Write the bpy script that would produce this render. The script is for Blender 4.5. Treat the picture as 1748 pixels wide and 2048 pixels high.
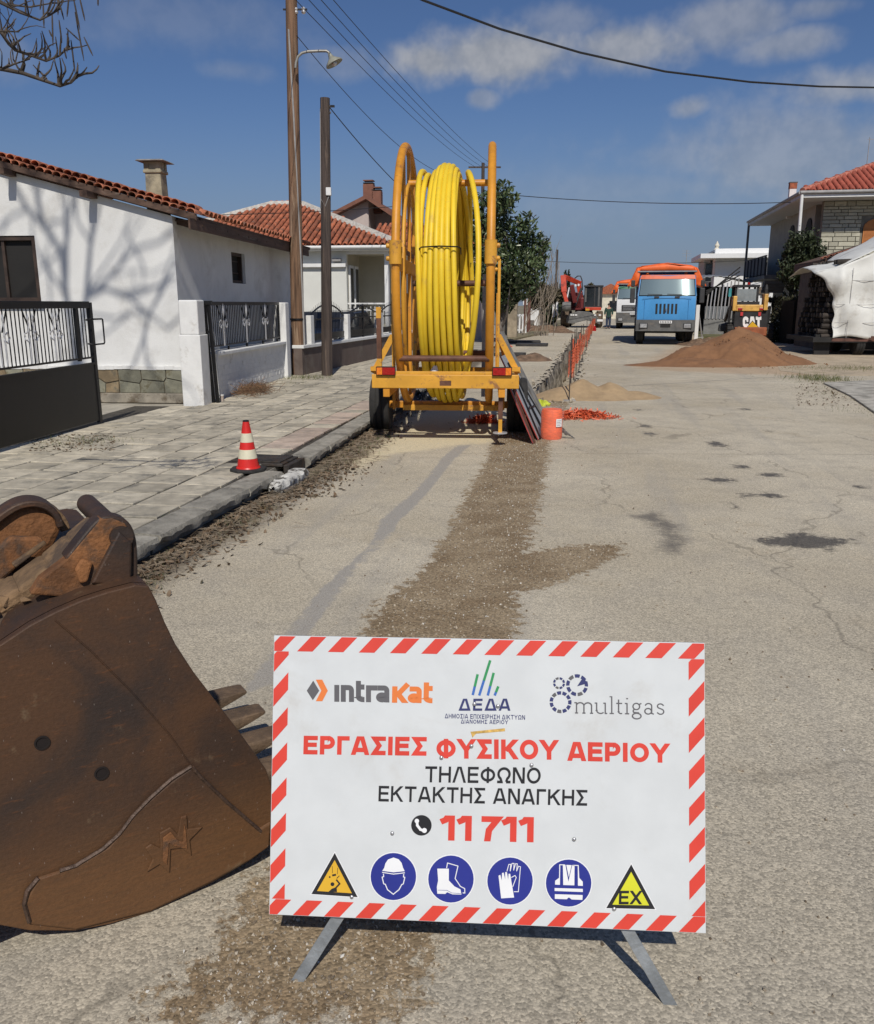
import bpy, math, random
import numpy as np
from mathutils import Vector, Matrix
for _o in list(bpy.data.objects): bpy.data.objects.remove(_o)
random.seed(7); RNG = np.random.default_rng(11)
SC = bpy.context.scene; COL = SC.collection
R = math.radians
# ---------------------------------------------------------------- camera
F_PX, CX, CY, CAM_H = 1700.0, 874.0, 1024.0, 1.7
PITCH = math.atan((1024 - 608) / F_PX)
cam_d = bpy.data.cameras.new('camera'); cam = bpy.data.objects.new('camera', cam_d); COL.objects.link(cam)
cam.location = (0, 0, CAM_H); cam.rotation_euler = (math.pi/2 - PITCH, 0, 0)
cam_d.sensor_fit = 'HORIZONTAL'; cam_d.sensor_width = 36.0; cam_d.lens = 36.0 * F_PX / 1748.0
cam_d.clip_start = 0.05; cam_d.clip_end = 3000
SC.camera = cam
# ---------------------------------------------------------------- sun and sky
SUN_EL, SUN_AZ = 46.0, 177.0            # azimuth clockwise from the view direction (+Y): behind, slightly right
SUNV = Vector((math.sin(R(SUN_AZ))*math.cos(R(SUN_EL)), math.cos(R(SUN_AZ))*math.cos(R(SUN_EL)), math.sin(R(SUN_EL))))
sd = bpy.data.lights.new('sun', 'SUN'); so = bpy.data.objects.new('sun', sd); COL.objects.link(so)
sd.energy = 3.6; sd.angle = R(0.53); sd.color = (1.0, 0.945, 0.86)
so.rotation_euler = (-SUNV).to_track_quat('-Z', 'Y').to_euler(); so.location = (8, -20, 30)
W = bpy.data.worlds.new('World'); SC.world = W; W.use_nodes = True
SC.view_settings.view_transform = 'Standard'; SC.view_settings.look = 'None'
SC.view_settings.exposure = 0.0; SC.view_settings.gamma = 1.0; SC.view_settings.use_curve_mapping = False
SC.cycles.max_bounces = 5; SC.cycles.diffuse_bounces = 3; W.cycles.sampling_method = 'MANUAL'; W.cycles.sample_map_resolution = 512; SC.cycles.use_denoising = True

def ray(px, py):
    u = (px - CX)/F_PX; v = (CY - py)/F_PX
    return u, math.cos(PITCH) + v*math.sin(PITCH), -math.sin(PITCH) + v*math.cos(PITCH)
def G(px, py, z=0.0):                    # where the sight line meets the level z
    x, y, w = ray(px, py); t = (z - CAM_H)/w; return Vector((x*t, y*t, z))
def D(px, py, Y):                        # where it meets the distance Y
    x, y, w = ray(px, py); t = Y/y; return Vector((x*t, Y, CAM_H + w*t))

class NT:
    def __init__(s, tree): s.t = tree; s.n = tree.nodes; s.l = tree.links
    def new(s, typ, **kw):
        n = s.n.new('ShaderNode' + typ)
        for k, v in kw.items():
            if k.startswith('i_'):
                key = k[2:]; key = int(key) if key.isdigit() else key.replace('_', ' ')
                if hasattr(v, 'is_output'): s.l.new(v, n.inputs[key])
                else: n.inputs[key].default_value = v
            else: setattr(n, k, v)
        return n
    def math(s, op, a, b=0.0, c=0.0, clamp=False):
        n = s.n.new('ShaderNodeMath'); n.operation = op; n.use_clamp = clamp
        for i, q in enumerate((a, b, c)):
            if hasattr(q, 'is_output'): s.l.new(q, n.inputs[i])
            else: n.inputs[i].default_value = q
        return n.outputs[0]
    def vmath(s, op, a, b=(0, 0, 0)):
        n = s.n.new('ShaderNodeVectorMath'); n.operation = op
        for i, q in enumerate((a, b)):
            if hasattr(q, 'is_output'): s.l.new(q, n.inputs[i])
            elif q is not None: n.inputs[i].default_value = q
        return n
    def mix(s, fac, a, b, blend='MIX'):
        n = s.n.new('ShaderNodeMix'); n.data_type = 'RGBA'; n.blend_type = blend; n.clamp_factor = True
        for i, q in ((0, fac), (6, a), (7, b)):
            if hasattr(q, 'is_output'): s.l.new(q, n.inputs[i])
            else: n.inputs[i].default_value = (tuple(q) + (1,))[:4] if isinstance(q, (tuple, list)) else q
        return n.outputs[2]
    def step(s, x, lo, hi):              # smooth ramp from lo to hi
        n = s.n.new('ShaderNodeMapRange'); n.interpolation_type = 'SMOOTHSTEP'; s.l.new(x, n.inputs[0])
        n.inputs[1].default_value = lo; n.inputs[2].default_value = hi; return n.outputs[0]
    def noise(s, vec, scale, detail=4.0, rough=0.55, dist=0.0):
        n = s.n.new('ShaderNodeTexNoise'); s.l.new(vec, n.inputs['Vector'])
        n.inputs['Scale'].default_value = scale; n.inputs['Detail'].default_value = detail
        n.inputs['Roughness'].default_value = rough; n.inputs['Distortion'].default_value = dist
        return n.outputs[0]
    def voro(s, vec, scale, feature='F1', rnd=1.0):
        n = s.n.new('ShaderNodeTexVoronoi'); n.feature = feature; s.l.new(vec, n.inputs['Vector'])
        n.inputs['Scale'].default_value = scale; n.inputs['Randomness'].default_value = rnd; return n

def build_world():
    nt = NT(W.node_tree); nt.n.clear()
    out = nt.new('OutputWorld'); bg = nt.new('Background')
    sky = nt.new('TexSky'); sky.sky_type = 'NISHITA'; sky.sun_disc = False
    sky.sun_elevation = R(SUN_EL); sky.sun_rotation = R(SUN_AZ)
    sky.air_density = 1.0; sky.dust_density = 0.6; sky.ozone_density = 3.0; sky.altitude = 100
    tc = nt.new('TexCoord'); d = tc.outputs['Generated']
    sep = nt.new('SeparateXYZ', i_0=d)
    up = nt.math('MAXIMUM', sep.outputs[2], 0.0)
    den = nt.math('ADD', up, 0.12)
    flat = nt.new('CombineXYZ', i_0=nt.math('DIVIDE', sep.outputs[0], den), i_1=nt.math('DIVIDE', sep.outputs[1], den), i_2=0.0).outputs[0]
    # fair-weather clouds: broad drifts over the whole sky plus the puffs of this view
    wob = nt.noise(d, 9.0, 4, .6); wob2 = nt.noise(d, 34.0, 3, .6)
    edge = nt.math('ADD', nt.math('MULTIPLY', nt.math('SUBTRACT', wob, .5), 3.0), nt.math('MULTIPLY', nt.math('SUBTRACT', wob2, .5), 1.0))
    cov = None
    for (px, py, rx, ry, s) in [(1010, 108, 190, 46, .8), (860, 124, 110, 38, .8), (1250, 98, 110, 42, .7), (1120, 50, 80, 30, .35), (700, 128, 90, 28, .25), (1470, 42, 100, 38, .5), (1600, 85, 80, 26, .5),
            (1725, 170, 120, 40, .6), (1650, 300, 320, 90, .42), (1400, 310, 150, 40, .25), (962, 196, 30, 17, .45), (1378, 216, 34, 20, .5), (380, 40, 240, 60, .16), (470, 140, 70, 22, .2), (0, 110, 60, 40, .2), (1640, 15, 60, 18, .4), (1290, 372, 260, 30, .16), (1180, 400, 300, 60, .12)]:
        a = Vector(ray(px, py)).normalized(); sx = rx/1750.0*1.35; sz = ry/1750.0*1.35
        df = nt.vmath('SUBTRACT', d, tuple(a)).outputs[0]
        df = nt.vmath('MULTIPLY', df, (1/sx, 1/.5, 1/sz)).outputs[0]
        ln = nt.vmath('LENGTH', df).outputs['Value']
        m = nt.math('ADD', nt.math('SUBTRACT', 1.0, ln), nt.math('MULTIPLY', edge, .50))
        m = nt.math('MULTIPLY', nt.step(m, .05, .80), s)
        cov = m if cov is None else nt.math('MAXIMUM', cov, m)
    drift = nt.math('MULTIPLY', nt.step(nt.noise(flat, .9, 3, .6), .56, .78), .3)
    back = nt.step(sep.outputs[1], .25, -.2)            # the same kind of cloud goes on outside the view
    cov = nt.math('MAXIMUM', cov, nt.math('MULTIPLY', drift, back))
    shade = nt.mix(nt.step(wob2, .3, .7), (3.6, 3.75, 4.0), (5.1, 5.1, 5.15))
    hz = nt.step(sep.outputs[2], .22, .0)
    base = nt.mix(1.0, sky.outputs[0], (.47, .555, .725), 'MULTIPLY'); base = nt.mix(nt.math('MULTIPLY', hz, .8), base, (2.25, 2.85, 3.95))
    col = nt.mix(cov, base, shade)
    nt.l.new(col, bg.inputs[0]); bg.inputs[1].default_value = 0.085
    nt.l.new(bg.outputs[0], out.inputs[0])
build_world()

# ---------------------------------------------------------------- materials
MATS = {}
def M(name, col, rough=.7, metal=0.0, var=.15, vs=4.0, bump=0.0, bs=60.0, rnd=0.0, dirt=None, ds=2.0, dlo=.5, dhi=.7, stretch=(1, 1, 1), spec=.5, coat=0.0, trans=0.0, alpha=1.0, fine=0.0, world=False):
    if name in MATS: return MATS[name]
    m = bpy.data.materials.new(name); m.use_nodes = True; MATS[name] = m
    nt = NT(m.node_tree); b = nt.n['Principled BSDF']
    if world: v = nt.new('NewGeometry').outputs['Position']
    else: v = nt.new('TexCoord').outputs['Object']
    oi = nt.new('ObjectInfo')
    if not world: v = nt.vmath('ADD', v, nt.vmath('MULTIPLY', nt.new('CombineXYZ', i_0=oi.outputs['Random'], i_1=oi.outputs['Random'], i_2=oi.outputs['Random']).outputs[0], (37., 17., 23.)).outputs[0]).outputs[0]
    if stretch != (1, 1, 1): v = nt.vmath('MULTIPLY', v, stretch).outputs[0]
    lo = tuple(max(0, c*(1-var)) for c in col); hi = tuple(min(1, c*(1+var)) for c in col)
    n1 = nt.noise(v, vs, 6, .62)
    c = nt.mix(nt.step(n1, .3, .7), lo, hi)
    if fine:
        n3 = nt.noise(v, bs*1.5, 3, .6)
        c = nt.mix(1.0, c, nt.mix(n3, (1-fine,)*3, (1+fine,)*3), 'MULTIPLY')
    if dirt:
        n2 = nt.noise(v, ds, 7, .68, .3)
        c = nt.mix(nt.step(n2, dlo, dhi), c, dirt)
    if rnd:
        k = nt.math('ADD', 1-rnd, nt.math('MULTIPLY', oi.outputs['Random'], 2*rnd))
        c = nt.mix(1.0, c, nt.new('CombineXYZ', i_0=k, i_1=k, i_2=k).outputs[0], 'MULTIPLY')
    nt.l.new(c, b.inputs['Base Color'])
    b.inputs['Metallic'].default_value = metal; b.inputs['Specular IOR Level'].default_value = spec
    rr = nt.math('ADD', rough-.08, nt.math('MULTIPLY', n1, .16)); nt.l.new(rr, b.inputs['Roughness'])
    b.inputs['Coat Weight'].default_value = coat; b.inputs['Transmission Weight'].default_value = trans; b.inputs['Alpha'].default_value = alpha
    if bump:
        bn = nt.new('Bump'); bn.inputs['Strength'].default_value = bump; bn.inputs['Distance'].default_value = .01
        nt.l.new(nt.noise(v, bs, 5, .6), bn.inputs['Height']); nt.l.new(bn.outputs[0], b.inputs['Normal'])
    return m

# ---------------------------------------------------------------- mesh helpers
class MB:
    def __init__(s): s.v = []; s.f = []
    def add(s, vs, fs):
        o = len(s.v); s.v += [tuple(p) for p in vs]; s.f += [tuple(i+o for i in q) for q in fs]; return s
    def box(s, c, d, rz=0.0, mat=None, taper=(1, 1)):
        x, y, z = d[0]/2, d[1]/2, d[2]/2; vs = []
        for k, (tx, ty) in ((-1, (1, 1)), (1, taper)):
            for a, b in ((-1, -1), (1, -1), (1, 1), (-1, 1)): vs.append(Vector((a*x*tx, b*y*ty, k*z)))
        m = mat if mat is not None else Matrix.Rotation(rz, 3, 'Z')
        vs = [m @ q + Vector(c) for q in vs]
        return s.add(vs, [(3, 2, 1, 0), (4, 5, 6, 7), (0, 1, 5, 4), (1, 2, 6, 5), (2, 3, 7, 6), (3, 0, 4, 7)])
    def bar(s, p0, p1, w, h=None):        # rectangular bar between two points
        p0 = Vector(p0); p1 = Vector(p1); h = h or w; d = p1 - p0; L = d.length
        q = d.to_track_quat('Z', 'Y').to_matrix()
        if abs(d.normalized().z) < .95:
            zax = d.normalized(); xax = zax.cross(Vector((0, 0, 1))).normalized(); yax = zax.cross(xax)
            q = Matrix((xax, yax, zax)).transposed()
        return s.box((p0+p1)/2, (w, h, L), mat=q)
    def tube(s, pts, r, n=8, closed=False, cap=True):
        pts = [Vector(p) for p in pts]; N = len(pts); rs = r if isinstance(r, (list, tuple)) else [r]*N
        o = len(s.v); prev = None
        for i, p in enumerate(pts):
            a = pts[(i-1) % N] if (closed or i) else pts[0]; b = pts[(i+1) % N] if (closed or i < N-1) else pts[-1]
            t = (b - a); t = t.normalized() if t.length > 1e-9 else Vector((0, 0, 1))
            if prev is None:
                ref = Vector((0, 0, 1)) if abs(t.z) < .9 else Vector((1, 0, 0)); x = t.cross(ref).normalized()
            else:
                x = prev - t*prev.dot(t); x = x.normalized() if x.length > 1e-6 else t.orthogonal().normalized()
            prev = x; y = t.cross(x)
            for k in range(n):
                a_ = 2*math.pi*k/n; s.v.append(tuple(p + (x*math.cos(a_) + y*math.sin(a_))*rs[i]))
        for i in range(N if closed else N-1):
            for k in range(n):
                a = o+i*n+k; b = o+i*n+(k+1) % n; c = o+((i+1) % N)*n+(k+1) % n; d = o+((i+1) % N)*n+k
                s.f.append((a, b, c, d))
        if cap and not closed:
            s.f.append(tuple(o+k for k in range(n))[::-1]); s.f.append(tuple(o+(N-1)*n+k for k in range(n)))
        return s
    def cyl(s, p0, p1, r0, r1=None, n=14): return s.tube([p0, p1], [r0, r0 if r1 is None else r1], n)
    def lathe(s, prof, c=(0, 0, 0), n=24, axis='Z'):
        o = len(s.v); c = Vector(c)
        for r, z in prof:
            for k in range(n):
                a = 2*math.pi*k/n
                q = Vector((r*math.cos(a), r*math.sin(a), z)) if axis == 'Z' else Vector((z, r*math.cos(a), r*math.sin(a)))
                s.v.append(tuple(q + c))
        for i in range(len(prof)-1):
            for k in range(n): s.f.append((o+i*n+k, o+i*n+(k+1) % n, o+(i+1)*n+(k+1) % n, o+(i+1)*n+k))
        if prof[0][0] > 1e-5: s.f.append(tuple(o+k for k in range(n))[::-1])
        if prof[-1][0] > 1e-5: s.f.append(tuple(o+(len(prof)-1)*n+k for k in range(n)))
        return s
    def prism(s, pts, y0, y1):            # polygon in local xz, extruded along y
        n = len(pts); A = sum(pts[i][0]*pts[(i+1) % n][1]-pts[(i+1) % n][0]*pts[i][1] for i in range(n))
        if A < 0: pts = pts[::-1]
        vs = [(x, y0, z) for x, z in pts] + [(x, y1, z) for x, z in pts]
        fs = [tuple(range(n)), tuple(range(2*n-1, n-1, -1))] + [(i, n+i, n+(i+1) % n, (i+1) % n) for i in range(n)]
        return s.add(vs, fs)
    def slab(s, pts, z0, z1):             # polygon in xy, extruded in z
        n = len(pts); A = sum(pts[i][0]*pts[(i+1) % n][1]-pts[(i+1) % n][0]*pts[i][1] for i in range(n))
        if A < 0: pts = pts[::-1]
        vs = [(x[0], x[1], z0) for x in pts] + [(x[0], x[1], z1) for x in pts]
        fs = [tuple(range(n))[::-1], tuple(range(n, 2*n))] + [(i, (i+1) % n, n+(i+1) % n, n+i) for i in range(n)]
        return s.add(vs, fs)
    def grid(s, fn, nu, nv, closeu=False):
        o = len(s.v)
        for j in range(nv):
            for i in range(nu): s.v.append(tuple(fn(i/(nu-1 if not closeu else nu), j/(nv-1))))
        for j in range(nv-1):
            for i in range(nu if closeu else nu-1): s.f.append((o+j*nu+i, o+j*nu+(i+1) % nu, o+(j+1)*nu+(i+1) % nu, o+(j+1)*nu+i))
        return s
    def mesh(s, name, mat, smooth=None):
        me = bpy.data.meshes.new(name); me.from_pydata(s.v, [], s.f); me.update()
        if mat: me.materials.append(mat)
        if smooth is not None:
            me.polygons.foreach_set('use_smooth', [True]*len(me.polygons)); me.set_sharp_from_angle(angle=R(smooth))
        return me
    def build(s, name, mat, parent=None, smooth=None, bevel=0.0, seg=2, loc=None, rz=None, solid=0.0):
        o = bpy.data.objects.new(name, s.mesh(name, mat, smooth)); COL.objects.link(o)
        if parent is not None: o.parent = parent
        if loc is not None: o.location = loc
        if rz is not None: o.rotation_euler = (0, 0, rz)
        if solid:
            q = o.modifiers.new('solid', 'SOLIDIFY'); q.thickness = solid; q.offset = 0
        if bevel:
            q = o.modifiers.new('bevel', 'BEVEL'); q.width = bevel; q.segments = seg; q.limit_method = 'ANGLE'; q.angle_limit = R(35)
        return o
def tag(o, label=None, cat=None, group=None, kind=None):
    if label: o['label'] = label
    if cat: o['category'] = cat
    if group: o['group'] = group
    if kind: o['kind'] = kind
    return o
def thing(name, label, cat, loc=(0, 0, 0), az=0.0, group=None):     # az: local +Y points az degrees right of the view direction
    o = bpy.data.objects.new(name, None); COL.objects.link(o); o.empty_display_size = .2
    o.location = loc; o.rotation_euler = (0, 0, -R(az)); return tag(o, label, cat, group)
def place(name, me, parent, loc=(0, 0, 0), rot=(0, 0, 0), scale=(1, 1, 1)):   # another piece sharing mesh data
    o = bpy.data.objects.new(name, me); COL.objects.link(o); o.parent = parent
    o.location = loc; o.rotation_euler = rot; o.scale = scale; return o
def to_local(t, p):                       # world point into the frame of a thing turned only about z
    a = -t.rotation_euler.z; q = Vector(p) - Vector(t.location)
    return Vector((q.x*math.cos(a)-q.y*math.sin(a), q.x*math.sin(a)+q.y*math.cos(a), q.z))
def sag(a, b, drop, n=24):
    a = Vector(a); b = Vector(b); return [a.lerp(b, i/n) - Vector((0, 0, drop*4*(i/n)*(1-i/n))) for i in range(n+1)]
def inside(poly, x, y):
    c = False; n = len(poly)
    for i in range(n):
        (x0, y0), (x1, y1) = poly[i], poly[(i+1) % n]
        if (y0 > y) != (y1 > y) and x < (x1-x0)*(y-y0)/(y1-y0)+x0: c = not c
    return c
def scatter_mesh(name, mat, protos, items):   # many small pieces as one mesh: items = (proto index, Matrix4)
    vs, fs, o = [], [], 0
    for k, m in items:
        pv, pf = protos[k]; a = np.array(m)
        q = pv @ a[:3, :3].T + a[:3, 3]; vs.append(q); fs += [tuple(i+o for i in t) for t in pf]; o += len(pv)
    me = bpy.data.meshes.new(name); me.from_pydata(np.concatenate(vs).tolist(), [], fs); me.update(); me.materials.append(mat)
    ob = bpy.data.objects.new(name, me); COL.objects.link(ob); return ob
def TRS(p, rx=0, ry=0, rz=0, s=1.0, sv=(1, 1, 1)):
    return Matrix.Translation(p) @ Matrix.Rotation(rz, 4, 'Z') @ Matrix.Rotation(rx, 4, 'X') @ Matrix.Rotation(ry, 4, 'Y') @ Matrix.Diagonal((s*sv[0], s*sv[1], s*sv[2], 1))
def text_mesh(body, bold=0.0):
    c = bpy.data.curves.new('lettering', 'FONT'); c.body = body; c.size = 1.0; c.offset = bold; c.resolution_u = 3
    o = bpy.data.objects.new('lettering', c); COL.objects.link(o)
    dg = bpy.context.evaluated_depsgraph_get(); me = bpy.data.meshes.new_from_object(o.evaluated_get(dg))
    vs = [tuple(q.co) for q in me.vertices]; fs = [tuple(p.vertices) for p in me.polygons]
    bpy.data.objects.remove(o); bpy.data.curves.remove(c); bpy.data.meshes.remove(me); return vs, fs
# ================================================================ ground, road, trench, pavement
AZT = 10.6; TD = Vector((math.sin(R(AZT)), math.cos(R(AZT)))); SD = Vector((TD.y, -TD.x))
def st(x, y): return x*SD.x + y*SD.y, x*TD.x + y*TD.y
def xy(s, t): return (s*SD.x + t*TD.x, s*SD.y + t*TD.y)
S_R = -.47; S_L = -1.30; T0 = 15.5; T1 = 60.0
KA = 11.07; KD = Vector((math.sin(R(KA)), math.cos(R(KA)), 0)); KN = Vector((KD.y, -KD.x, 0)); K0 = Vector((-2.0, 5.33, 0))
K1T = 3.5; KB = 8.0; KD2 = Vector((math.sin(R(KB)), math.cos(R(KB)), 0)); KN2 = Vector((KD2.y, -KD2.x, 0)); K1 = K0 + KD*K1T      # the kerb bends slightly at K1
def kerb(t, off=0.0, z=0.0):                     # off > 0 is towards the road
    return (K0 + KD*t + KN*off if t < K1T else K1 + KD2*(t-K1T) + KN2*off) + Vector((0, 0, z))
def koff(x, y):                                  # signed distance from the kerb line, works on arrays
    return np.where(np.asarray(y) < K1.y, (x-K0.x)*KN.x + (y-K0.y)*KN.y, (x-K1.x)*KN2.x + (y-K1.y)*KN2.y)

def sdf(poly, X, Y):
    d = np.full(X.shape, 1e9); ins = np.zeros(X.shape, bool); n = len(poly)
    for i in range(n):
        (x0, y0), (x1, y1) = poly[i], poly[(i+1) % n]; ex, ey = x1-x0, y1-y0
        u = np.clip(((X-x0)*ex+(Y-y0)*ey)/(ex*ex+ey*ey+1e-12), 0, 1)
        d = np.minimum(d, np.hypot(X-x0-u*ex, Y-y0-u*ey))
        if y0 != y1: ins ^= ((y0 > Y) != (y1 > Y)) & (X < (x1-x0)*(Y-y0)/(y1-y0)+x0)
    return np.where(ins, d, -d)
def gp(*pts): return [tuple(G(*p)[:2]) for p in pts]
STRIP = gp((965, 935), (935, 985), (900, 1060), (862, 1110), (838, 1150), (780, 1190), (742, 1225), (705, 1310), (640, 1500), (560, 1680), (470, 1820), (390, 1930), (250, 2047), (800, 2047), (890, 1850), (985, 1500),
    (1032, 1270), (1037, 1188), (1160, 1150), (1248, 1108), (1243, 1086), (1120, 1094), (1058, 1105), (1073, 1020), (1090, 950), (1098, 890), (1140, 800), (1052, 800), (1000, 862), (985, 882))
GREY = gp((470, 1400), (578, 1262), (640, 1180), (738, 1092), (762, 1040), (842, 970), (888, 912), (928, 880), (950, 884), (908, 918), (852, 990), (800, 1042), (772, 1082), (704, 1150), (655, 1215), (622, 1262), (560, 1360))
YELL = gp((655, 912), (715, 872), (760, 862), (835, 815), (1000, 815), (985, 884), (905, 892), (790, 908), (705, 940))
OIL = gp((1513, 1080), (1560, 1072), (1600, 1066), (1650, 1076), (1708, 1078), (1706, 1084), (1650, 1098), (1600, 1096), (1540, 1091))
TYRE = gp((1272, 1032), (1312, 1024), (1352, 1050), (1372, 1082), (1352, 1108), (1318, 1100), (1338, 1080), (1315, 1055))
SPOTS = [(1430, 960, 22, 4), (1456, 960, 9, 3), (1470, 1013, 9, 4), (1488, 991, 13, 3), (1540, 991, 24, 5), (1543, 950, 22, 4), (1484, 933, 16, 4), (1432, 888, 18, 5), (1722, 974, 14, 3), (1716, 1066, 8, 3), (1490, 818, 10, 2), (1536, 862, 9, 2), (1659, 1103, 6, 2), (1290, 852, 10, 3), (1300, 868, 10, 3), (1278, 820, 9, 2)]
SANDY = gp((1270, 735), (1420, 660), (1600, 700), (1700, 735), (1620, 752), (1480, 748), (1340, 742))

def rock(k):
    r = np.random.default_rng(k); v = np.array([(1, 0, 0), (-1, 0, 0), (0, 1, 0), (0, -1, 0), (0, 0, 1), (0, 0, -1)], float)
    v = v*r.uniform(.6, 1.15, (6, 1)) + r.uniform(-.2, .2, (6, 3)); v[:, 2] *= .7
    return v, [(0, 2, 4), (2, 1, 4), (1, 3, 4), (3, 0, 4), (2, 0, 5), (1, 2, 5), (3, 1, 5), (0, 3, 5)]
ROCKS = [rock(k) for k in range(12)]
def road():
    ss = np.unique(np.round(np.concatenate([np.arange(-9, -4, .5), np.arange(-4, 6, .09), np.arange(6, 26.1, .6)]), 4))
    ss[np.argmin(abs(ss-S_R))] = S_R; ss[np.argmin(abs(ss-S_L))] = S_L
    ts = [-3.0, 0.0, .8]
    while ts[-1] < 112: ts.append(ts[-1] + max(.07, ts[-1]*.011))
    ts = np.array(ts); ts[np.argmin(abs(ts-T0))] = T0; ts[np.argmin(abs(ts-T1))] = T1
    S, T = np.meshgrid(ss, ts); ns, nt_ = len(ss), len(ts)
    jit = RNG.uniform(-.07, .07, T.shape)
    edge = ((abs(S-S_R) < 1e-6) | (abs(S-S_L) < 1e-6)) & (T >= T0-1e-6) & (T <= T1+1e-6)
    S2 = S + np.where(edge, jit, 0); X = S2*SD.x + T*TD.x; Y = S2*SD.y + T*TD.y
    V = np.stack([X.ravel(), Y.ravel(), np.zeros(X.size)], 1)
    I = np.arange(X.size).reshape(X.shape); q = np.stack([I[:-1, :-1], I[:-1, 1:], I[1:, 1:], I[1:, :-1]], -1).reshape(-1, 4)
    cs = (S[:-1, :-1]+S[1:, 1:]).ravel()/2; ct = (T[:-1, :-1]+T[1:, 1:]).ravel()/2
    keep = ~((cs > S_L) & (cs < S_R) & (ct > T0) & (ct < T1)); q = q[keep]
    me = bpy.data.meshes.new('road'); me.from_pydata(V.tolist(), [], q.tolist()); me.update()
    x, y = X.ravel(), Y.ravel()
    atts = {'strip': sdf(STRIP, x, y), 'grey': sdf(GREY, x, y), 'yell': sdf(YELL, x, y), 'tyre': sdf(TYRE, x, y), 'sandy': sdf(SANDY, x, y)}
    oil = sdf(OIL, x, y)
    for px, py, rx, ry in SPOTS:
        c = G(px, py); a = abs(G(px+rx, py).x-c.x); b = abs(G(px, py-ry).y-c.y)
        oil = np.maximum(oil, (1-np.hypot((x-c.x)/a, (y-c.y)/b))*min(a, b))
    atts['oil'] = oil
    atts['gut'] = koff(x, y)
    for k, a in atts.items():
        at = me.attributes.new(k, 'FLOAT', 'POINT'); at.data.foreach_set('value', a.astype(np.float32))
    o = bpy.data.objects.new('road', me); COL.objects.link(o); tag(o, kind='structure')
    m = bpy.data.materials.new('worn_road'); m.use_nodes = True; nt = NT(m.node_tree); b = nt.n['Principled BSDF']
    pos = nt.new('NewGeometry').outputs['Position']
    def at(n): return nt.new('Attribute', attribute_name=n).outputs['Fac']
    nb = nt.noise(pos, .33, 5, .6); nm = nt.noise(pos, 2.6, 6, .65); nf = nt.noise(pos, 130, 3, .6); ne = nt.noise(pos, 14, 5, .7)
    v1 = nt.voro(pos, 125); v2 = nt.voro(pos, 260)
    gr = nt.new('SeparateColor', i_0=v1.outputs['Color']).outputs[0]; gr2 = nt.new('SeparateColor', i_0=v2.outputs['Color']).outputs[1]
    c = nt.mix(nt.step(nb, .32, .68), (.44, .385, .285), (.555, .50, .39))
    c = nt.mix(nt.math('MULTIPLY', nt.step(nm, .42, .72), .5), c, (.345, .31, .25))
    c = nt.mix(nt.math('MULTIPLY', nt.step(nt.noise(pos, 1.1, 6, .7), .55, .72), .45), c, (.43, .36, .25))
    c = nt.mix(.5, c, nt.mix(gr, (.45, .45, .47), (1.5, 1.47, 1.43)), 'MULTIPLY')
    trk = nt.noise(nt.vmath('MULTIPLY', nt.vmath('ADD', pos, nt.vmath('MULTIPLY', nt.new('CombineXYZ', i_0=nt.new('SeparateXYZ', i_0=pos).outputs[1]).outputs[0], (-.187, 0, 0)).outputs[0]).outputs[0], (1.6, .10, 1)).outputs[0], 1.0, 4, .6)
    c = nt.mix(nt.math('MULTIPLY', nt.step(trk, .50, .66), .40), c, (.33, .305, .265))
    c = nt.mix(nt.math('MULTIPLY', nt.step(nt.noise(pos, 5.5, 5, .75), .60, .72), .30), c, (.24, .22, .185))
    c = nt.mix(.45, c, nt.mix(gr2, (.45, .45, .45), (1.5, 1.5, 1.5)), 'MULTIPLY')
    # hairline cracks and the sawn joint across the road
    wv = nt.vmath('ADD', pos, nt.vmath('MULTIPLY', nt.new('TexNoise', i_Vector=pos, i_Scale=2.6, i_Detail=7.0).outputs['Color'], (.55, .55, 0)).outputs[0]).outputs[0]
    ck = nt.voro(nt.vmath('MULTIPLY', wv, (1, .55, 1)).outputs[0], .42, 'DISTANCE_TO_EDGE').outputs[0]
    crack = nt.math('MULTIPLY', nt.step(ck, .008, .001), nt.step(nt.noise(pos, .7, 2), .42, .58))
    ck2 = nt.voro(wv, 1.7, 'DISTANCE_TO_EDGE').outputs[0]; crack = nt.math('MAXIMUM', crack, nt.math('MULTIPLY', nt.math('MULTIPLY', nt.step(ck2, .016, .002), .6), nt.step(nt.noise(pos, .55, 3, .6), .53, .62)))
    sx = nt.new('SeparateXYZ', i_0=pos)
    near = nt.step(nt.math('ADD', sx.outputs[1], nt.math('MULTIPLY', nt.math('SUBTRACT', nb, .5), 5.0)), 6.0, 2.0)   # the older, coarser surface in front
    c = nt.mix(nt.math('MULTIPLY', near, .55), c, nt.mix(.6, (.355, .32, .255), nt.mix(gr, (.35,)*3, (1.65,)*3), 'MULTIPLY'))
    sj = nt.math('ABSOLUTE', nt.math('SUBTRACT', nt.math('SUBTRACT', sx.outputs[1], nt.math('MULTIPLY', sx.outputs[0], -.02)), nt.math('ADD', 9.86, nt.math('MULTIPLY', nt.math('SUBTRACT', ne, .5), .10))))
    crack = nt.math('MAXIMUM', crack, nt.math('MULTIPLY', nt.step(sj, .022, .006), nt.step(nm, .3, .5)))
    c = nt.mix(nt.math('MULTIPLY', crack, .42), c, (.13, .115, .09))
    def mask(name, w, a1, a2):
        v = nt.math('ADD', at(name), nt.math('MULTIPLY', nt.math('SUBTRACT', nm, .5), a1)); v = nt.math('ADD', v, nt.math('MULTIPLY', nt.math('SUBTRACT', ne, .5), a2)); return nt.step(v, -w, w)
    mg = mask('grey', .015, .05, .10)
    ga = nt.mix(.5, (.34, .315, .275), nt.mix(gr2, (.5,)*3, (1.5,)*3), 'MULTIPLY'); c = nt.mix(mg, c, ga)
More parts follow.
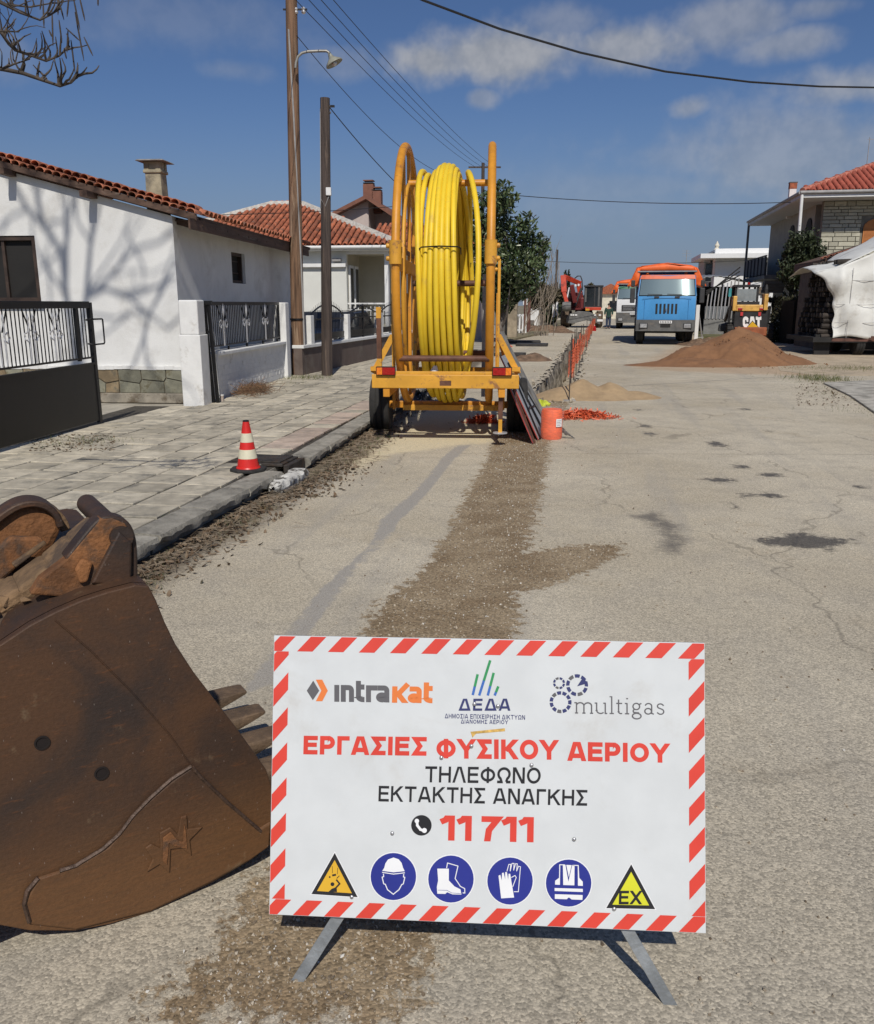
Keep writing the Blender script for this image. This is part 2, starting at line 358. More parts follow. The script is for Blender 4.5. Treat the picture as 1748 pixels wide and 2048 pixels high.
    ms = mask('strip', .022, .24, .46)
    gv = nt.voro(pos, 95); gc = nt.new('SeparateColor', i_0=gv.outputs['Color']).outputs[2]
    gb = nt.mix(nt.step(nm, .35, .65), (.215, .155, .09), (.315, .245, .155)); gb = nt.mix(.6, gb, nt.mix(gc, (.4,)*3, (1.55, 1.55, 1.6)), 'MULTIPLY')
    gb = nt.mix(.5, gb, nt.mix(nf, (.3,)*3, (1.7,)*3), 'MULTIPLY'); c = nt.mix(ms, c, gb)
    c = nt.mix(nt.math('MULTIPLY', mask('yell', .12, .4, .35), .8), c, nt.mix(.5, (.66, .57, .38), nt.mix(gr, (.6,)*3, (1.35,)*3), 'MULTIPLY'))
    c = nt.mix(nt.math('MULTIPLY', mask('tyre', .09, .22, .25), .72), c, (.075, .07, .068))
    c = nt.mix(nt.math('MULTIPLY', mask('oil', .05, .14, .34), .84), c, nt.mix(gr, (.022, .020, .019), (.075, .068, .06)))
    c = nt.mix(nt.math('MULTIPLY', mask('sandy', .5, .9, .3), .6), c, (.42, .28, .165))
    gu = nt.step(nt.math('ADD', at('gut'), nt.math('MULTIPLY', nt.math('SUBTRACT', nm, .5), .45)), .46, .16)
    c = nt.mix(nt.math('MULTIPLY', gu, .85), c, nt.mix(gr, (.05, .038, .026), (.15, .115, .08)))
    nt.l.new(c, b.inputs['Base Color'])
    b.inputs['Specular IOR Level'].default_value = .3
    nt.l.new(nt.math('SUBTRACT', .92, nt.math('MULTIPLY', mask('oil', .03, .05, .16), .35)), b.inputs['Roughness'])
    h = nt.math('ADD', nt.math('MULTIPLY', v1.outputs['Distance'], -1.2), nt.math('MULTIPLY', nf, .8))
    h = nt.math('ADD', h, nt.math('MULTIPLY', ms, nt.math('MULTIPLY', gv.outputs['Distance'], -2.2))); h = nt.math('SUBTRACT', h, nt.math('MULTIPLY', crack, 1.4))
    bn = nt.new('Bump'); bn.inputs['Strength'].default_value = .34; bn.inputs['Distance'].default_value = .005
    nt.l.new(h, bn.inputs['Height']); nt.l.new(bn.outputs[0], b.inputs['Normal'])
    me.materials.append(m)
    # the land around the road sheet
    g = MB(); a0, a1, b0, b1, E = -9.0, ss[-1], ts[0], ts[-1], 900.0
    for (p, q_, r_, s_) in ((-E, a0, -E, E), (a1, E, -E, E), (a0, a1, -E, b0), (a0, a1, b1, E)):
        g.add([xy(p, r_)+(0,), xy(q_, r_)+(0,), xy(q_, s_)+(0,), xy(p, s_)+(0,)], [(0, 1, 2, 3)])
    tag(g.build('ground', M('dry_earth', (.24, .20, .14), .95, var=.3, vs=.4, dirt=(.10, .12, .045), ds=.25, dlo=.5, dhi=.6, bump=.4, bs=9, world=True)), kind='structure')
    # open trench with rough broken sides
    tm = M('trench_soil', (.42, .365, .28), .95, var=.45, vs=5, bump=1.0, bs=14, dirt=(.10, .08, .055), ds=3.2, dlo=.5, dhi=.62, world=True)
    w = MB(); n = 90; NZ = RNG.random((n, 12)); NZ = (NZ+np.roll(NZ, 1, 1)*1.5+np.roll(NZ, 1, 0)*.7)/3.2
    prof = [0, .05, .12, .3, .55, .8, 1.0, 1.15]
    for s0, sg in ((S_L, 1), (S_R, -1)):
        def fn(u, v, s0=s0, sg=sg):
            t = T0 + (T1-T0)*u**2.0; k = v*(len(prof)-1); z = -prof[int(min(k, len(prof)-1))]
            bulge = (NZ[int(u*(n-1))][int(k)]-.3)*.20 if z < 0 else -.09
            x, y = xy(s0+sg*(bulge+(-z)*.05), t); return (x, y, z-.002)
        w.grid(fn, n, len(prof))
    w.add([xy(S_L-.1, T0)+(-1.15,), xy(S_R+.1, T0)+(-1.15,), xy(S_R+.1, T1)+(-1.15,), xy(S_L-.1, T1)+(-1.15,)], [(0, 1, 2, 3)])
    for t in (T0, T1): w.add([xy(S_L-.1, t)+(-.003,), xy(S_R+.1, t)+(-.003,), xy(S_R+.1, t)+(-1.15,), xy(S_L-.1, t)+(-1.15,)], [(0, 1, 2, 3)])
    tag(w.build('trench', tm), kind='structure')
    it = []
    for _ in range(260):                          # broken edge of the road beside the cut
        t = T0 - .25 + RNG.random()**2.2*30; side = RNG.random() < .6; s = (S_L - abs(RNG.normal(0, .10))) if side else (S_R + abs(RNG.normal(0, .09)))
        if t < T0: s = RNG.uniform(S_L-.1, S_R+.1)
        x, y = xy(s, t); sz = .012+.05*RNG.random()**4; it.append((int(RNG.integers(12)), TRS((x, y, sz*.4), RNG.random()*6, RNG.random()*6, RNG.random()*6, sz)))
    tag(scatter_mesh('trench_rubble', tm, ROCKS, it), 'broken asphalt lumps along the trench edge', 'rubble', kind='stuff')
road()

# ---------------------------------------------------------------- left pavement
m_joint = M('joint_dirt', (.055, .048, .038), .95, var=.4, vs=9, bump=.5, bs=70, world=True)
m_tile = M('pavement_tile', (.45, .405, .315), .85, var=.2, vs=5, rnd=.2, bump=.35, bs=90, dirt=(.215, .2, .165), ds=3.4, dlo=.47, dhi=.70, fine=.25)
m_tile_red = M('pavement_tile_red', (.45, .36, .29), .85, var=.2, vs=5, rnd=.12, bump=.35, bs=90, dirt=(.27, .23, .19), ds=3.0, dlo=.5, dhi=.74, fine=.25)
m_kerb = M('kerb_concrete', (.30, .28, .235), .9, var=.25, vs=6, rnd=.12, bump=.8, bs=45, dirt=(.13, .12, .10), ds=4.5, dlo=.5, dhi=.7, fine=.3)
FA = 4.9; FD = Vector((math.sin(R(FA)), math.cos(R(FA)), 0)); FN = Vector((FD.y, -FD.x, 0)); F0 = Vector((-3.82, 13.6, 0))   # line of the garden fences
m_slab = M('pavement_concrete', (.36, .33, .27), .9, var=.25, vs=1.5, bump=.5, bs=30, dirt=(.22, .195, .155), ds=1.1, dlo=.48, dhi=.7, fine=.2, world=True)
pav = MB().slab([kerb(-5, -.2)[:2], kerb(K1T, -.2)[:2], kerb(62, -.2)[:2], kerb(62, -9)[:2], kerb(-5, -6)[:2]], 0.002, .114).build('pavement', m_slab); tag(pav, kind='structure')
_fl = lambda y, k: tuple((F0 + FD*((y-F0.y)/FD.y) + FN*k)[:2])
MB().add([(*kerb(-2, -.21)[:2], .118), (*kerb(K1T, -.21)[:2], .118), (*kerb(26, -.21)[:2], .118), (*_fl(30.5, .06), .118), (*_fl(13.5, .06), .118), (*_fl(13.5, -1.0), .118), (*_fl(4.2, -1.0), .118)], [(0, 1, 2, 3, 4, 5, 6)]).build('bedding', m_joint, pav)
def tiles():
    TA = 9.0; td = Vector((math.sin(R(TA)), math.cos(R(TA)), 0)); tn = Vector((td.y, -td.x, 0)); o0 = kerb(0, -.22)
    bm = []
    for k in range(3):
        b = MB(); a = .1885
        for z, e in ((0, a), (.019, a), (.024, a-.006)):
            for sx, sy in ((-1, -1), (1, -1), (1, 1), (-1, 1)): b.v.append((sx*e+random.uniform(-.002, .002), sy*e+random.uniform(-.002, .002), z))
        b.f += [(8, 9, 10, 11)] + [(4*j+i, 4*j+(i+1) % 4, 4*j+4+(i+1) % 4, 4*j+4+i) for j in range(2) for i in range(4)]
        bm.append((b.mesh('tile', m_tile), b.mesh('tile', m_tile_red)))
    cand = []
    for i in range(-8, 80):
        for j in range(-14, 8):
            c = o0 + td*(i*.4+.2) - tn*(j*.4+.2); k = float(koff(c.x, c.y)); f = (c-F0).dot(FN)
            lim = .08 if c.y > 13.4 else -1.2
            if k > -.41 or f < lim or c.y < 4.6 or c.y > 30 or c.x/c.y < -.56: continue
            cand.append((c.y, c, j))
    cand.sort(key=lambda q: q[0])
    rest = MB()
    for n, (y, c, j) in enumerate(cand):
        me = random.choice(bm)[1 if koff(c.x, c.y) > -.75 and 9.2 < c.y < 14 and random.random() < .6 else 0]
        loc = (c.x, c.y, .1185+random.uniform(0, .006)); rot = (random.uniform(-.014, .014), random.uniform(-.014, .014), -R(TA)+random.uniform(-.012, .012)+random.choice((0, math.pi)))
        if n < 300: place('tile', me, pav, loc, rot)
        else: rest.box((c.x, c.y, .131), (.377, .377, .024), -R(TA))
    if rest.v: tag(rest.build('tiles_far', m_tile, pav), kind='stuff')
tiles()
def kerbs():
    var = []
    for k in range(5):
        b = MB(); L = .78; nx = 12
        prof = [(-.24, .0), (-.24, .142), (-.10, .146), (.0, .140), (.012, .11), (.008, .07), (-.05, .045), (-.07, .0)]
        def fn(u, v):
            q = prof[int(round(u*(len(prof)-1)))]; j = int(round(u*(len(prof)-1)))
            e = random.uniform(-.006, .006) if j > 3 else random.uniform(-.002, .002); ch = random.uniform(-.03, .006) if j in (5, 6) else 0
            return (q[0]+e*.6+ch, (v-.5)*L, max(0, q[1]+(random.uniform(-.0015, .0015) if j < 4 else random.uniform(-.016, .014) if j < 7 else 0)))
        b.grid(fn, len(prof), nx)
        n = len(prof); b.f += [tuple(range(n))[::-1], tuple(range((nx-1)*n, nx*n))]
        var.append(b.mesh('kerb_stone', m_kerb, 24))
    ks = tag(MB().slab([kerb(-5, -.205)[:2], kerb(K1T, -.205)[:2], kerb(60, -.205)[:2], kerb(60, -.09)[:2], kerb(K1T, -.09)[:2], kerb(-5, -.09)[:2]], .003, .05).build('kerb', m_kerb), kind='structure')
    t = -3.2
    while t < 45:
        y = kerb(t).y
        if not (8.15 < y < 8.80):
            place('kerb_stone', random.choice(var), ks, kerb(t, random.uniform(-.015, .01), random.uniform(-.006, .004)), (random.uniform(-.01, .01), random.uniform(-.02, .02), -R(KA if t < K1T else KB)))
        t += .79 if t < 20 else 1.58
    # kerb inlet: dark iron cover and the old lime-washed block below it
    dr = thing('drain_cover', 'dark iron drain cover sunk in the pavement edge beside the cone', 'drain', kerb(3.25, -.42, .118), KA)
    di = M('old_iron', (.055, .048, .042), .7, .4, var=.4, vs=12, bump=.5, bs=60, dirt=(.10, .06, .035), ds=7)
    MB().box((0, 0, .022), (.60, .46, .03)).build('frame', di, dr, bevel=.006)
    MB().box((0, 0, .045), (.52, .38, .016)).build('lid', di, dr, bevel=.004)
    MB().box((.34, 0, -.05), (.06, .46, .15)).build('lip', di, dr, bevel=.006)
    bl = MB()
    def fb(u, v):
        a = u*2*math.pi; w_, h_ = .085, .06; ca, sa = math.cos(a), math.sin(a)
        sx = abs(ca)**.5*math.copysign(1, ca); sz = abs(sa)**.5*math.copysign(1, sa); k = 1-.75*(abs(v-.5)*2)**8
        return (sx*w_*k+random.uniform(-.014, .014), (v-.5)*.85, .055+sz*h_*k+random.uniform(-.014, .012))
    bl.grid(fb, 16, 22, True)
    o = bl.build('kerb_block', M('limewash_block', (.55, .54, .50), .9, var=.2, vs=8, bump=1, bs=30, dirt=(.10, .09, .075), ds=9, dlo=.47, dhi=.58), smooth=35, loc=kerb(2.75, .05), rz=-R(KA))
    tag(o, 'broken kerb block with flaking white paint lying below the drain cover', 'kerb block')
kerbs()

# ---------------------------------------------------------------- loose gravel, dead leaves, twigs, weeds
def gravel():
    mb = M('gravel_stone', (.26, .215, .155), .9, var=.3, vs=300, world=True)
    # per-stone colour from position noise at a coarse scale
    nt = NT(mb.node_tree); b = nt.n['Principled BSDF']; pos = nt.new('NewGeometry').outputs['Position']
    cl = nt.new('SeparateColor', i_0=nt.voro(pos, 55).outputs['Color'])
    c = nt.mix(nt.step(cl.outputs[0], .0, 1.0), (.14, .105, .07), (.46, .40, .31)); c = nt.mix(nt.step(cl.outputs[1], .93, .97), c, (.62, .6, .55))
    nt.l.new(c, b.inputs['Base Color'])
    items = []; xs = [p[0] for p in STRIP]; ys = [p[1] for p in STRIP]; n = 0
    while n < 15000:
        y = 1.35 + (RNG.random()**2.0)*14; hw = .56*y
        x = RNG.uniform(max(-hw, min(xs)), min(hw, max(xs)))
        if not inside(STRIP, x+RNG.normal(0, .05), y+RNG.normal(0, .06)): 
            if RNG.random() > .02: continue
        s, t = st(x, y)
        if t > T0-.2 and S_L-.1 < s < S_R+.1: continue
        sz = (.0022+.006*RNG.random()**3.5)*(1+y*.07)
        items.append((RNG.integers(12), TRS((x, y, sz*.25), RNG.random()*6, RNG.random()*6, RNG.random()*6, sz))); n += 1
    for _ in range(1200):                         # stray chippings on the bare road
        y = 1.6 + RNG.random()**1.5*14; x = RNG.uniform(-.3*y, .56*y)
        if koff(x, y) < .1: continue
        sz = .0025+.006*RNG.random()**3
        items.append((RNG.integers(12), TRS((x, y, sz*.2), RNG.random()*6, RNG.random()*6, RNG.random()*6, sz)))
    tag(scatter_mesh('gravel', mb, ROCKS, items), 'loose gravel left on the refilled trench strip', 'gravel', kind='stuff')
gravel()
LEAF = (np.array([(0, -1, 0), (.42, -.3, .12), (.38, .4, .1), (0, 1, .22), (-.38, .4, .12), (-.42, -.3, .1), (0, 0, -.05)], float), [(0, 1, 6), (1, 2, 6), (2, 3, 6), (3, 4, 6), (4, 5, 6), (5, 0, 6)])
BLADE = (np.array([(-.03, 0, 0), (.03, 0, 0), (.022, .12, .5), (-.022, .12, .5), (0, .38, 1)], float), [(0, 1, 2, 3), (3, 2, 4)])
TWIG = (np.array([(-.02, -1, 0), (.02, -1, 0), (0, -1, .03), (-.012, .1, .06), (.012, .1, .06), (0, .1, .085), (.05, 1, .0)], float), [(0, 1, 4, 3), (1, 2, 5, 4), (2, 0, 3, 5), (3, 4, 6), (4, 5, 6), (5, 3, 6)])
def vary(name, cols, sc=60, rough=.85):
    m = bpy.data.materials.new(name); m.use_nodes = True; nt = NT(m.node_tree); b = nt.n['Principled BSDF']
    pos = nt.new('NewGeometry').outputs['Position']; w = nt.new('TexWhiteNoise', noise_dimensions='3D')
    q = nt.vmath('SNAP', pos, (1/sc,)*3).outputs[0]; nt.l.new(q, w.inputs['Vector'])
    rp = nt.new('ValToRGB'); nt.l.new(w.outputs['Value'], rp.inputs[0]); e = rp.color_ramp.elements
    while len(e) < len(cols): e.new(.5)
    for i, c in enumerate(cols): e[i].position = i/(len(cols)-1); e[i].color = (*c, 1)
    nt.l.new(rp.outputs[0], b.inputs['Base Color']); b.inputs['Roughness'].default_value = rough; b.inputs['Specular IOR Level'].default_value = .3
    return m
M_DEAD = vary('dead_leaves', [(.04, .028, .018), (.09, .058, .034), (.17, .115, .07), (.25, .19, .13), (.07, .062, .04)], 22)
M_GRASS = vary('weed_green', [(.05, .075, .02), (.09, .12, .035), (.14, .14, .05), (.20, .17, .08)], 25)
M_TWIG = vary('dry_twig', [(.10, .075, .05), (.22, .17, .12), (.30, .25, .19)], 20)
def litter():
    it = []; tw = []; gr = []
    for _ in range(3800):
        t = RNG.uniform(-3.5, 6.5) if RNG.random() < .85 else RNG.uniform(6.5, 14); off = abs(RNG.normal(0, .19))+.02
        if 2.2 < t < 3.8: off += .14
        p = kerb(t, off, .006+RNG.random()*.025*max(.1, 1-off*2.5)); s = RNG.uniform(.012, .034)
        it.append((0, TRS(p, RNG.normal(0, .5), RNG.normal(0, .5), RNG.random()*6.3, s)))
    for _ in range(1500):
        t = RNG.uniform(-3.5, 7); off = abs(RNG.normal(0, .2))+.02
        tw.append((0, TRS(kerb(t, off, .01+RNG.random()*.03), RNG.normal(0, .12), 0, RNG.random()*6.3, RNG.uniform(.03, .12))))
    for _ in range(60):
        p = kerb(RNG.uniform(3.8, 5.8), abs(RNG.normal(.3, .12)), .01); tw.append((0, TRS(p, RNG.normal(0, .1), 0, RNG.normal(-1.2, .5), RNG.uniform(.1, .22))))
    def weeds(c, rx, ry, n, h, flat=.3):
        for _ in range(n):
            p = (c[0]+RNG.normal(0, rx), c[1]+RNG.normal(0, ry), c[2]); gr.append((0, TRS(p, RNG.normal(0, flat), RNG.normal(0, flat), RNG.random()*6.3, RNG.uniform(.4, 1)*h)))
    for _ in range(60):
        p = kerb(RNG.uniform(-3, 6.5), RNG.uniform(.02, .30), 0); weeds(p, .05, .07, 24, .05)
    for t in np.arange(3.9, 6.0, .12): weeds(kerb(t, RNG.uniform(.1, .4)), .08, .08, 26, .07)
    for (px, py, rx, ry, n, h) in [(605, 758, .35, .25, 420, .12), (560, 768, .3, .15, 200, .07), (170, 885, .3, .12, 160, .09), (120, 892, .3, .1, 120, .07)]:
        weeds(G(px, py, .13), rx, ry, n, h)
    for (px, py, rx, ry, n, h) in [(1625, 757, .35, .35, 500, .14), (1655, 762, .3, .2, 300, .15), (1660, 775, .3, .3, 150, .06), (1700, 800, .35, .3, 160, .05), (1725, 738, .9, .5, 1500, .10), (1690, 790, .5, .35, 260, .07), (1735, 822, .4, .3, 200, .06), (1600, 765, .3, .2, 150, .05)]:
        weeds(G(px, py, .0), rx, ry, n, h)
    for _ in range(70):                         # weeds rooted in the pavement joints
        i, j = RNG.integers(0, 40), RNG.integers(0, 8); td = Vector((math.sin(R(9)), math.cos(R(9)), 0)); tn = Vector((td.y, -td.x, 0)); p = kerb(0, -.22)+td*(i*.4+RNG.choice((0, .13, .26)))-tn*(j*.4); weeds((p.x, p.y, .135), .012, .05, 14, .03)
    for _ in range(260):                        # leaves blown over the right-hand edge and under the gate
        p = G(RNG.uniform(1590, 1748), RNG.uniform(765, 812)); it.append((0, TRS((p.x, p.y, .01), RNG.normal(0, .4), 0, RNG.random()*6, RNG.uniform(.02, .04))))
    for _ in range(320):
        p = G(RNG.uniform(60, 230), RNG.uniform(868, 905), .14); it.append((0, TRS((p.x, p.y, .148), RNG.normal(0, .3), 0, RNG.random()*6, RNG.uniform(.012, .03))))
    tag(scatter_mesh('dead_leaves', M_DEAD, [LEAF], it), 'dead brown leaves drifted along the kerb', 'leaves', kind='stuff')
    tag(scatter_mesh('twigs', M_TWIG, [TWIG], tw), 'dry twigs lying in the gutter', 'twigs', kind='stuff')
    tag(scatter_mesh('weeds', M_GRASS, [BLADE], gr), 'weeds growing at the pavement edges', 'weeds', kind='stuff')
litter()

# ---------------------------------------------------------------- right-hand concrete apron
def apron():
    m = M('old_concrete', (.40, .375, .32), .9, var=.3, vs=2.5, bump=.6, bs=30, dirt=(.22, .205, .17), ds=2.2, dlo=.5, dhi=.64, fine=.25, world=True)
    a = [G(1648, 757, .12), G(1748, 752, .12), G(1830, 752, .12), G(1990, 850, .12), G(1790, 838, .12), G(1700, 780, .12)]
    o = MB().slab([(p.x, p.y) for p in a], .002, .035).build('concrete_apron', m, bevel=.012); tag(o, kind='structure')
    verge = [G(1540, 700), G(1610, 690), G(2200, 690), G(2200, 748), G(1640, 752), G(1560, 742)]
    o = MB().slab([(p.x, p.y) for p in verge], .001, .006).build('bare_verge', M('bare_verge', (.43, .35, .245), .95, var=.25, vs=1.2, bump=.5, bs=20, dirt=(.28, .225, .14), ds=1.2, world=True)); tag(o, kind='structure')
apron()
# ================================================================ drawn lettering (strokes with mitred joints, no font file)
def arcp(cx, cz, rx, rz, a0, a1, n=12): return [(cx+rx*math.cos(R(a0+(a1-a0)*k/n)), cz+rz*math.sin(R(a0+(a1-a0)*k/n))) for k in range(n+1)]
def strokes(ch, th):
    a = th/2; T, Bm, Md = 1-a, a, .52; O = lambda w: [('c', arcp(w/2, .5, w/2-a, .5-a, 0, 360, 28)[:-1])]
    V = lambda x: [(x, -.2), (x, 1.2)]
    if ch in 'ΕE': w = .74; return w, [V(a), [(a, T), (w, T)], [(a, Md), (w*.94, Md)], [(a, Bm), (w, Bm)]]
    if ch == 'Ρ': w = .78; r = (T-.42)/2; return w, [V(a), [(a, T), (w-a-r, T)] + arcp(w-a-r, T-r, r, r, 90, -90, 10) + [(a, .42)]]
    if ch == 'Γ': w = .64; return w, [V(a), [(a, T), (w, T)]]
    if ch in 'ΑΛ':
        w = .88; s = [[(a*1.05-.2*(w/2-a)/1, -.2), (w/2-.02, 1.0), (w/2, 1.0+.05*0), ]] if False else [[(a*.9-.2*.42, -.2), (w/2-a*.35, 1.08)], [(w-a*.9+.2*.42, -.2), (w/2+a*.35, 1.08)]]
        return w, s + ([[(w*.24, .27), (w*.76, .27)]] if ch == 'Α' else [])
    if ch == 'Δ': w = .9; return w, [[(a*.9-.03, -.02), (w/2-a*.35, 1.08)], [(w-a*.9+.03, -.02), (w/2+a*.35, 1.08)], [(a, Bm), (w-a, Bm)]]
    if ch == 'Σ': w = .76; return w, [[(w, T), (a*1.5, T), (w*.56, .51), (a*1.5, Bm), (w, Bm)]]
    if ch == 'Ι': return th*1.02, [V(a)]
    if ch == 'Φ': w = 1.0; return w, [V(w/2), ('c', arcp(w/2, .5, w/2-a, .33, 0, 360, 28)[:-1])]
    if ch == 'Υ': w = .86; return w, [[(a*.4-.1, 1.15), (w/2, .44), (w-a*.4+.1, 1.15)], [(w/2, -.2), (w/2, .46)]]
    if ch == 'Κ': w = .84; return w, [V(a), [(w-a*.5+.1, 1.14), (a*2, .44)], [(w*.40, .62), (w-a*.7+.12, -.16)]]
    if ch == 'Ο': w = .94; return w, O(w)
    if ch == 'Τ': w = .82; return w, [[(0, T), (w, T)], [(w/2, -.2), (w/2, T)]]
    if ch == 'Η': w = .82; return w, [V(a), V(w-a), [(a, Md), (w-a, Md)]]
    if ch == 'Ω': w = .92; return w, [[(0, Bm), (w*.34, Bm), (w*.34, Bm+.02)] , [(w*.33, Bm+.01)] + arcp(w/2, .57, w/2-a, .43-a, 232, -52, 26) + [(w*.67, Bm+.01)], [(w*.66, Bm), (w, Bm)]]
    if ch == 'Ν': w = .82; return w, [V(a), V(w-a), [(a*.8, 1.1), (w-a*.8, -.1)]]
    if ch == 'Μ': w = .96; return w, [V(a), V(w-a), [(a*.9, 1.1), (w/2, .12), (w-a*.9, 1.1)]]
    if ch in 'ΧX': w = .84; return w, [[(a*.5-.1, -.14), (w-a*.5+.1, 1.14)], [(w-a*.5+.1, -.14), (a*.5-.1, 1.14)]]
    if ch == 'Π': w = .8; return w, [V(a), V(w-a), [(a, T), (w-a, T)]]
    if ch == '1': w = .50; return w, [V(w-a), [(.0, .74), (w*.34, .82), (w-th*.9, 1.02)]]
    if ch == '7': w = .64; return w, [[(0, T), (w-a*.6, T), (w*.42, .45), (w*.30, -.2)]]
    if ch == 'ı': return th, [[(a, 0), (a, .78)]]
    if ch == 'n': w = .62; return w, [[(a, 0), (a, .78)], [(a, .78-a)] + [(w*.55, .78-a)] + arcp(w*.60, .52, w*.4-a, .26-a, 80, 0, 8) + [(w-a, 0)]]
    if ch == 't': w = .42; return w, [[(a+.02, .98), (a+.02, .24)] + arcp(a+.24, .24, .22, .24-a, 180, 270, 8) + [(w, a)], [(a, .78-a*.7), (w, .78-a*.7)]]
    if ch == 'r': w = .40; return w, [[(a, 0), (a, .78)], [(a, .78-a), (w+.14, .78-a)]]
    if ch == 'a': w = .62; return w, [[(w*.12, .78-a), (w*.55, .78-a)] + arcp(w*.6, .54, w*.4-a, .24-a, 80, 0, 8) + [(w-a, 0)], ('c', arcp(w*.45, .23, w*.45-a, .23-a, 0, 360, 20)[:-1])]
    if ch == 'κ': w = .64; return w, [[(a, 0), (a, .78)], [(w+.06, .90), (a*2, .37)], [(w*.34, .50), (w+.04, -.12)]]
    if ch == 'C': w = .80; return w, [[(w-a*.4, .66)] + arcp(w/2, .5+.16, w/2-a, .34-a, 0, 180, 12) + arcp(w/2, .34, w/2-a, .34-a, 180, 360, 12)]
    if ch == 'A': w = .86; return w, [[(a*.9-.08, -.2), (w/2-a*.35, 1.08)], [(w-a*.9+.08, -.2), (w/2+a*.35, 1.08)]]
    if ch == 'T': w = .74; return w, [[(0, T), (w, T)], [(w/2, -.2), (w/2, T)]]
    # light roman lower case, x-height .66, serifs as short bars
    sf = lambda x, z, l=.16: [(x-l/2, z), (x+l/2, z)]
    X = .62
    if ch == 'rm': w = .98; return w, [[(.1, 0), (.1, X)], sf(.05, X-.02, .12), sf(.1, .02), [(.1, .48)] + arcp(.29, .44, .19, .17, 160, 0, 8) + [(.48, 0)], sf(.48, .02), [(.48, .48)] + arcp(.68, .44, .19, .17, 160, 0, 8) + [(.87, 0)], sf(.87, .02)]
    if ch == 'ru': w = .68; return w, [[(.1, X), (.1, .2)] + arcp(.3, .2, .2, .19, 180, 320, 8), [(.54, X), (.54, 0)], sf(.06, X-.02, .12), sf(.5, X-.02, .12), sf(.58, .02, .12)]
    if ch == 'rl': w = .30; return w, [[(.14, 0), (.14, 1)], sf(.14, .02, .22), sf(.09, .98, .12)]
    if ch == 'rt': w = .38; return w, [[(.14, .82), (.14, .14)] + arcp(.26, .14, .12, .12, 180, 300, 6), [(.02, X-.02), (.32, X-.02)]]
    if ch == 'ri': w = .30; return w, [[(.14, 0), (.14, X)], sf(.14, .02, .22), sf(.09, X-.02, .12), [(.10, .88), (.19, .88)]]
    if ch == 'rg': w = .58; return w, [('c', arcp(.26, .44, .17, .18, 0, 360, 18)[:-1]), [(.40, .56), (.52, .62)], [(.16, .29)] + arcp(.2, .18, .1, .1, 120, 230, 5) + [(.40, .08)], ('c', arcp(.28, -.10, .22, .16, 0, 360, 18)[:-1])]
    if ch == 'ra': w = .56; return w, [[(.08, .50)] + arcp(.25, .48, .16, .14, 150, 0, 8) + [(.41, .06), (.52, .02)], ('c', arcp(.23, .18, .17, .16, 0, 360, 16)[:-1])]
    if ch == 'rs': w = .48; return w, [[(.40, .50)] + arcp(.24, .48, .15, .13, 40, 230, 8) + arcp(.25, .17, .16, .15, 70, -140, 9) + [(.07, .12)]]
    return .4, []
def stroke_polys(pts, th, closed=False, lo=0.0, hi=1.0):
    P_ = [Vector(p) for p in pts]; n = len(P_); Lf, Rt = [], []
    for i in range(n):
        if closed or 0 < i < n-1:
            d0 = (P_[i]-P_[i-1]).normalized(); d1 = (P_[(i+1) % n]-P_[i]).normalized()
        else:
            d0 = d1 = (P_[1]-P_[0]).normalized() if i == 0 else (P_[-1]-P_[-2]).normalized()
        n0 = Vector((-d0.y, d0.x)); n1 = Vector((-d1.y, d1.x)); m = n0+n1; m = m.normalized() if m.length > 1e-6 else n0
        k = min(2.2, 1/max(.3, m.dot(n0))); Lf.append(P_[i]+m*k*th/2); Rt.append(P_[i]-m*k*th/2)
    out = []
    for i in range(n if closed else n-1):
        j = (i+1) % n; q = [tuple(Rt[i]), tuple(Rt[j]), tuple(Lf[j]), tuple(Lf[i])]
        for v, less in ((lo, False), (hi, True)):
            r = []
            for a, b in zip(q, q[1:]+q[:1]):
                ia = (a[1] <= v+1e-9) if less else (a[1] >= v-1e-9); ib = (b[1] <= v+1e-9) if less else (b[1] >= v-1e-9)
                if ia: r.append(a)
                if ia != ib: k = (v-a[1])/(b[1]-a[1]); r.append((a[0]+(b[0]-a[0])*k, v))
            q = r
            if len(q) < 3: break
        if len(q) >= 3: out.append(q)
    return out
def lettering(chars, th, gap, TL, BL, BR, put, lo=0.0, hi=1.0, word=.45):
    """chars: list of glyph names; put(letter_index, [(polygon, layer)...]) receives polygons on the target plane"""
    x = 0; lay = []
    for c in chars:
        if c == ' ': x += word; continue
        w, ss = strokes(c, th); lay.append((x, ss)); x += w+gap
    W_ = x-gap; TL, BL, BR = Vector(TL), Vector(BL), Vector(BR)
    for i, (x0, ss) in enumerate(lay):
        polys = []
        for k, s in enumerate(ss):
            cl = isinstance(s, tuple)
            for q in stroke_polys(s[1] if cl else s, th, cl, lo, hi): polys.append(([tuple(BL+(BR-BL)*((x0+p[0])/W_)+(TL-BL)*p[1]) for p in q], k))
        put(i, polys)
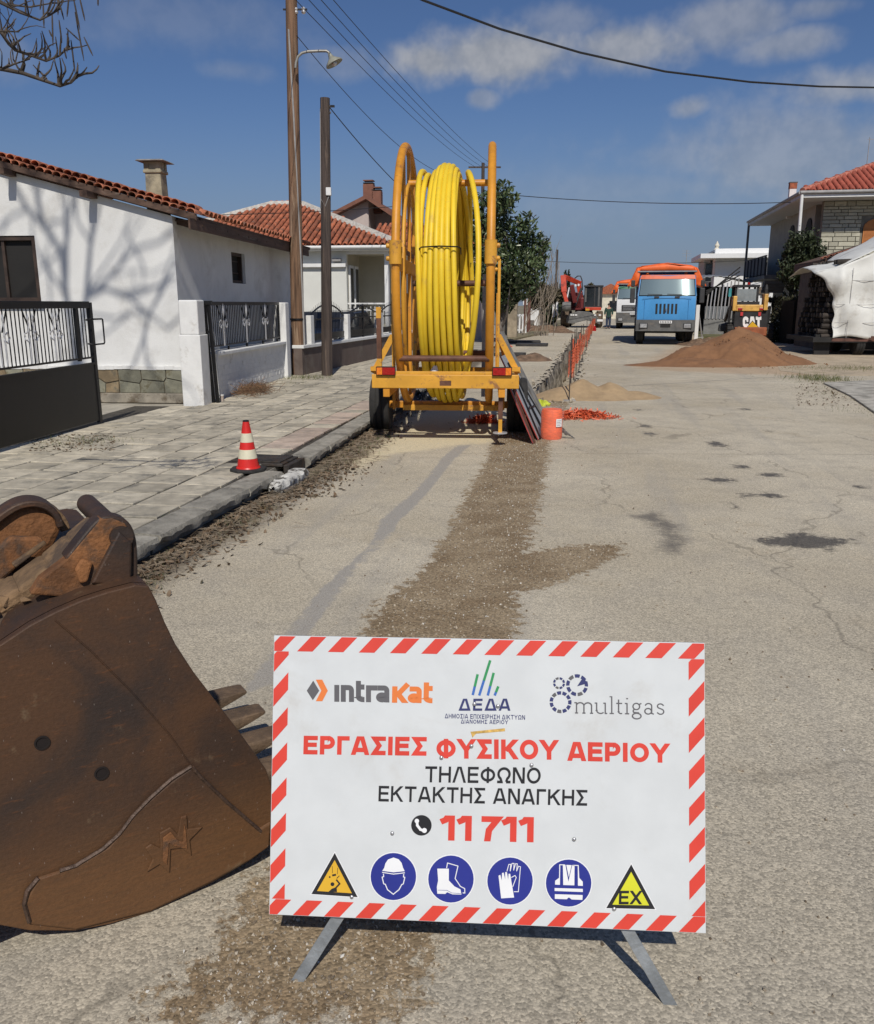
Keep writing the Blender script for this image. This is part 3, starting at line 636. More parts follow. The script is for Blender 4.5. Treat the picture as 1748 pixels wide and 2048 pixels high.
# ================================================================ works notice board in the foreground
def notice_board():
    cx, cy, cz, yaw, tilt, roll, w, h = .12, 1.937, .524, -.08, .283, .013, 1.1, .714
    # local x right, local y away from the camera, local z up along the board
    rot = Matrix.Rotation(yaw, 3, 'Z') @ Matrix.Rotation(-tilt, 3, 'X') @ Matrix.Rotation(-roll, 3, 'Y')
    t = thing('notice_board', 'white gas works notice board with red and white striped border on metal legs', 'sign', (cx, cy, cz))
    t.rotation_euler = rot.to_euler()
    ri = rot.transposed(); C = Vector((cx, cy, cz))
    def S(px, py):                        # photo position to board coordinates
        d = ri @ Vector(ray(px, py)); o = ri @ (Vector((0, 0, CAM_H)) - C); k = -o.y/d.y
        return (o.x+d.x*k, o.z+d.z*k)
    white = M('board_white', (.62, .645, .65), .42, var=.035, vs=7, spec=.5, dirt=(.52, .515, .49), ds=3.2, dlo=.56, dhi=.8)
    red = M('board_red', (.66, .055, .035), .45, var=.06, vs=6); blk = M('board_black', (.016, .016, .018), .45, var=.1)
    blue = M('board_blue', (.022, .032, .25), .4, var=.05); gry = M('board_grey', (.115, .112, .118), .45, var=.05); org = M('board_orange', (.75, .20, .045), .45, var=.05)
    navy = M('board_navy', (.035, .042, .14), .45, var=.05); yel = M('board_yellow', (.72, .42, .03), .45, var=.05); yel2 = M('board_lemon', (.66, .66, .03), .45, var=.05); grn = M('board_green', (.03, .26, .09), .45); blu2 = M('board_azure', (.045, .14, .45), .45)
    scratch = M('board_scuff', (.60, .38, .10), .7, var=.4, vs=60)
    wht2 = M('print_white', (.80, .81, .82), .42, var=.03)
    MB().box((0, .006, 0), (w, .004, h)).build('back_sheet', M('zinc', (.42, .43, .44), .45, .7, var=.1, vs=20), t)
    MB().box((0, .001, 0), (w, .006, h)).build('panel', white, t, bevel=.001)
    L1, L2, L3 = -.0027, -.0034, -.0041
    def flat(polys, name, mat, y, par=t):
        b = MB()
        for k, p in enumerate(polys): b.add([(x, y-.00008*(k % 4), z) for x, z in p], [tuple(range(len(p)))])
        return b.build(name, mat, par)
    def lines(pts, wd, closed=False):     # thick polyline as quads
        out = []; n = len(pts)
        for i in range(n if closed else n-1):
            a = Vector(pts[i]); b = Vector(pts[(i+1) % n]); d = (b-a)
            if d.length < 1e-7: continue
            d.normalize(); q = Vector((-d.y, d.x))*wd/2; e = d*wd*.35
            out.append([tuple(a-e-q), tuple(b+e-q), tuple(b+e+q), tuple(a-e+q)])
        return out
    # striped border: slanting red bars, mitred at the frame
    bw = .040; P_ = .081; sl = .9
    def clip(poly, ax, v, keep_less):
        out = []; n = len(poly)
        for i in range(n):
            a, b = poly[i], poly[(i+1) % n]; ia = (a[ax] <= v) == keep_less or a[ax] == v; ib = (b[ax] <= v) == keep_less or b[ax] == v
            if ia: out.append(a)
            if ia != ib:
                k = (v-a[ax])/(b[ax]-a[ax]); out.append((a[0]+(b[0]-a[0])*k, a[1]+(b[1]-a[1])*k))
        return out
    e = .0015; n = 0
    for side in range(4):
        if side < 2:
            z0, z1 = (h/2-bw, h/2-e) if side == 0 else (-h/2+e, -h/2+bw)
            k = -w/2-.1
            while k < w/2+.1:
                p = [(k, z0), (k+P_*.5, z0), (k+P_*.5+bw*sl, z1), (k+bw*sl, z1)]
                p = clip(clip(p, 0, -w/2+e, False), 0, w/2-e, True)
                if len(p) > 2: flat([p], 'stripe', red, L1)
                k += P_
        else:
            x0, x1 = (-w/2+e, -w/2+bw) if side == 2 else (w/2-bw, w/2-e)
            k = -h/2-.1
            while k < h/2+.1:
                p = [(x0, k), (x1, k+bw/sl), (x1, k+bw/sl+P_*.5/sl), (x0, k+P_*.5/sl)]
                p = clip(clip(p, 1, -h/2+bw+.0008, False), 1, h/2-bw-.0008, True)
                if len(p) > 2: flat([p], 'stripe', red, L1)
                k += P_/sl
    def fit(body, mat, x0, y0, x1, y1, x2, y2, th=.22, y=L1, gap=.12, join=False, lo=0.0, hi=1.0, word=.45):   # top-left, bottom-left, bottom-right in the photo
        J = MB()
        def put(i, polys):
            b = J if join else MB()
            for p, k in polys: b.add([(x, y-.00012*k, z) for x, z in p], [tuple(range(len(p)))])
            if not join: b.build('letter', mat, t)
        lettering(body, th, gap, S(x0, y0), S(x1, y1), S(x2, y2), put, lo, hi, word)
        if join: tag(J.build('small_print', mat, t), kind='stuff')
    fit('ΕΡΓΑΣΙΕΣ', red, 608, 1471, 607, 1508, 853, 1511, .235)
    fit('ΦΥΣΙΚΟΥ', red, 873, 1477, 873, 1516, 1115, 1519, .235)
    fit('ΑΕΡΙΟΥ', red, 1136, 1483, 1136, 1521, 1337, 1525, .235)
    fit('ΤΗΛΕΦΩΝΟ', blk, 851, 1532, 850, 1564, 1081, 1567, .165, gap=.14)
    fit('ΕΚΤΑΚΤΗΣ ΑΝΑΓΚΗΣ', blk, 758, 1571, 757, 1602, 1174, 1611, .165, gap=.14)
    fit('11 711', red, 882, 1630, 881, 1680, 1067, 1684, .23, gap=.10, word=.24)
    fit('ıntra', gry, 669, 1360, 669, 1403, 779, 1404.5, .235, gap=.07)
    fit('κat', org, 785, 1363, 784, 1405, 865, 1406, .235, gap=.06)
    flat([[S(614, 1381), S(627, 1361), S(639, 1381), S(626, 1400)]], 'logo_mark', gry, L1)
    flat([[S(632, 1359), S(645, 1359), S(656, 1381), S(645, 1402), S(632, 1402), S(643, 1381)]], 'logo_mark', org, L1)
    fit('ΔΕΔΑ', navy, 919, 1397, 918, 1421, 1020, 1421, .19, gap=.22)
    fit('ΔΗΜΟΣΙΑ ΕΠΙΧΕΙΡΗΣΗ ΔΙΚΤΥΩΝ', navy, 890, 1427, 890, 1436, 1050, 1439, .17, gap=.2, join=True)
    fit('ΔΙΑΝΟΜΗΣ ΑΕΡΙΟΥ', navy, 922, 1438.5, 922, 1446.5, 1016, 1448, .17, gap=.2, join=True)
    for (xa, ya, xb, yb) in ((946, 1388, 955, 1350), (959, 1389, 980, 1322), (976, 1389, 987, 1347), (990, 1389, 996, 1374)):
        A, B = Vector(S(xa, ya)), Vector(S(xb, yb)); mid = A.lerp(B, .45)
        flat(lines([A, mid], .0065), 'logo_bar', blu2, L1); flat(lines([mid, B], .0065), 'logo_bar', grn, L2)
    # multigas: light serif lettering and three segmented rings
    def ring(px, py, r, wd, n, mats, gap=.12, a0=0):
        c = Vector(S(px, py)); rr = abs(S(px+r, py)[0]-c.x); ww = wd/1.0
        for i in range(n):
            p = []; A0 = a0+2*math.pi*(i+gap)/n; A1 = a0+2*math.pi*(i+1-gap)/n
            for k in range(5): a = A0+(A1-A0)*k/4; p.append((c.x+math.cos(a)*rr, c.y+math.sin(a)*rr))
            for k in range(5): a = A1+(A0-A1)*k/4; p.append((c.x+math.cos(a)*(rr-ww), c.y+math.sin(a)*(rr-ww)))
            flat([p], 'logo_ring', mats[i % len(mats)], L1)
    ring(1118, 1366, 12, .0055, 8, [navy, navy, gry]); ring(1154, 1370, 22, .0085, 9, [navy, navy, gry, navy], a0=.5); ring(1121, 1404, 22, .0085, 11, [navy, navy, navy, gry], a0=.3)
    flat([[S(1154, 1372), S(1166, 1354), S(1175, 1366)]], 'logo_mark', navy, L2)
    fit(['rm','ru','rl','rt','ri','rg','ra','rs'], gry, 1149, 1391, 1149, 1426, 1330, 1429, .068, gap=.05, lo=-.3)
    flat([[S(941, 1463), S(1010, 1456), S(1010, 1462), S(952, 1467), S(945, 1475)]], 'paint_scuff', scratch, L1)
    # telephone roundel
    def disc(px, py, rx, ry=None, n=36):
        c = Vector(S(px, py)); ax = Vector(S(px+rx, py))-c; az = Vector(S(px, py-(ry or rx)))-c
        return [tuple(c+ax*math.cos(2*math.pi*k/n)+az*math.sin(2*math.pi*k/n)) for k in range(n)]
    flat([disc(843, 1650, 20.5)], 'roundel', blk, L1)
    arc = [S(834, 1641), S(835, 1650), S(841, 1658), S(849, 1661)]
    flat(lines(arc, .0065) + [disc(834, 1641, 4.5, n=12), disc(849, 1660, 5, n=12)], 'handset', wht2, L2)
    # mandatory roundels
    for (px, py) in ((787, 1752), (902, 1757), (1020, 1761), (1137, 1765)):
        flat([disc(px, py, 47.5, 49)], 'roundel_edge', wht2, L1); flat([disc(px, py, 45.5, 47)], 'roundel', blue, L2)
    def zz(px, py): return [S(a, b) for a, b in zip(px, py)]
    L4 = L3-.0007
    # helmet: crop scale 380/1748, origin (620,1690)
    def c1(p): return [S(620+x*.2174, 1690+y*.2174) for x, y in p]
    def c2(p): return [S(960+x*.2117, 1690+y*.2117) for x, y in p]
    dome = [(667, 232), (685, 205), (695, 165), (720, 128), (770, 110), (818, 126), (845, 160), (856, 200), (873, 235), (770, 246)]
    flat([c1(dome)], 'helmet_pictogram', wht2, L3); flat(lines(c1([(668, 246), (770, 262), (872, 250)]), .0022), 'helmet_brim', wht2, L3)
    flat(lines(c1([(678, 262), (680, 285), (666, 290), (680, 350), (695, 356), (715, 405), (768, 447), (820, 405), (846, 358), (860, 352), (874, 292), (862, 288), (864, 264)]), .0024), 'face_outline', wht2, L3)
    flat([c1([(1172, 212), (1278, 212), (1278, 320), (1330, 375), (1385, 402), (1394, 450), (1312, 448), (1262, 428), (1246, 444), (1172, 442), (1168, 380), (1180, 320)])], 'boot_pictogram', wht2, L3)
    flat(lines(c1([(1180, 408), (1262, 410), (1306, 434), (1388, 440)]), .001), 'boot_sole', blue, L4)
    flat(lines(c1([(1258, 205), (1266, 160), (1362, 188), (1336, 302), (1385, 375), (1424, 395), (1425, 436), (1408, 434)]), .0022), 'boot_outline', wht2, L3)
    flat([c2([(175, 285), (192, 275), (205, 330), (208, 258), (224, 256), (238, 320), (238, 250), (254, 250), (266, 322), (270, 266), (285, 266), (300, 360), (322, 490), (200, 498)])], 'glove_pictogram', wht2, L3)
    flat(lines(c2([(255, 240), (272, 178), (290, 176), (285, 240), (302, 168), (322, 168), (318, 232), (336, 170), (352, 172), (346, 240), (364, 194), (382, 200), (362, 435), (322, 435)]), .0018) + lines(c2([(298, 300), (330, 282), (342, 300), (310, 385)]), .0018), 'glove_outline', wht2, L3)
    flat([c2([(750, 180), (800, 180), (833, 330), (882, 184), (932, 184), (934, 300), (968, 340), (970, 382), (926, 380), (920, 190), (894, 190), (890, 374), (785, 370), (782, 186), (756, 186), (752, 370), (708, 368), (710, 330), (746, 300)])] if False else
         [c2([(782, 182), (806, 182), (834, 340), (870, 184), (892, 186), (890, 375), (785, 372)]), c2([(748, 178), (757, 178), (754, 370), (708, 368), (709, 332), (746, 304)]), c2([(922, 186), (931, 186), (936, 304), (969, 340), (970, 380), (924, 378)]), c2([(750, 176), (802, 178), (802, 186), (750, 184)]), c2([(874, 182), (930, 184), (930, 192), (874, 190)]),
          c2([(704, 400), (970, 408), (970, 438), (704, 428)]), c2([(706, 458), (968, 466), (966, 512), (866, 508), (838, 488), (818, 506), (706, 502)]), c2([(814, 182), (864, 184), (838, 300)])], 'vest_pictogram', wht2, L3)
    def triangle(P3, fill, name):
        c = sum((Vector(S(*q)) for q in P3), Vector((0, 0)))/3; V3 = [Vector(S(*q)) for q in P3]
        sc = lambda k: [tuple(c+(q-c)*k) for q in V3]
        flat([sc(1.10)], 'sign_edge', wht2, L1); flat([sc(1.04)], 'warning_border', blk, L2); flat([sc(.78)], name, fill, L3)
    triangle([(670, 1707), (625, 1786), (714, 1792)], yel, 'warning_field'); triangle([(1262, 1730), (1214, 1814), (1308, 1816)], yel2, 'warning_field')
    fit('EX', blk, 1238, 1780, 1237, 1807, 1282, 1807, .19, L4)
    flat([disc(620+210*.2174, 1690+354*.2174, 4, n=10), c1([(172, 425), (205, 395), (248, 380), (252, 425)]), c1([(205, 265), (242, 258), (244, 275), (210, 282)])] + lines(c1([(240, 388), (276, 350), (248, 316)]), .004) + lines(c1([(208, 190), (210, 250)]), .0012) + lines(c1([(258, 205), (256, 260)]), .0012) + [disc(620+185*.2174, 1690+288*.2174, 1.8, n=8)] + lines(c1([(250, 300), (272, 278)]), .0018), 'falling_pictogram', blk, L4)
    # rivets and bolts
    zn = M('rivet_zinc', (.55, .55, .56), .35, .85, var=.1, vs=60)
    for px, py in ((785, 1665), (1148, 1677), (883, 1514), (1063, 1529), (704, 1792), (1228, 1816), (943, 1491), (996, 1411), (949, 1407)):
        x, z = S(px, py); MB().lathe([(.0052, 0), (.005, .0015), (.0035, .003), (.0006, .0036)], n=12).build('rivet', zn, t, smooth=50).matrix_local = Matrix.Translation((x, L4-.0006, z)) @ Matrix.Rotation(math.pi/2, 4, 'X')
    # folding stand of galvanised angle
    gz = M('galvanised', (.30, .32, .33), .5, .6, var=.2, vs=14, bump=.2, bs=90)
    for (fx, fy, tx, ty) in ((585, 1980, 880, 1514), (1354, 2036, 1063, 1529)):
        a_ = S(fx, fy); x, z = S(tx, ty); f = Vector((a_[0], .022, a_[1])); top = Vector((x, .022, z)); side = 1 if fx < 900 else -1
        MB().bar(f, top, .003, .030).bar(f+Vector((side*.0135, .013, 0)), top+Vector((side*.0135, .013, 0)), .026, .003).build('front_leg', gz, t, bevel=.001)
    for sx, fx, px_ in ((-1, -.30, 690), (1, .62, 1260)):
        g = ri @ (Vector((.12+sx*.42, 2.50, .0)) - C); x, z = S(966+sx*92, 1515)
        MB().bar(g, (x, .03, z), .028, .006).build('back_leg', gz, t)
    MB().bar((-.30, .016, -.18), (.28, .016, -.19), .03, .004).build('crossbar', gz, t)
notice_board()

# ================================================================ rusty excavator bucket
def bucket():
    az = 57.65; u = Vector((math.sin(R(az)), math.cos(R(az)), 0)); nrm = Vector((u.y, -u.x, 0))     # u along the side plate, nrm towards the camera
    A = G(290, 1829); off = (Vector((A.x, A.y, 0))).dot(nrm)
    O = Vector((A.x, A.y, 0))
    t = thing('excavator_bucket', 'rusty brown excavator bucket lying on the road with its teeth to the right', 'bucket', O, az-90)
    # local x = u, local y = away from the camera, local z up
    def q(px, py, yd=0.0):
        d = Vector(ray(px, py)); k = (off-yd)/d.dot(nrm); p = Vector((0, 0, CAM_H)) + d*k
        return ((p-O).dot(u), p.z)
    rust = bpy.data.materials.new('bucket_rust'); rust.use_nodes = True
    nt = NT(rust.node_tree); b = nt.n['Principled BSDF']; v = nt.new('TexCoord').outputs['Object']
    n1 = nt.noise(v, 2.3, 7, .6, .4); n2 = nt.noise(nt.vmath('MULTIPLY', v, (5, 5, 22)).outputs[0], 3.0, 6, .7); n3 = nt.noise(v, 95, 3, .6); sp = nt.voro(nt.vmath('MULTIPLY', v, (1, 1, .3)).outputs[0], 105)
    zz = nt.new('SeparateXYZ', i_0=v).outputs[2]
    c = nt.mix(nt.step(n1, .36, .62), (.036, .024, .019), (.085, .040, .018))
    low = nt.step(nt.math('ADD', zz, nt.math('MULTIPLY', nt.math('SUBTRACT', n1, .5), .5)), .42, .12)
    c = nt.mix(nt.math('MULTIPLY', low, .8), c, (.155, .073, .027))
    c = nt.mix(nt.math('MULTIPLY', nt.step(n2, .55, .72), .55), c, (.15, .058, .020))
    c = nt.mix(nt.math('MULTIPLY', nt.step(nt.noise(v, 6, 6, .7), .6, .72), .5), c, (.23, .17, .10))
    c = nt.mix(.5, c, nt.mix(n3, (.45,)*3, (1.6,)*3), 'MULTIPLY')
    fl = nt.math('MULTIPLY', nt.step(sp.outputs['Distance'], .13, .05), nt.step(nt.new('SeparateColor', i_0=sp.outputs['Color']).outputs[0], .62, .68))
    c = nt.mix(nt.math('MULTIPLY', fl, .38), c, (.40, .34, .30))
    hc = nt.noise(nt.vmath('MULTIPLY', v, (7, 7, 50)).outputs[0], 1.6, 6, .75, 1.5); c = nt.mix(nt.math('MULTIPLY', nt.math('MULTIPLY', nt.step(hc, .52, .60), low), .28), c, (.20, .088, .032)); c = nt.mix(nt.math('MULTIPLY', nt.math('MULTIPLY', nt.step(hc, .47, .40), low), .25), c, (.07, .04, .022))
    nt.l.new(c, b.inputs['Base Color']); b.inputs['Metallic'].default_value = .15
    nt.l.new(nt.math('ADD', .48, nt.math('MULTIPLY', n1, .3)), b.inputs['Roughness'])
    bn = nt.new('Bump'); bn.inputs['Strength'].default_value = .35; bn.inputs['Distance'].default_value = .004
    nt.l.new(nt.math('ADD', n3, nt.math('MULTIPLY', n2, .8)), bn.inputs['Height']); nt.l.new(bn.outputs[0], b.inputs['Normal'])
    rust2 = M('bucket_orange_rust', (.20, .085, .030), .8, .1, var=.45, vs=7, bump=.6, bs=60, dirt=(.07, .045, .03), ds=5, dlo=.48, dhi=.62, fine=.35)
    mud = M('bucket_mud', (.185, .115, .06), .95, var=.35, vs=8, bump=.8, bs=40, dirt=(.09, .06, .04), ds=6, dlo=.5, dhi=.62, fine=.3)
    bead = M('weld_bead', (.082, .050, .034), .5, .2, var=.3, vs=60, bump=.5, bs=80)
    WD = 1.02
    front = [q(*p) for p in ((297, 1172), (312, 1200), (330, 1245), (352, 1290), (388, 1345), (430, 1400), (470, 1452), (505, 1500), (533, 1540), (546, 1580), (548, 1640), (542, 1690))]
    bottom = [q(*p) for p in ((500, 1722), (420, 1768), (300, 1826), (220, 1849), (150, 1862), (60, 1862), (0, 1851))]
    bx, bz = bottom[-1]
    bottom = [(x, max(z, .0)) for x, z in bottom]
    back = [(bx-.14, .10), (bx-.24, .24), (bx-.28, .42), (bx-.26, .60), (bx-.18, .75)]
    top = [q(*p) for p in ((0, 1290), (60, 1250), (110, 1224), (165, 1200), (215, 1184), (270, 1170))]
    outline = front + bottom + back + top
    side = MB().prism(outline, 0, .03); side.build('side_plate', rust, t, bevel=.004)
    far = MB().prism(outline, WD-.03, WD); far.build('side_plate', rust, t, bevel=.004)
    # the curved shell between the two side plates, following bottom, back and top
    path = [front[-1]] + bottom + back + top + [front[0]]
    ctr = Vector((bx+.25, .45))
    inner = [tuple(Vector(p) + (ctr-Vector(p)).normalized()*.022) for p in path]
    sh = MB(); n = len(path)
    for y0, y1 in ((.0302, WD-.0302),):
        vs = [(x, y0, z) for x, z in path] + [(x, y1, z) for x, z in path] + [(x, y0, z) for x, z in inner] + [(x, y1, z) for x, z in inner]
        fs = []
        for i in range(n-1): fs += [(i, i+1, n+i+1, n+i), (2*n+i+1, 2*n+i, 3*n+i, 3*n+i+1)]
        fs += [(0, n, 3*n, 2*n), (n-1, 3*n-1, 4*n-1, 2*n-1)]
        sh.add(vs, fs)
    sh.build('shell', rust, t, smooth=40)
    # raised wear plate along the lower edge of the cheek, with weld beads and the cast star
    wear = [q(*p) for p in ((380, 1532), (350, 1552), (310, 1585), (270, 1622), (240, 1660), (215, 1690), (150, 1728), (75, 1752), (48, 1800), (60, 1845))] + [q(*p) for p in ((150, 1855), (300, 1818), (420, 1760), (500, 1715), (536, 1690), (540, 1640))] + [q(515, 1655), q(450, 1600)]
    wear = [(x, max(z, .004)) for x, z in wear]
    MB().prism(wear, -.012, -.0002).build('wear_plate', rust, t, bevel=.006)
    def beadline(pts, r, name='weld_bead'):
        P3 = [q(*p) for p in pts]; P3 = [Vector((x, -.0085 if name == 'weld_bead' else .001, z)) for x, z in P3]; fine = []
        for i in range(len(P3)-1):
            for k in range(6): fine.append(P3[i].lerp(P3[i+1], k/6)+Vector((0, 0, random.uniform(-.0004, .0004))))
        fine.append(P3[-1]); MB().tube(fine, r, 6).build(name, rust if name != 'weld_bead' else bead, t, smooth=60)
    beadline([(381, 1530), (340, 1556), (300, 1592), (265, 1628), (238, 1664), (205, 1694), (150, 1728), (118, 1738)], .0065)
    beadline([(383, 1532), (400, 1552), (450, 1600), (520, 1660)], .006)
    beadline([(76, 1752), (54, 1778), (48, 1805), (58, 1840)], .007)
    star = [q(*p) for p in ((287, 1690), (300, 1681), (318, 1690), (316, 1660), (338, 1648), (352, 1662), (358, 1628), (370, 1624), (372, 1652), (402, 1648), (376, 1674), (380, 1706), (360, 1690), (338, 1692), (336, 1740), (316, 1722), (290, 1738), (302, 1712))]
    MB().prism(star, -.019, -.0122).build('cast_mark', rust, t, bevel=.003)
    s2 = [q(*p) for p in ((322, 1668), (338, 1656), (350, 1672), (362, 1676), (364, 1640), (368, 1656), (370, 1690), (344, 1684), (334, 1678), (330, 1722), (322, 1714))]
    MB().prism(s2, -.0225, -.0192).build('cast_mark', rust2, t, bevel=.001)
    for px, py in ((84, 1485), (203, 1546)):
        x, z = q(px, py)
        MB().lathe([(.019, 0), (.019, .004), (.015, .004), (.0145, .001)], n=20).build('bolt_hole', M('hole_dark', (.010, .006, .005), .9, var=.2), t, smooth=40).matrix_local = Matrix.Translation((x, -.0004, z)) @ Matrix.Rotation(math.pi/2, 4, 'X')
    beadline([(110, 1240), (180, 1300), (260, 1380), (340, 1470), (381, 1530)], .003, 'seam')
    # lip and teeth
    lx, lz = front[-1]; dirv = Vector((1, 0, .10)).normalized()
    MB().bar((lx-.05, .04, lz+.03), (lx-.05, WD-.04, lz+.03), .05, .16).build('cutting_edge', mud, t, bevel=.008)
    for k in range(5):
        y = .10+k*(WD-.2)/4; b = MB()
        prof = [(-.06, .11, .056), (.02, .11, .058), (.022, .095, .062), (.07, .085, .060), (.075, .07, .050), (.15, .05, .048), (.22, .028, .046), (.262, .012, .043), (.270, .006, .038)]
        def fn(u_, v_):
            i = int(round(v_*(len(prof)-1))); x, hh, ww = prof[i]; a = u_*2*math.pi
            ca, sa = math.cos(a), math.sin(a); e = .26
            return (lx-.02+x, y+math.copysign(abs(ca)**e, ca)*ww, lz+.045+x*.16+math.copysign(abs(sa)**e, sa)*hh*.55)
        b.grid(fn, 16, len(prof), True); m_ = len(prof)-1
        b.f.append(tuple(range(m_*16, m_*16+16))); b.build('tooth', M('tooth_steel', (.15, .10, .062), .7, .2, var=.35, vs=9, bump=.6, bs=60, dirt=(.07, .05, .038), ds=6) if k else rust2, t, smooth=40)
        MB().cyl((lx+.05, y-.075, lz+.06), (lx+.05, y+.075, lz+.06), .012).build('tooth_pin', rust2, t, smooth=40)
    # hitch ears on the top plate, cross tubes and stiffeners
    def band(path, th, y0, y1, name, mat):       # bent flat plate following a path
        P2 = [Vector(p) for p in path]; fine = []
        for i in range(len(P2)-1):
            for k in range(4):
                f = k/4; a, b_, c_, d_ = P2[max(0, i-1)], P2[i], P2[i+1], P2[min(len(P2)-1, i+2)]
                fine.append(.5*((2*b_)+(c_-a)*f+(2*a-5*b_+4*c_-d_)*f*f+(3*b_-a-3*c_+d_)*f**3))
        fine.append(P2[-1]); n = len(fine); out = []; inn = []
        for i in range(n):
            d = (fine[min(n-1, i+1)]-fine[max(0, i-1)]).normalized(); q_ = Vector((-d.y, d.x)); out.append(fine[i]+q_*th/2); inn.append(fine[i]-q_*th/2)
        b = MB(); vs = [(p.x, y0, p.y) for p in out]+[(p.x, y1, p.y) for p in out]+[(p.x, y0, p.y) for p in inn]+[(p.x, y1, p.y) for p in inn]; fs = []
        for i in range(n-1): fs += [(i, i+1, n+i+1, n+i), (2*n+i+1, 2*n+i, 3*n+i, 3*n+i+1), (i+1, i, 2*n+i, 2*n+i+1), (n+i, n+i+1, 3*n+i+1, 3*n+i)]
        fs += [(0, n, 3*n, 2*n), (n-1, 3*n-1, 4*n-1, 2*n-1)]; b.add(vs, fs); b.build(name, mat, t, smooth=50, bevel=.005)
    def tr(pts, yd): return [q(px, py, yd) for px, py in pts]
    ear = ((268, 1176), (266, 1120), (264, 1075), (252, 1045), (225, 1034), (200, 1036), (170, 1072), (130, 1120), (80, 1158), (60, 1190), (150, 1195))
    MB().prism(tr(ear, .10), .10, .14).build('hitch_ear', rust2, t, bevel=.006)
    MB().prism(tr(((262, 1172), (264, 1085), (238, 1062), (182, 1168)), .08), .08, .0998).build('ear_gusset', rust, t, bevel=.006)
    MB().prism(tr(((176, 1164), (186, 1126), (164, 1118), (150, 1140), (160, 1168)), .085), .085, .0998).build('ear_lug', rust2, t, bevel=.006)
    rim = tr(((132, 1118), (168, 1072), (198, 1040), (226, 1036), (250, 1046), (263, 1076), (266, 1120), (267, 1170)), .12)
    band(rim, .016, .101, .165, 'ear_rim', rust)
    for y0, dx in ((.36, 0), (.40, 0)):
        pass
    # broad diagonal stiffener and the second, rounded ear further back
    dg = tr(((196, 1044), (150, 1082), (100, 1124), (40, 1166), (-60, 1226)), .26); b2 = MB()
    for i in range(len(dg)-1): b2.bar((dg[i][0], .26, dg[i][1]-.01), (dg[i+1][0]-.006, .26, dg[i+1][1]-.016), .16, .045)
    b2.build('stiffener', mud, t, bevel=.014)
    e3 = ((-90, 1240), (-90, 1120), (-30, 1062), (0, 1040), (30, 1016), (62, 1006), (95, 1012), (118, 1030), (126, 1056), (110, 1090), (60, 1140), (-10, 1190))
    MB().prism(tr(e3, .46), .46, .54).build('hitch_ear', rust2, t, bevel=.02)
    rm3 = tr(((-60, 1090), (-10, 1046), (30, 1018), (62, 1009), (92, 1014), (114, 1032), (122, 1056)), .44); band(rm3, .020, .44, .545, 'ear_rim', rust)
    rm4 = tr(((84, 1022), (104, 1024), (122, 1040), (130, 1060)), .58); band(rm4, .030, .565, .66, 'ear_rim', mud)
    pl = tr(((-40, 1200), (-30, 1120), (20, 1074), (84, 1076), (92, 1090), (30, 1140)), .36); MB().prism(pl, .36, .39).build('ear_plate', rust2, t, bevel=.008)
    kk = tr(((22, 1126), (88, 1080), (92, 1086), (30, 1134)), .355); MB().prism(kk, .340, .3595).build('wear_strip', mud, t, bevel=.004)
    c1_ = q(238, 1070, .12); MB().cyl((c1_[0], .085, c1_[1]), (c1_[0], .56, c1_[1]-.0), .030, n=20).build('pin', rust, t, smooth=40)
    # packed earth between the ears
    hb = MB(); x_a, z_a = q(0, 1190, .3)
    def hf(u_, v_):
        x = x_a-.25+u_*.42; y = .05+v_*.85; f = math.sin(math.pi*u_)*math.sin(math.pi*v_)
        return (x, y, .87+.10*f**.6*(.7+.3*math.sin(u_*9+v_*5))+random.uniform(-.006, .006)-max(0, u_-.6)*.12)
    hb.grid(hf, 26, 26); hb.build('packed_mud', mud, t, smooth=60)
    it = []
    for _ in range(520):                         # soil caked on the hitch and along the lip
        if RNG.random() < .55: p = (x_a-.22+RNG.random()*.40, .14+RNG.random()*.5, .90+RNG.random()*.05)
        else: p = (lx-.10+RNG.random()*.12, .08+RNG.random()*(WD-.14), lz+.10+RNG.random()*.03)
        s_ = .006+.02*RNG.random()**2.5; it.append((int(RNG.integers(12)), TRS(p, RNG.random()*6, RNG.random()*6, RNG.random()*6, s_)))
    so_ = scatter_mesh('caked_soil', mud, ROCKS, it); so_.parent = t; tag(so_, kind='stuff')
    lm_ = MB(); lm_.grid(lambda u, v: (lx-.16+.24*u, .05+(WD-.1)*v, lz+.02+.12*math.sin(math.pi*min(1, u*.9+.08))**.7*(.75+.25*math.sin(v*23))+random.uniform(-.008, .008)), 12, 40); lm_.build('lip_soil', mud, t, smooth=60)
bucket()
# ================================================================ left side of the street
def Lp(t, axis, val, px, py):             # sight line against a plane of a thing's own frame -> local point
    a = -t.rotation_euler.z; ca, sa = math.cos(a), math.sin(a)
    def rot(v): return Vector((v[0]*ca-v[1]*sa, v[0]*sa+v[1]*ca, v[2]))
    o = to_local(t, (0, 0, CAM_H)); d = rot(ray(px, py)); k = (val-o[axis])/d[axis]; return o+d*k
m_white = M('white_stucco', (.70, .70, .68), .9, var=.05, vs=1.2, bump=.35, bs=45, dirt=(.56, .55, .52), ds=1.3, dlo=.48, dhi=.75, fine=.06)
m_white2 = M('white_paint', (.72, .72, .70), .8, var=.06, vs=4, bump=.3, bs=40, dirt=(.52, .50, .46), ds=3, dlo=.58, dhi=.72)
m_terra = M('terracotta', (.34, .105, .050), .85, var=.35, vs=5, rnd=.28, bump=.3, bs=60, dirt=(.17, .085, .055), ds=4, dlo=.52, dhi=.66, fine=.2)
m_terra_old = M('terracotta_old', (.44, .155, .08), .88, var=.35, vs=5, rnd=.30, bump=.3, bs=60, dirt=(.17, .11, .08), ds=4, dlo=.50, dhi=.68, fine=.2)
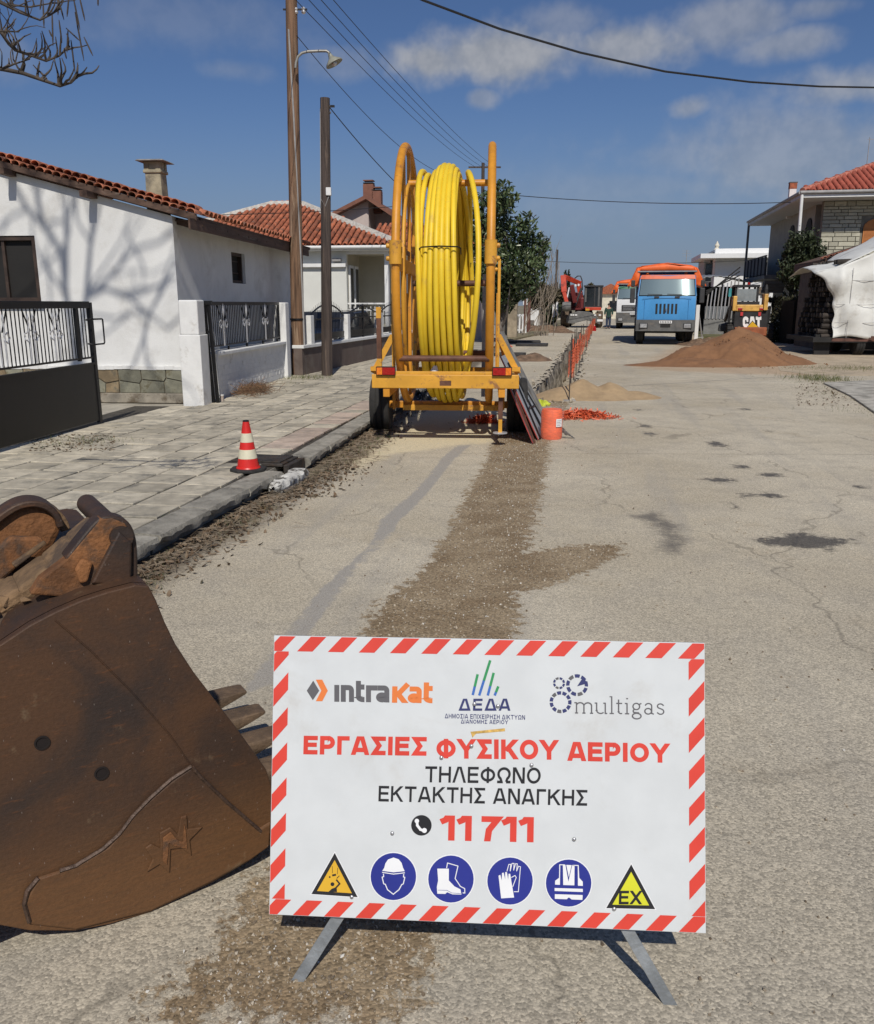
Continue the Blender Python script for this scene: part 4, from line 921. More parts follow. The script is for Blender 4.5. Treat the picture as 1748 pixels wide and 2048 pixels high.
m_oldwood = M('old_brown_wood', (.10, .060, .042), .85, var=.4, vs=5, bump=.5, bs=50, stretch=(1, .2, 3), dirt=(.20, .17, .14), ds=4, dlo=.58, dhi=.7)
m_black = M('black_metal', (.012, .012, .013), .42, .3, var=.2, vs=10, spec=.5)
m_silver = M('silver_paint', (.62, .62, .63), .4, .5, var=.1, vs=20)
m_mortar = M('mortar', (.48, .45, .40), .95, var=.25, vs=9, bump=.6, bs=50)
m_dark = M('dark_inside', (.012, .011, .010), .8, var=.2)
m_glassd = M('dark_glass', (.02, .024, .028), .08, var=.1, spec=.8)
def barrel(L_, r0, r1, n=7, th=.012):     # half-round roof tile, axis along local y, wide end at y=0
    b = MB()
    for y, r in ((0, r0), (L_, r1)):
        for rr in (r, r-th):
            for k in range(n): a = math.pi*k/(n-1); b.v.append((rr*math.cos(a), y, rr*math.sin(a)*.8))
    for k in range(n-1): b.f += [(k, k+1, 2*n+k+1, 2*n+k), (n+k+1, n+k, 3*n+k, 3*n+k+1), (k+1, k, n+k, n+k+1), (2*n+k, 2*n+k+1, 3*n+k+1, 3*n+k)]
    b.f += [(0, n, 3*n, 2*n), (n-1, 3*n-1, 4*n-1, 2*n-1)]
    return b
TILE_A = barrel(.44, .088, .070).mesh('roof_tile', m_terra, 45); TILE_B = barrel(.44, .088, .070).mesh('roof_tile', m_terra_old, 45)
TILE_V = barrel(.34, .078, .070).mesh('roof_tile', m_terra_old, 45)
def roof_face(par, o, e, s, poly, mat, du=.2, dv=.36, me=TILE_A, limit=300, base=True, lift=.05, flat_mat=None):
    """one roof plane: o corner at the eave, e along the eave, s up the slope; poly in (u, v)"""
    o, e, s = Vector(o), Vector(e).normalized(), Vector(s).normalized(); nrm = e.cross(s).normalized()
    if nrm.z < 0: nrm = -nrm
    if base:
        b = MB(); n = len(poly)
        top = [o+e*u+s*v for u, v in poly]; bot = [p-nrm*.07 for p in top]
        b.add(top+bot, [tuple(range(n)), tuple(range(2*n-1, n-1, -1))]+[(i, n+i, n+(i+1) % n, (i+1) % n) for i in range(n)]); b.build('roof_deck', flat_mat or mat, par)
    if me is None: return
    rot = Matrix((e, s, nrm)).transposed()
    us = [p[0] for p in poly]; vs = [p[1] for p in poly]; cnt = 0; rest = MB()
    v = min(vs)-.03
    while v < max(vs):
        u = min(us)+du/2
        while u < max(us):
            if inside(poly, u, v+.12):
                p = o+e*u+s*v+nrm*(lift+random.uniform(0, .008)); m4 = Matrix.Translation(p) @ (rot @ Matrix.Rotation(.06, 3, 'X')).to_4x4()
                if cnt < limit:
                    ob = bpy.data.objects.new('roof_tile', me); COL.objects.link(ob); ob.parent = par; ob.matrix_local = m4
                else:
                    rest.add([m4 @ q.co for q in me.vertices], [tuple(f.vertices) for f in me.polygons])
                cnt += 1
            u += du
        v += dv
    if rest.v: tag(rest.build('roof_tiles_rest', mat, par, smooth=45), kind='stuff')
def voronoi_cells(x0, x1, z0, z1, nx, nz, jit=.38, gap=.012):
    sx, sz = (x1-x0)/nx, (z1-z0)/nz; seeds = [(x0+(i+.5+random.uniform(-jit, jit))*sx, z0+(j+.5+random.uniform(-jit, jit))*sz) for i in range(nx) for j in range(nz)]
    cells = []
    for a in seeds:
        poly = [(x0, z0), (x1, z0), (x1, z1), (x0, z1)]
        for b in seeds:
            if a is b: continue
            n = Vector((b[0]-a[0], b[1]-a[1])); L_ = n.length
            if L_ > 3*max(sx, sz): continue
            n /= L_; k = n.dot(Vector(a))+L_/2-gap/2; out = []
            for p, q in zip(poly, poly[1:]+poly[:1]):
                dp, dq = n.dot(Vector(p))-k, n.dot(Vector(q))-k
                if dp <= 0: out.append(p)
                if (dp < 0) != (dq < 0): f = dp/(dp-dq); out.append((p[0]+(q[0]-p[0])*f, p[1]+(q[1]-p[1])*f))
            poly = out
            if len(poly) < 3: break
        if len(poly) >= 3: cells.append(poly)
    return cells

def white_cottage():
    t = thing('cottage', 'white stuccoed cottage with old tiled gable roof and stone plinth on the left', 'house', (-4.14, 14.0, .12), 5.1)
    ze = Lp(t, 1, 0, 347, 432).z; zl = Lp(t, 1, 0, 0, 338); slope = (zl.z-ze)/(-zl.x); xr = -4.3; zr = ze+slope*(-xr); LEN = 7.2
    rk = lambda x: ze-slope*x
    # window opening in the gable
    wr = Lp(t, 1, 0, 76, 540).x; wt = Lp(t, 1, 0, 70, 471).z; wb = Lp(t, 1, 0, 82, 604).z; wl = wr-1.15
    b = MB(); b.prism([(wr, .0), (0, .0), (0, ze), (wr, rk(wr))], 0, .25)
    b.prism([(wl, wt), (wr, wt), (wr, rk(wr)), (wl, rk(wl))], 0, .25); b.prism([(wl, 0), (wr, 0), (wr, wb), (wl, wb)], 0, .25)
    b.prism([(2*xr, 0), (wl, 0), (wl, rk(wl)), (xr, zr), (2*xr, ze)], 0, .25); b.build('gable_wall', m_white, t)
    fr = M('brown_frame', (.045, .028, .020), .6, var=.3, vs=8)
    f = MB(); w_ = .07
    f.box(((wl+wr)/2, .07, wt-w_/2), (wr-wl, .10, w_)).box(((wl+wr)/2, .07, wb+w_/2), (wr-wl, .10, w_)).box((wl+w_/2, .07, (wb+wt)/2), (w_, .10, wt-wb-2*w_)).box((wr-w_/2, .07, (wb+wt)/2), (w_, .10, wt-wb-2*w_))
    f.box(((wl+wr)/2, .075, (wb+wt)/2), (.05, .06, wt-wb-2*w_)); f.box(((wl+wr)/2, -.02, wb-.02), (wr-wl+.1, .16, .04))
    wo = f.build('window', fr, t); MB().box(((wl+wr)/2, .10, (wb+wt)/2), (wr-wl-2*w_, .01, wt-wb-2*w_)).build('pane', m_dark, wo)
    # side wall with the little window
    a = Lp(t, 0, 0, 462, 503); c = Lp(t, 0, 0, 492, 568); y0, y1, z1, z0 = a.y, c.y, a.z, c.z
    s = MB(); sw = -.25
    for (ya, yb, za, zb) in ((.25, y0, 0, ze), (y1, LEN, 0, ze), (y0, y1, 0, z0), (y0, y1, z1, ze)): s.box((sw/2, (ya+yb)/2, (za+zb)/2), (.25, yb-ya, zb-za))
    s.box((-4.3, LEN-.125, ze/2), (8.1, .25, ze)); s.build('side_wall', m_white, t)
    f = MB(); f.box((-.10, (y0+y1)/2, z1-.03), (.08, y1-y0, .06)).box((-.10, (y0+y1)/2, z0+.03), (.08, y1-y0, .06)).box((-.10, y0+.03, (z0+z1)/2), (.08, .06, z1-z0-.12)).box((-.10, y1-.03, (z0+z1)/2), (.08, .06, z1-z0-.12))
    wo = f.build('window', fr, t); MB().box((-.14, (y0+y1)/2, (z0+z1)/2), (.01, y1-y0-.12, z1-z0-.12)).build('pane', m_dark, wo)
    for k in range(3): MB().box((-.12, (y0+y1)/2+.1, z0+.2+k*.22), (.02, (y1-y0)*.5, .02)).build('bar', fr, wo)
    # roof planes, verge and eaves
    ov, oe = .12, .42; un = Vector((1, 0, -slope)).normalized(); k = math.sqrt(1+slope*slope); Lr = (-xr+oe)*k
    for sg in (1, -1):
        eo = Vector((oe if sg > 0 else 2*xr-oe, -ov, ze-slope*oe+.10)); ups = Vector((-sg, 0, slope)).normalized()
        if sg > 0: roof_face(t, eo, (0, 1, 0), ups, [(0.28, 0), (LEN+ov+.3, 0), (LEN+ov+.3, Lr), (.28, Lr)], m_terra_old, me=TILE_B, limit=90, flat_mat=m_oldwood)
        else: roof_face(t, eo, (0, 1, 0), ups, [(0, 0), (LEN+ov+.3, 0), (LEN+ov+.3, Lr), (0, Lr)], m_terra_old, me=None)
    MB().tube([(xr, -ov, zr+.14), (xr, LEN+.3, zr+.14)], .09, 8).build('ridge', m_terra_old, t)
    b = MB(); b.prism([(oe, ze-slope*oe+.095), (xr, zr+.095), (xr, zr+.02), (oe, ze-slope*oe+.02)], -ov, .0); b.build('verge_deck', m_oldwood, t)
    for i in range(int(Lr/.135)):            # second course behind the verge row
        p = Vector((oe, -ov+.16, ze-slope*oe+.20)) + Vector((-1, 0, slope)).normalized()*(.12+i*.135)
        o = bpy.data.objects.new('verge_tile', TILE_V); COL.objects.link(o); o.parent = t
        o.matrix_local = Matrix.Translation(p+Vector((0, 0, random.uniform(0, .02)))) @ Matrix((Vector((1, 0, -slope)).normalized(), Vector((0, 1, 0)), Vector((slope, 0, 1)).normalized())).transposed().to_4x4()
    n = int(Lr/.135); ups = Vector((-1, 0, slope)).normalized()
    for i in range(n):                      # verge tiles, open ends to the street
        p = Vector((oe, -ov-.05, ze-slope*oe+.13)) + ups*(.06+i*.135)
        o = bpy.data.objects.new('verge_tile', TILE_V); COL.objects.link(o); o.parent = t
        o.matrix_local = Matrix.Translation(p+Vector((0, 0, random.uniform(0, .012)))) @ Matrix((Vector((1, 0, -slope)).normalized(), Vector((0, 1, 0)), Vector((slope, 0, 1)).normalized())).transposed().to_4x4()
    b = MB(); b.prism([(oe+.02, ze-slope*oe+.125), (xr, zr+.125), (xr, zr+.03), (oe+.02, ze-slope*oe+.03)], -ov-.02, -ov+.015); b.build('barge_board', m_oldwood, t)
    MB().box((oe-.02, LEN/2-.1, ze-slope*oe-.03), (.03, LEN+.5, .16)).build('fascia', m_oldwood, t)
    MB().box((oe/2, LEN/2+.1, ze-slope*oe/2+.0), (oe, LEN, .02)).build('soffit', m_oldwood, t)
    for i in range(12): MB().box((.2, .2+i*.6, ze-.06-slope*.2), (.44, .07, .10), mat=Matrix.Rotation(math.atan(slope), 3, 'Y')).build('rafter_tail', m_oldwood, t)
    for x in (-.85*2, -.1-.55*0-.6*0-1.72*0, -3.2):
        pass
    for px, py in ((25, 345), (187, 388)):
        q = Lp(t, 1, 0, px, py); MB().box((q.x, -.16, rk(q.x)-.02), (.12, .36, .09)).build('purlin_end', m_oldwood, t)
    # chimney with a slab cap
    cp = Lp(t, 1, .9, 315, 395); cx_, cz = cp.x, rk(cp.x)-.25; ct = Lp(t, 1, .9, 315, 328).z
    old = M('chimney_render', (.33, .29, .20), .92, var=.3, vs=4, bump=.5, bs=40, dirt=(.17, .15, .12), ds=3, fine=.2)
    ch = MB(); ch.box((cx_, .9, cz+.14), (.40, .40, .50), taper=(.64, .64)); ch.box((cx_, .9, (cz+ct)/2+.2), (.28, .28, ct-cz-.35), taper=(.9, .9)); ch.box((cx_, .9, ct-.13), (.31, .31, .05))
    co = ch.build('chimney', old, t, bevel=.012)
    for dx, dy in ((-.10, -.10), (.10, -.10), (.10, .10), (-.10, .10)): MB().box((cx_+dx, .9+dy, ct-.05), (.08, .08, .13)).build('cap_post', old, co)
    MB().box((cx_, .9, ct+.035), (.48, .50, .025), taper=(.86, .86)).build('cap_slab', M('cap_slab', (.22, .21, .20), .9, var=.3, vs=5, bump=.4), co, bevel=.006)
    # crazy-paved plinth and step
    m_st = M('plinth_stone', (.20, .195, .145), .85, var=.25, vs=5, rnd=.28, bump=.5, bs=40, dirt=(.13, .115, .07), ds=5, dlo=.5, dhi=.66, fine=.15)
    m_st2 = M('plinth_stone_ochre', (.24, .18, .105), .85, var=.25, vs=5, rnd=.25, bump=.5, bs=40, dirt=(.12, .11, .08), ds=5, dlo=.5, dhi=.66, fine=.15)
    zt, zb = Lp(t, 1, 0, 300, 737).z, Lp(t, 1, 0, 300, 785).z
    MB().box((-2.2, -.012, (zt+zb)/2-.005), (4.4, .024, zt-zb)).build('plinth_mortar', M('plinth_mortar', (.17, .145, .10), .95, var=.3, vs=10, bump=.5), t)
    for cell in voronoi_cells(-4.3, -.004, zb, zt-.005, 13, 2, .40, .016): MB().prism(cell, -.042-random.uniform(0, .012), -.0242).build('stone', random.choice((m_st, m_st, m_st2)), t, bevel=.005)
    MB().box((-2.2, -.06, zb/2), (4.46, .12, zb-.01)).build('step', M('step_concrete', (.27, .24, .19), .9, var=.3, vs=4, bump=.5, dirt=(.11, .085, .055), ds=3, dlo=.5, dhi=.64), t, bevel=.012)
    b = MB(); n = 30                         # ragged stucco edge over the stones
    for i in range(n): x = -4.3+i*4.3/n; b.box((x+.075, -.028, zt+.012+random.uniform(-.006, .01)), (4.3/n+.004, .056, .05+random.uniform(0, .012)))
    b.build('stucco_lip', m_white, t)
    return t
white_cottage()

def bars_panel(par, p0, p1, z0, z1, n, mat=m_black, r=.007, rail=.022):
    """iron railing between two points (local xy): each bar a part"""
    p0, p1 = Vector(p0), Vector(p1); bm = MB().cyl((0, 0, 0), (0, 0, z1-z0), r, n=6).mesh('bar', mat, 40)
    for i in range(n):
        q = p0.lerp(p1, (i+.5)/n); place('bar', bm, par, (q.x, q.y, z0))
    for z in (z0, z1): MB().bar((p0.x, p0.y, z), (p1.x, p1.y, z), rail*1.4, rail).build('rail', mat, par)
def flower(par, c, ax, r=.055, mat=m_silver):
    ax = Vector(ax); pts = []
    for k in range(36): a = 2*math.pi*k/36; rr = r*(1+.22*math.cos(5*a)); pts.append(Vector(c)+ax*math.cos(a)*rr+Vector((0, 0, math.sin(a)*rr)))
    MB().tube(pts, .007, 5, closed=True).build('flower', mat, par, smooth=60)

def gate_leaf():
    e = G(203, 848, .13); a = G(0, 908, .13); d = (e-a); az = math.degrees(math.atan2(d.x, d.y)); L_ = 3.7
    t = thing('gate', 'open black metal gate leaf with solid lower panel and silver flower ornaments', 'gate', (e.x, e.y, .14), az)
    MB().box((0, -L_/2, .42), (.03, L_, .74)).build('sheet', m_black, t, bevel=.004)
    H = 1.56
    for y in (-.035, -L_+.035): MB().box((0, y, H/2+.02), (.05, .07, H)).build('stile', m_black, t, bevel=.004)
    MB().box((0, -.42, 1.2), (.04, .05, .70)).build('stile', m_black, t, bevel=.004)
    MB().box((0, -L_/2, H-.01), (.046, L_-.14, .085)).build('top_rail', m_black, t, bevel=.004)
    MB().box((0, -L_/2, .80), (.046, L_-.14, .03)).build('middle_rail', m_black, t)
    MB().box((0, -L_/2, .88), (.03, L_-.14, .022)).build('lower_rail', m_black, t)
    bm = MB().cyl((0, 0, .88), (0, 0, H-.05), .007, n=6).mesh('bar', m_black, 40); n = 44
    for i in range(n):
        y = -.11-i*(L_-.2)/n
        place('bar', bm, t, (0, y, 0))
    for y in (-.12-.42*2, -.12-.42*3.3, -.12-.42*4.7):
        for dy in (-.09, .09):
            flower(t, (.014, y+dy, 1.20), (0, 1, 0), .05)
            MB().cyl((.016, y+dy*.55, .90), (.016, y+dy*.55, 1.36), .009, n=6).build('spear', m_silver, t); MB().lathe([(.001, -.05), (.016, 0), (.001, .06)], (.016, y+dy*.55, 1.40), 8).build('spear_tip', m_silver, t, smooth=60)
            MB().bar((.01, y+dy*1.6, H-.06), (.01, y+dy*.2, 1.26), .012).build('strut', m_black, t)
    for s in (0,):
        pts = [(.02, -.20, 1.36), (.09, -.20, 1.37), (.10, -.17, 1.37), (.10, .08, 1.37), (.10, .10, 1.36), (.10, .10, 1.07), (.10, .08, 1.05), (.10, -.18, 1.05), (.09, -.2, 1.05), (.02, -.20, 1.06)]
        MB().tube(pts, .011, 8).build('handle', m_black, t, smooth=60)
gate_leaf()

def garden_wall():
    t = thing('garden_wall', 'low whitewashed garden wall with two pillars beside the cottage', 'wall', F0 + Vector((0, 0, .12)), FA)
    p1 = Lp(t, 0, 0, 383, 800).y; LW = Lp(t, 0, .0, 570, 752).y; zc = .80
    zt = Lp(t, 0, 0, 383, 600).z
    MB().box((0, .0, zt*.34), (.34, .36, zt*.68)).build('pillar_base', m_white2, t, bevel=.012)
    MB().box((0, .0, zt*.84), (.30, .32, zt*.32)).build('pillar_shaft', m_white2, t, bevel=.02)
    y2 = LW; z2 = Lp(t, 0, 0, 565, 605).z
    MB().box((0, y2-.15, z2/2), (.30, .30, z2)).build('pillar_shaft', m_white2, t, bevel=.02)
    MB().box((-.02, (y2-.3+.18)/2, (zc-.06)/2), (.18, y2-.48, zc-.06)).build('wall_core', m_white2, t)
    MB().box((-.01, (y2-.3+.18)/2, zc-.03), (.30, y2-.47, .06)).build('coping', m_white2, t, bevel=.008)
    rows = 5; rh = .62/rows*.72                # limewashed brick courses showing through
    bm = [MB().box((0, 0, 0), (.024, .235, rh-.012)).mesh('brick', m_white2) for _ in range(1)][0]
    for r in range(rows+1):
        y = .30+(.12 if r % 2 else 0)
        while y < y2-.42:
            o = place('brick', bm, t, (.0615+random.uniform(-.0015, .002), y+.12, .04+r*rh+rh/2), (random.uniform(-.02, .02), 0, random.uniform(-.02, .02)), (1, 1, 1)); y += .25
    d = MB().tube([(.13, .62, zc-.02), (.13, .64, .3), (.15, .66, .06)], .035, 10).build('downpipe', m_white2, t, smooth=50)
    MB().box((.13, .62, zc+.0), (.10, .12, .05)).build('downpipe_bracket', m_white2, t)
    q = thing('railing', 'black iron railing panel with silver spear ornaments on the whitewashed wall', 'railing', Vector(t.location)+FD*.0, FA)
    zr0, zr1 = zc+.07, Lp(t, 0, 0, 480, 607).z
    n = 48; bars_panel(q, (0, .42, 0), (0, y2-.34, 0), zr0+.02, zr1-.02, n, r=.008)
    MB().box((0, .40, (zr0+zr1)/2), (.04, .04, zr1-zr0+.06)).build('post', m_black, q); MB().box((0, y2-.33, (zr0+zr1)/2), (.04, .04, zr1-zr0+.06)).build('post', m_black, q)
    MB().box((0, (.4+y2-.33)/2, zr1), (.045, y2-.75, .06)).build('top_band', m_black, q)
    for f in (.22, .50, .77):
        y = .4+(y2-.73)*f
        for dy in (-.14, .14):
            flower(q, (.016, y+dy, (zr0+zr1)/2+.02), (0, 1, 0), .06); MB().bar((.012, y+dy*2.0, zr1-.03), (.012, y+dy*.4, (zr0+zr1)/2+.05), .012).build('strut', m_black, q)
        MB().box((.02, y, (zr0+zr1)/2-.14), (.012, .055, .42)).build('spear', m_silver, q); MB().lathe([(.001, -.12), (.02, -.02), (.018, .03), (.001, .14)], (.02, y, (zr0+zr1)/2+.24), 8).build('spear_tip', m_silver, q, smooth=60)
    for k in range(5): MB().box((.0, .6+k*(y2-1.1)/4, zc+.035), (.03, .03, .07)).build('foot', m_black, q)
    g = thing('gate_post', 'black steel gate post leaning beside the white pillar', 'post', Vector(t.location) + FD*.22 + FN*.20, FA)
    for dx in (-.035, .035): MB().bar((dx+.02, 0, 0), (dx-.05, .02, zt-.03), .045, .045).build('upright', m_black, g, bevel=.004)
    for z in (.5, 1.15): MB().box((-.08, 0, z), (.14, .03, .04)).build('hinge', m_black, g)
    MB().box((-.02, .01, zt-.04), (.14, .06, .06)).build('cap', m_black, g)
    # paper cup and heap of cut twigs
    c = thing('paper_cup', 'crumpled paper cup standing at the foot of the white wall', 'cup', G(444, 803, .142), 0)
    MB().lathe([(.028, 0), (.036, .10), (.038, .105), (.034, .10), (.027, .006)], n=16).build('cup', M('cup_paper', (.50, .42, .36), .7, var=.2, vs=30), c, smooth=40)
    MB().lathe([(.039, .098), (.040, .108), (.03, .112), (.0005, .112)], n=16).build('lid', m_white2, c, smooth=40)
    it = []
    for _ in range(520):
        p = G(500+RNG.normal(0, 20), 783+RNG.normal(0, 5), .15); it.append((0, TRS((p.x, p.y, .15+abs(RNG.normal(0, .05))), RNG.normal(0, .35), RNG.normal(0, .3), RNG.random()*6.3, RNG.uniform(.08, .28), (.7, 1, 1))))
    for _ in range(60):
        p = G(500+RNG.normal(0, 24), 783, .15); it.append((0, TRS((p.x, p.y, .16), RNG.normal(.9, .3), RNG.normal(0, .3), RNG.random()*6.3, RNG.uniform(.15, .3), (.5, 1, 1))))
    tag(scatter_mesh('brushwood', vary('brushwood', [(.06, .035, .022), (.16, .085, .045), (.22, .13, .075), (.05, .05, .03)], 18), [TWIG], it), 'heap of brown cut twigs in front of the white wall', 'brushwood', kind='stuff')
garden_wall()

# ---------------------------------------------------------------- poles, lamp, wires
m_pole = M('pole_wood', (.165, .095, .055), .85, var=.45, vs=3, bump=.7, bs=40, stretch=(6, 6, .35), dirt=(.33, .23, .15), ds=2.2, dlo=.52, dhi=.68, fine=.2)
m_pole2 = M('pole_wood_dark', (.065, .048, .040), .85, var=.45, vs=3, bump=.7, bs=40, stretch=(6, 6, .35), dirt=(.15, .11, .085), ds=2.2, dlo=.52, dhi=.68, fine=.2)
m_wire = M('wire_black', (.014, .014, .015), .6, var=.1); m_cable = M('cable_grey', (.30, .29, .28), .6, var=.15)
def poles():
    b0 = G(597, 750, .13); top = D(580, -130, 19.6)
    t = thing('utility_pole', 'tall weathered brown wooden utility pole carrying the street lamp', 'utility pole', b0)
    tp = top-b0; tp.z += 0
    MB().tube([(0, 0, -.1), tuple(tp*.5+Vector((0, 0, 0))), tuple(tp)], [.155, .135, .115], 16).build('shaft', m_pole, t, smooth=50)
    MB().tube([(.17, -.05, 0), (.165, -.06, 2.0), (.12, -.08, tp.z*.62), (.08, -.06, tp.z*.8)], .022, 8).build('conduit', m_cable, t, smooth=50)
    MB().box((.16, -.08, .6), (.12, .04, .02)).build('strap', m_black, t)
    z = to_local(t, D(588, 640, 19.7)).z; MB().lathe([(.165, 0), (.165, .04)], (tp.x*z/tp.z, 0, z), 16).build('strap', m_black, t)
    MB().bar((tp.x-.5, 0, tp.z-.35), (tp.x+1.6, 0, tp.z-.35), .09, .11).build('crossarm', m_pole, t)
    for px, py in ((592, 22), (607, 21)):
        q = to_local(t, D(px, py, 19.55)); MB().lathe([(.03, -.06), (.05, -.03), (.035, 0), (.05, .03), (.03, .06)], q, 12).build('insulator', m_silver, t, smooth=50)
    q = to_local(t, D(596, 21, 19.6)); MB().bar((q.x-.3, 0, q.z), (q.x+.2, 0, q.z), .03).build('bracket', m_black, t)
    lp = [to_local(t, D(px, py, 19.3)) for px, py in ((591, 136), (592, 125), (596, 113), (604, 106), (616, 103), (640, 102), (653, 102), (659, 106), (661, 113))]
    arm = MB().tube(lp, .028, 8).build('lamp_arm', M('lamp_steel', (.30, .29, .26), .5, .5, var=.2, vs=8), t, smooth=60)
    q = to_local(t, D(666, 122, 19.3)); lm = MB().lathe([(.03, .16), (.05, .10), (.07, .06), (.18, -.03), (.19, -.06), (.16, -.055), (.02, .02)], (0, 0, 0), 20).build('lamp_shade', M('lamp_enamel', (.26, .26, .21), .4, var=.15, vs=10), t, smooth=50)
    lm.location = q; lm.rotation_euler = (0, R(-28), 0)
    MB().lathe([(.001, -.11), (.05, -.08), (.06, -.03), (.03, .02)], (0, 0, 0), 12).build('bulb', m_silver, lm, smooth=60)
    b2 = G(654, 752, .13); t2 = thing('telephone_pole', 'short dark wooden telephone pole in front of the brown fence wall', 'utility pole', b2)
    tt = to_local(t2, D(650, 196, 19.2))
    MB().tube([(0, 0, -.1), tuple(tt*.5), tuple(tt)], [.125, .11, .10], 14).build('shaft', m_pole2, t2, smooth=50)
    q = to_local(t2, D(658, 384, 19.2)); MB().box((q.x, -.12, q.z), (.11, .10, .16)).build('junction_box', m_white2, t2, bevel=.01)
    MB().tube([(tt.x-.1, -.08, tt.z-.2), (tt.x*.7-.11, -.1, tt.z*.62), (q.x-.16, -.12, q.z-.16), (q.x-.08, -.14, q.z-.3), (q.x, -.13, q.z-.1)], .012, 6).build('drop_cable', m_cable, t2, smooth=60)
    for dz in (.08, .2): MB().lathe([(.11, 0), (.112, .025)], (tt.x, 0, tt.z-dz-.08), 14).build('strap', m_cable, t2)
    MB().box((tt.x+.12, -.02, tt.z-.15), (.14, .05, .04)).build('bracket', m_black, t2)
    # wires
    def wire(name, pts, r, label, group=None): tag(MB().tube(pts, r, 6, cap=False).build(name, m_wire, smooth=60), label, 'wire', group)
    wire('overhead_cable', [D(px, py, 10.0+k*.62) for k, (px, py) in enumerate(((560, -150), (700, -72), (845, 0), (1000, 58), (1160, 105), (1330, 143), (1500, 164), (1640, 173), (1748, 175), (1900, 172), (2100, 160)))], .014, 'thick black cable sagging across the top of the sky')
    far = D(968, 350, 56)
    for k, (px, dz) in enumerate(((608, 0), (634, .0), (658, 0), (682, 0))):
        p = D(px, 0, 19.6); e = Vector((far.x-.6+k*.45, 56, far.z+.5-.02*k)); a = p + (p-e)*.25; a.z += .15
        wire('power_line', sag(a, e, .45), .008, ['lowest', 'second lowest', 'second highest', 'highest'][k] + ' of the four thin power lines slanting down from the tall pole', 'parallel power lines')
    wire('service_wire', sag(D(594, 72, 19.5), D(900, 352, 40), .5), .008, 'thin service wire from the lamp pole towards the reel')
    wire('telephone_wire', sag(D(657, 212, 19.2), D(880, 436, 34), .25), .011, 'telephone wire from the short dark pole to the houses behind')
    wire('street_wire', sag(D(1000, 388, 42), D(1640, 402, 42), .25), .018, 'wire crossing the street between the tree and the right-hand house')
    wire('far_wire', sag(D(1080, 522, 60), D(1570, 516, 60), .25), .018, 'far wire crossing the street above the trucks')
    wire('roof_wire', sag(D(405, 430, 27), D(800, 412, 27), .05), .010, 'wire stretched behind the poles in front of the hipped roof')
poles()

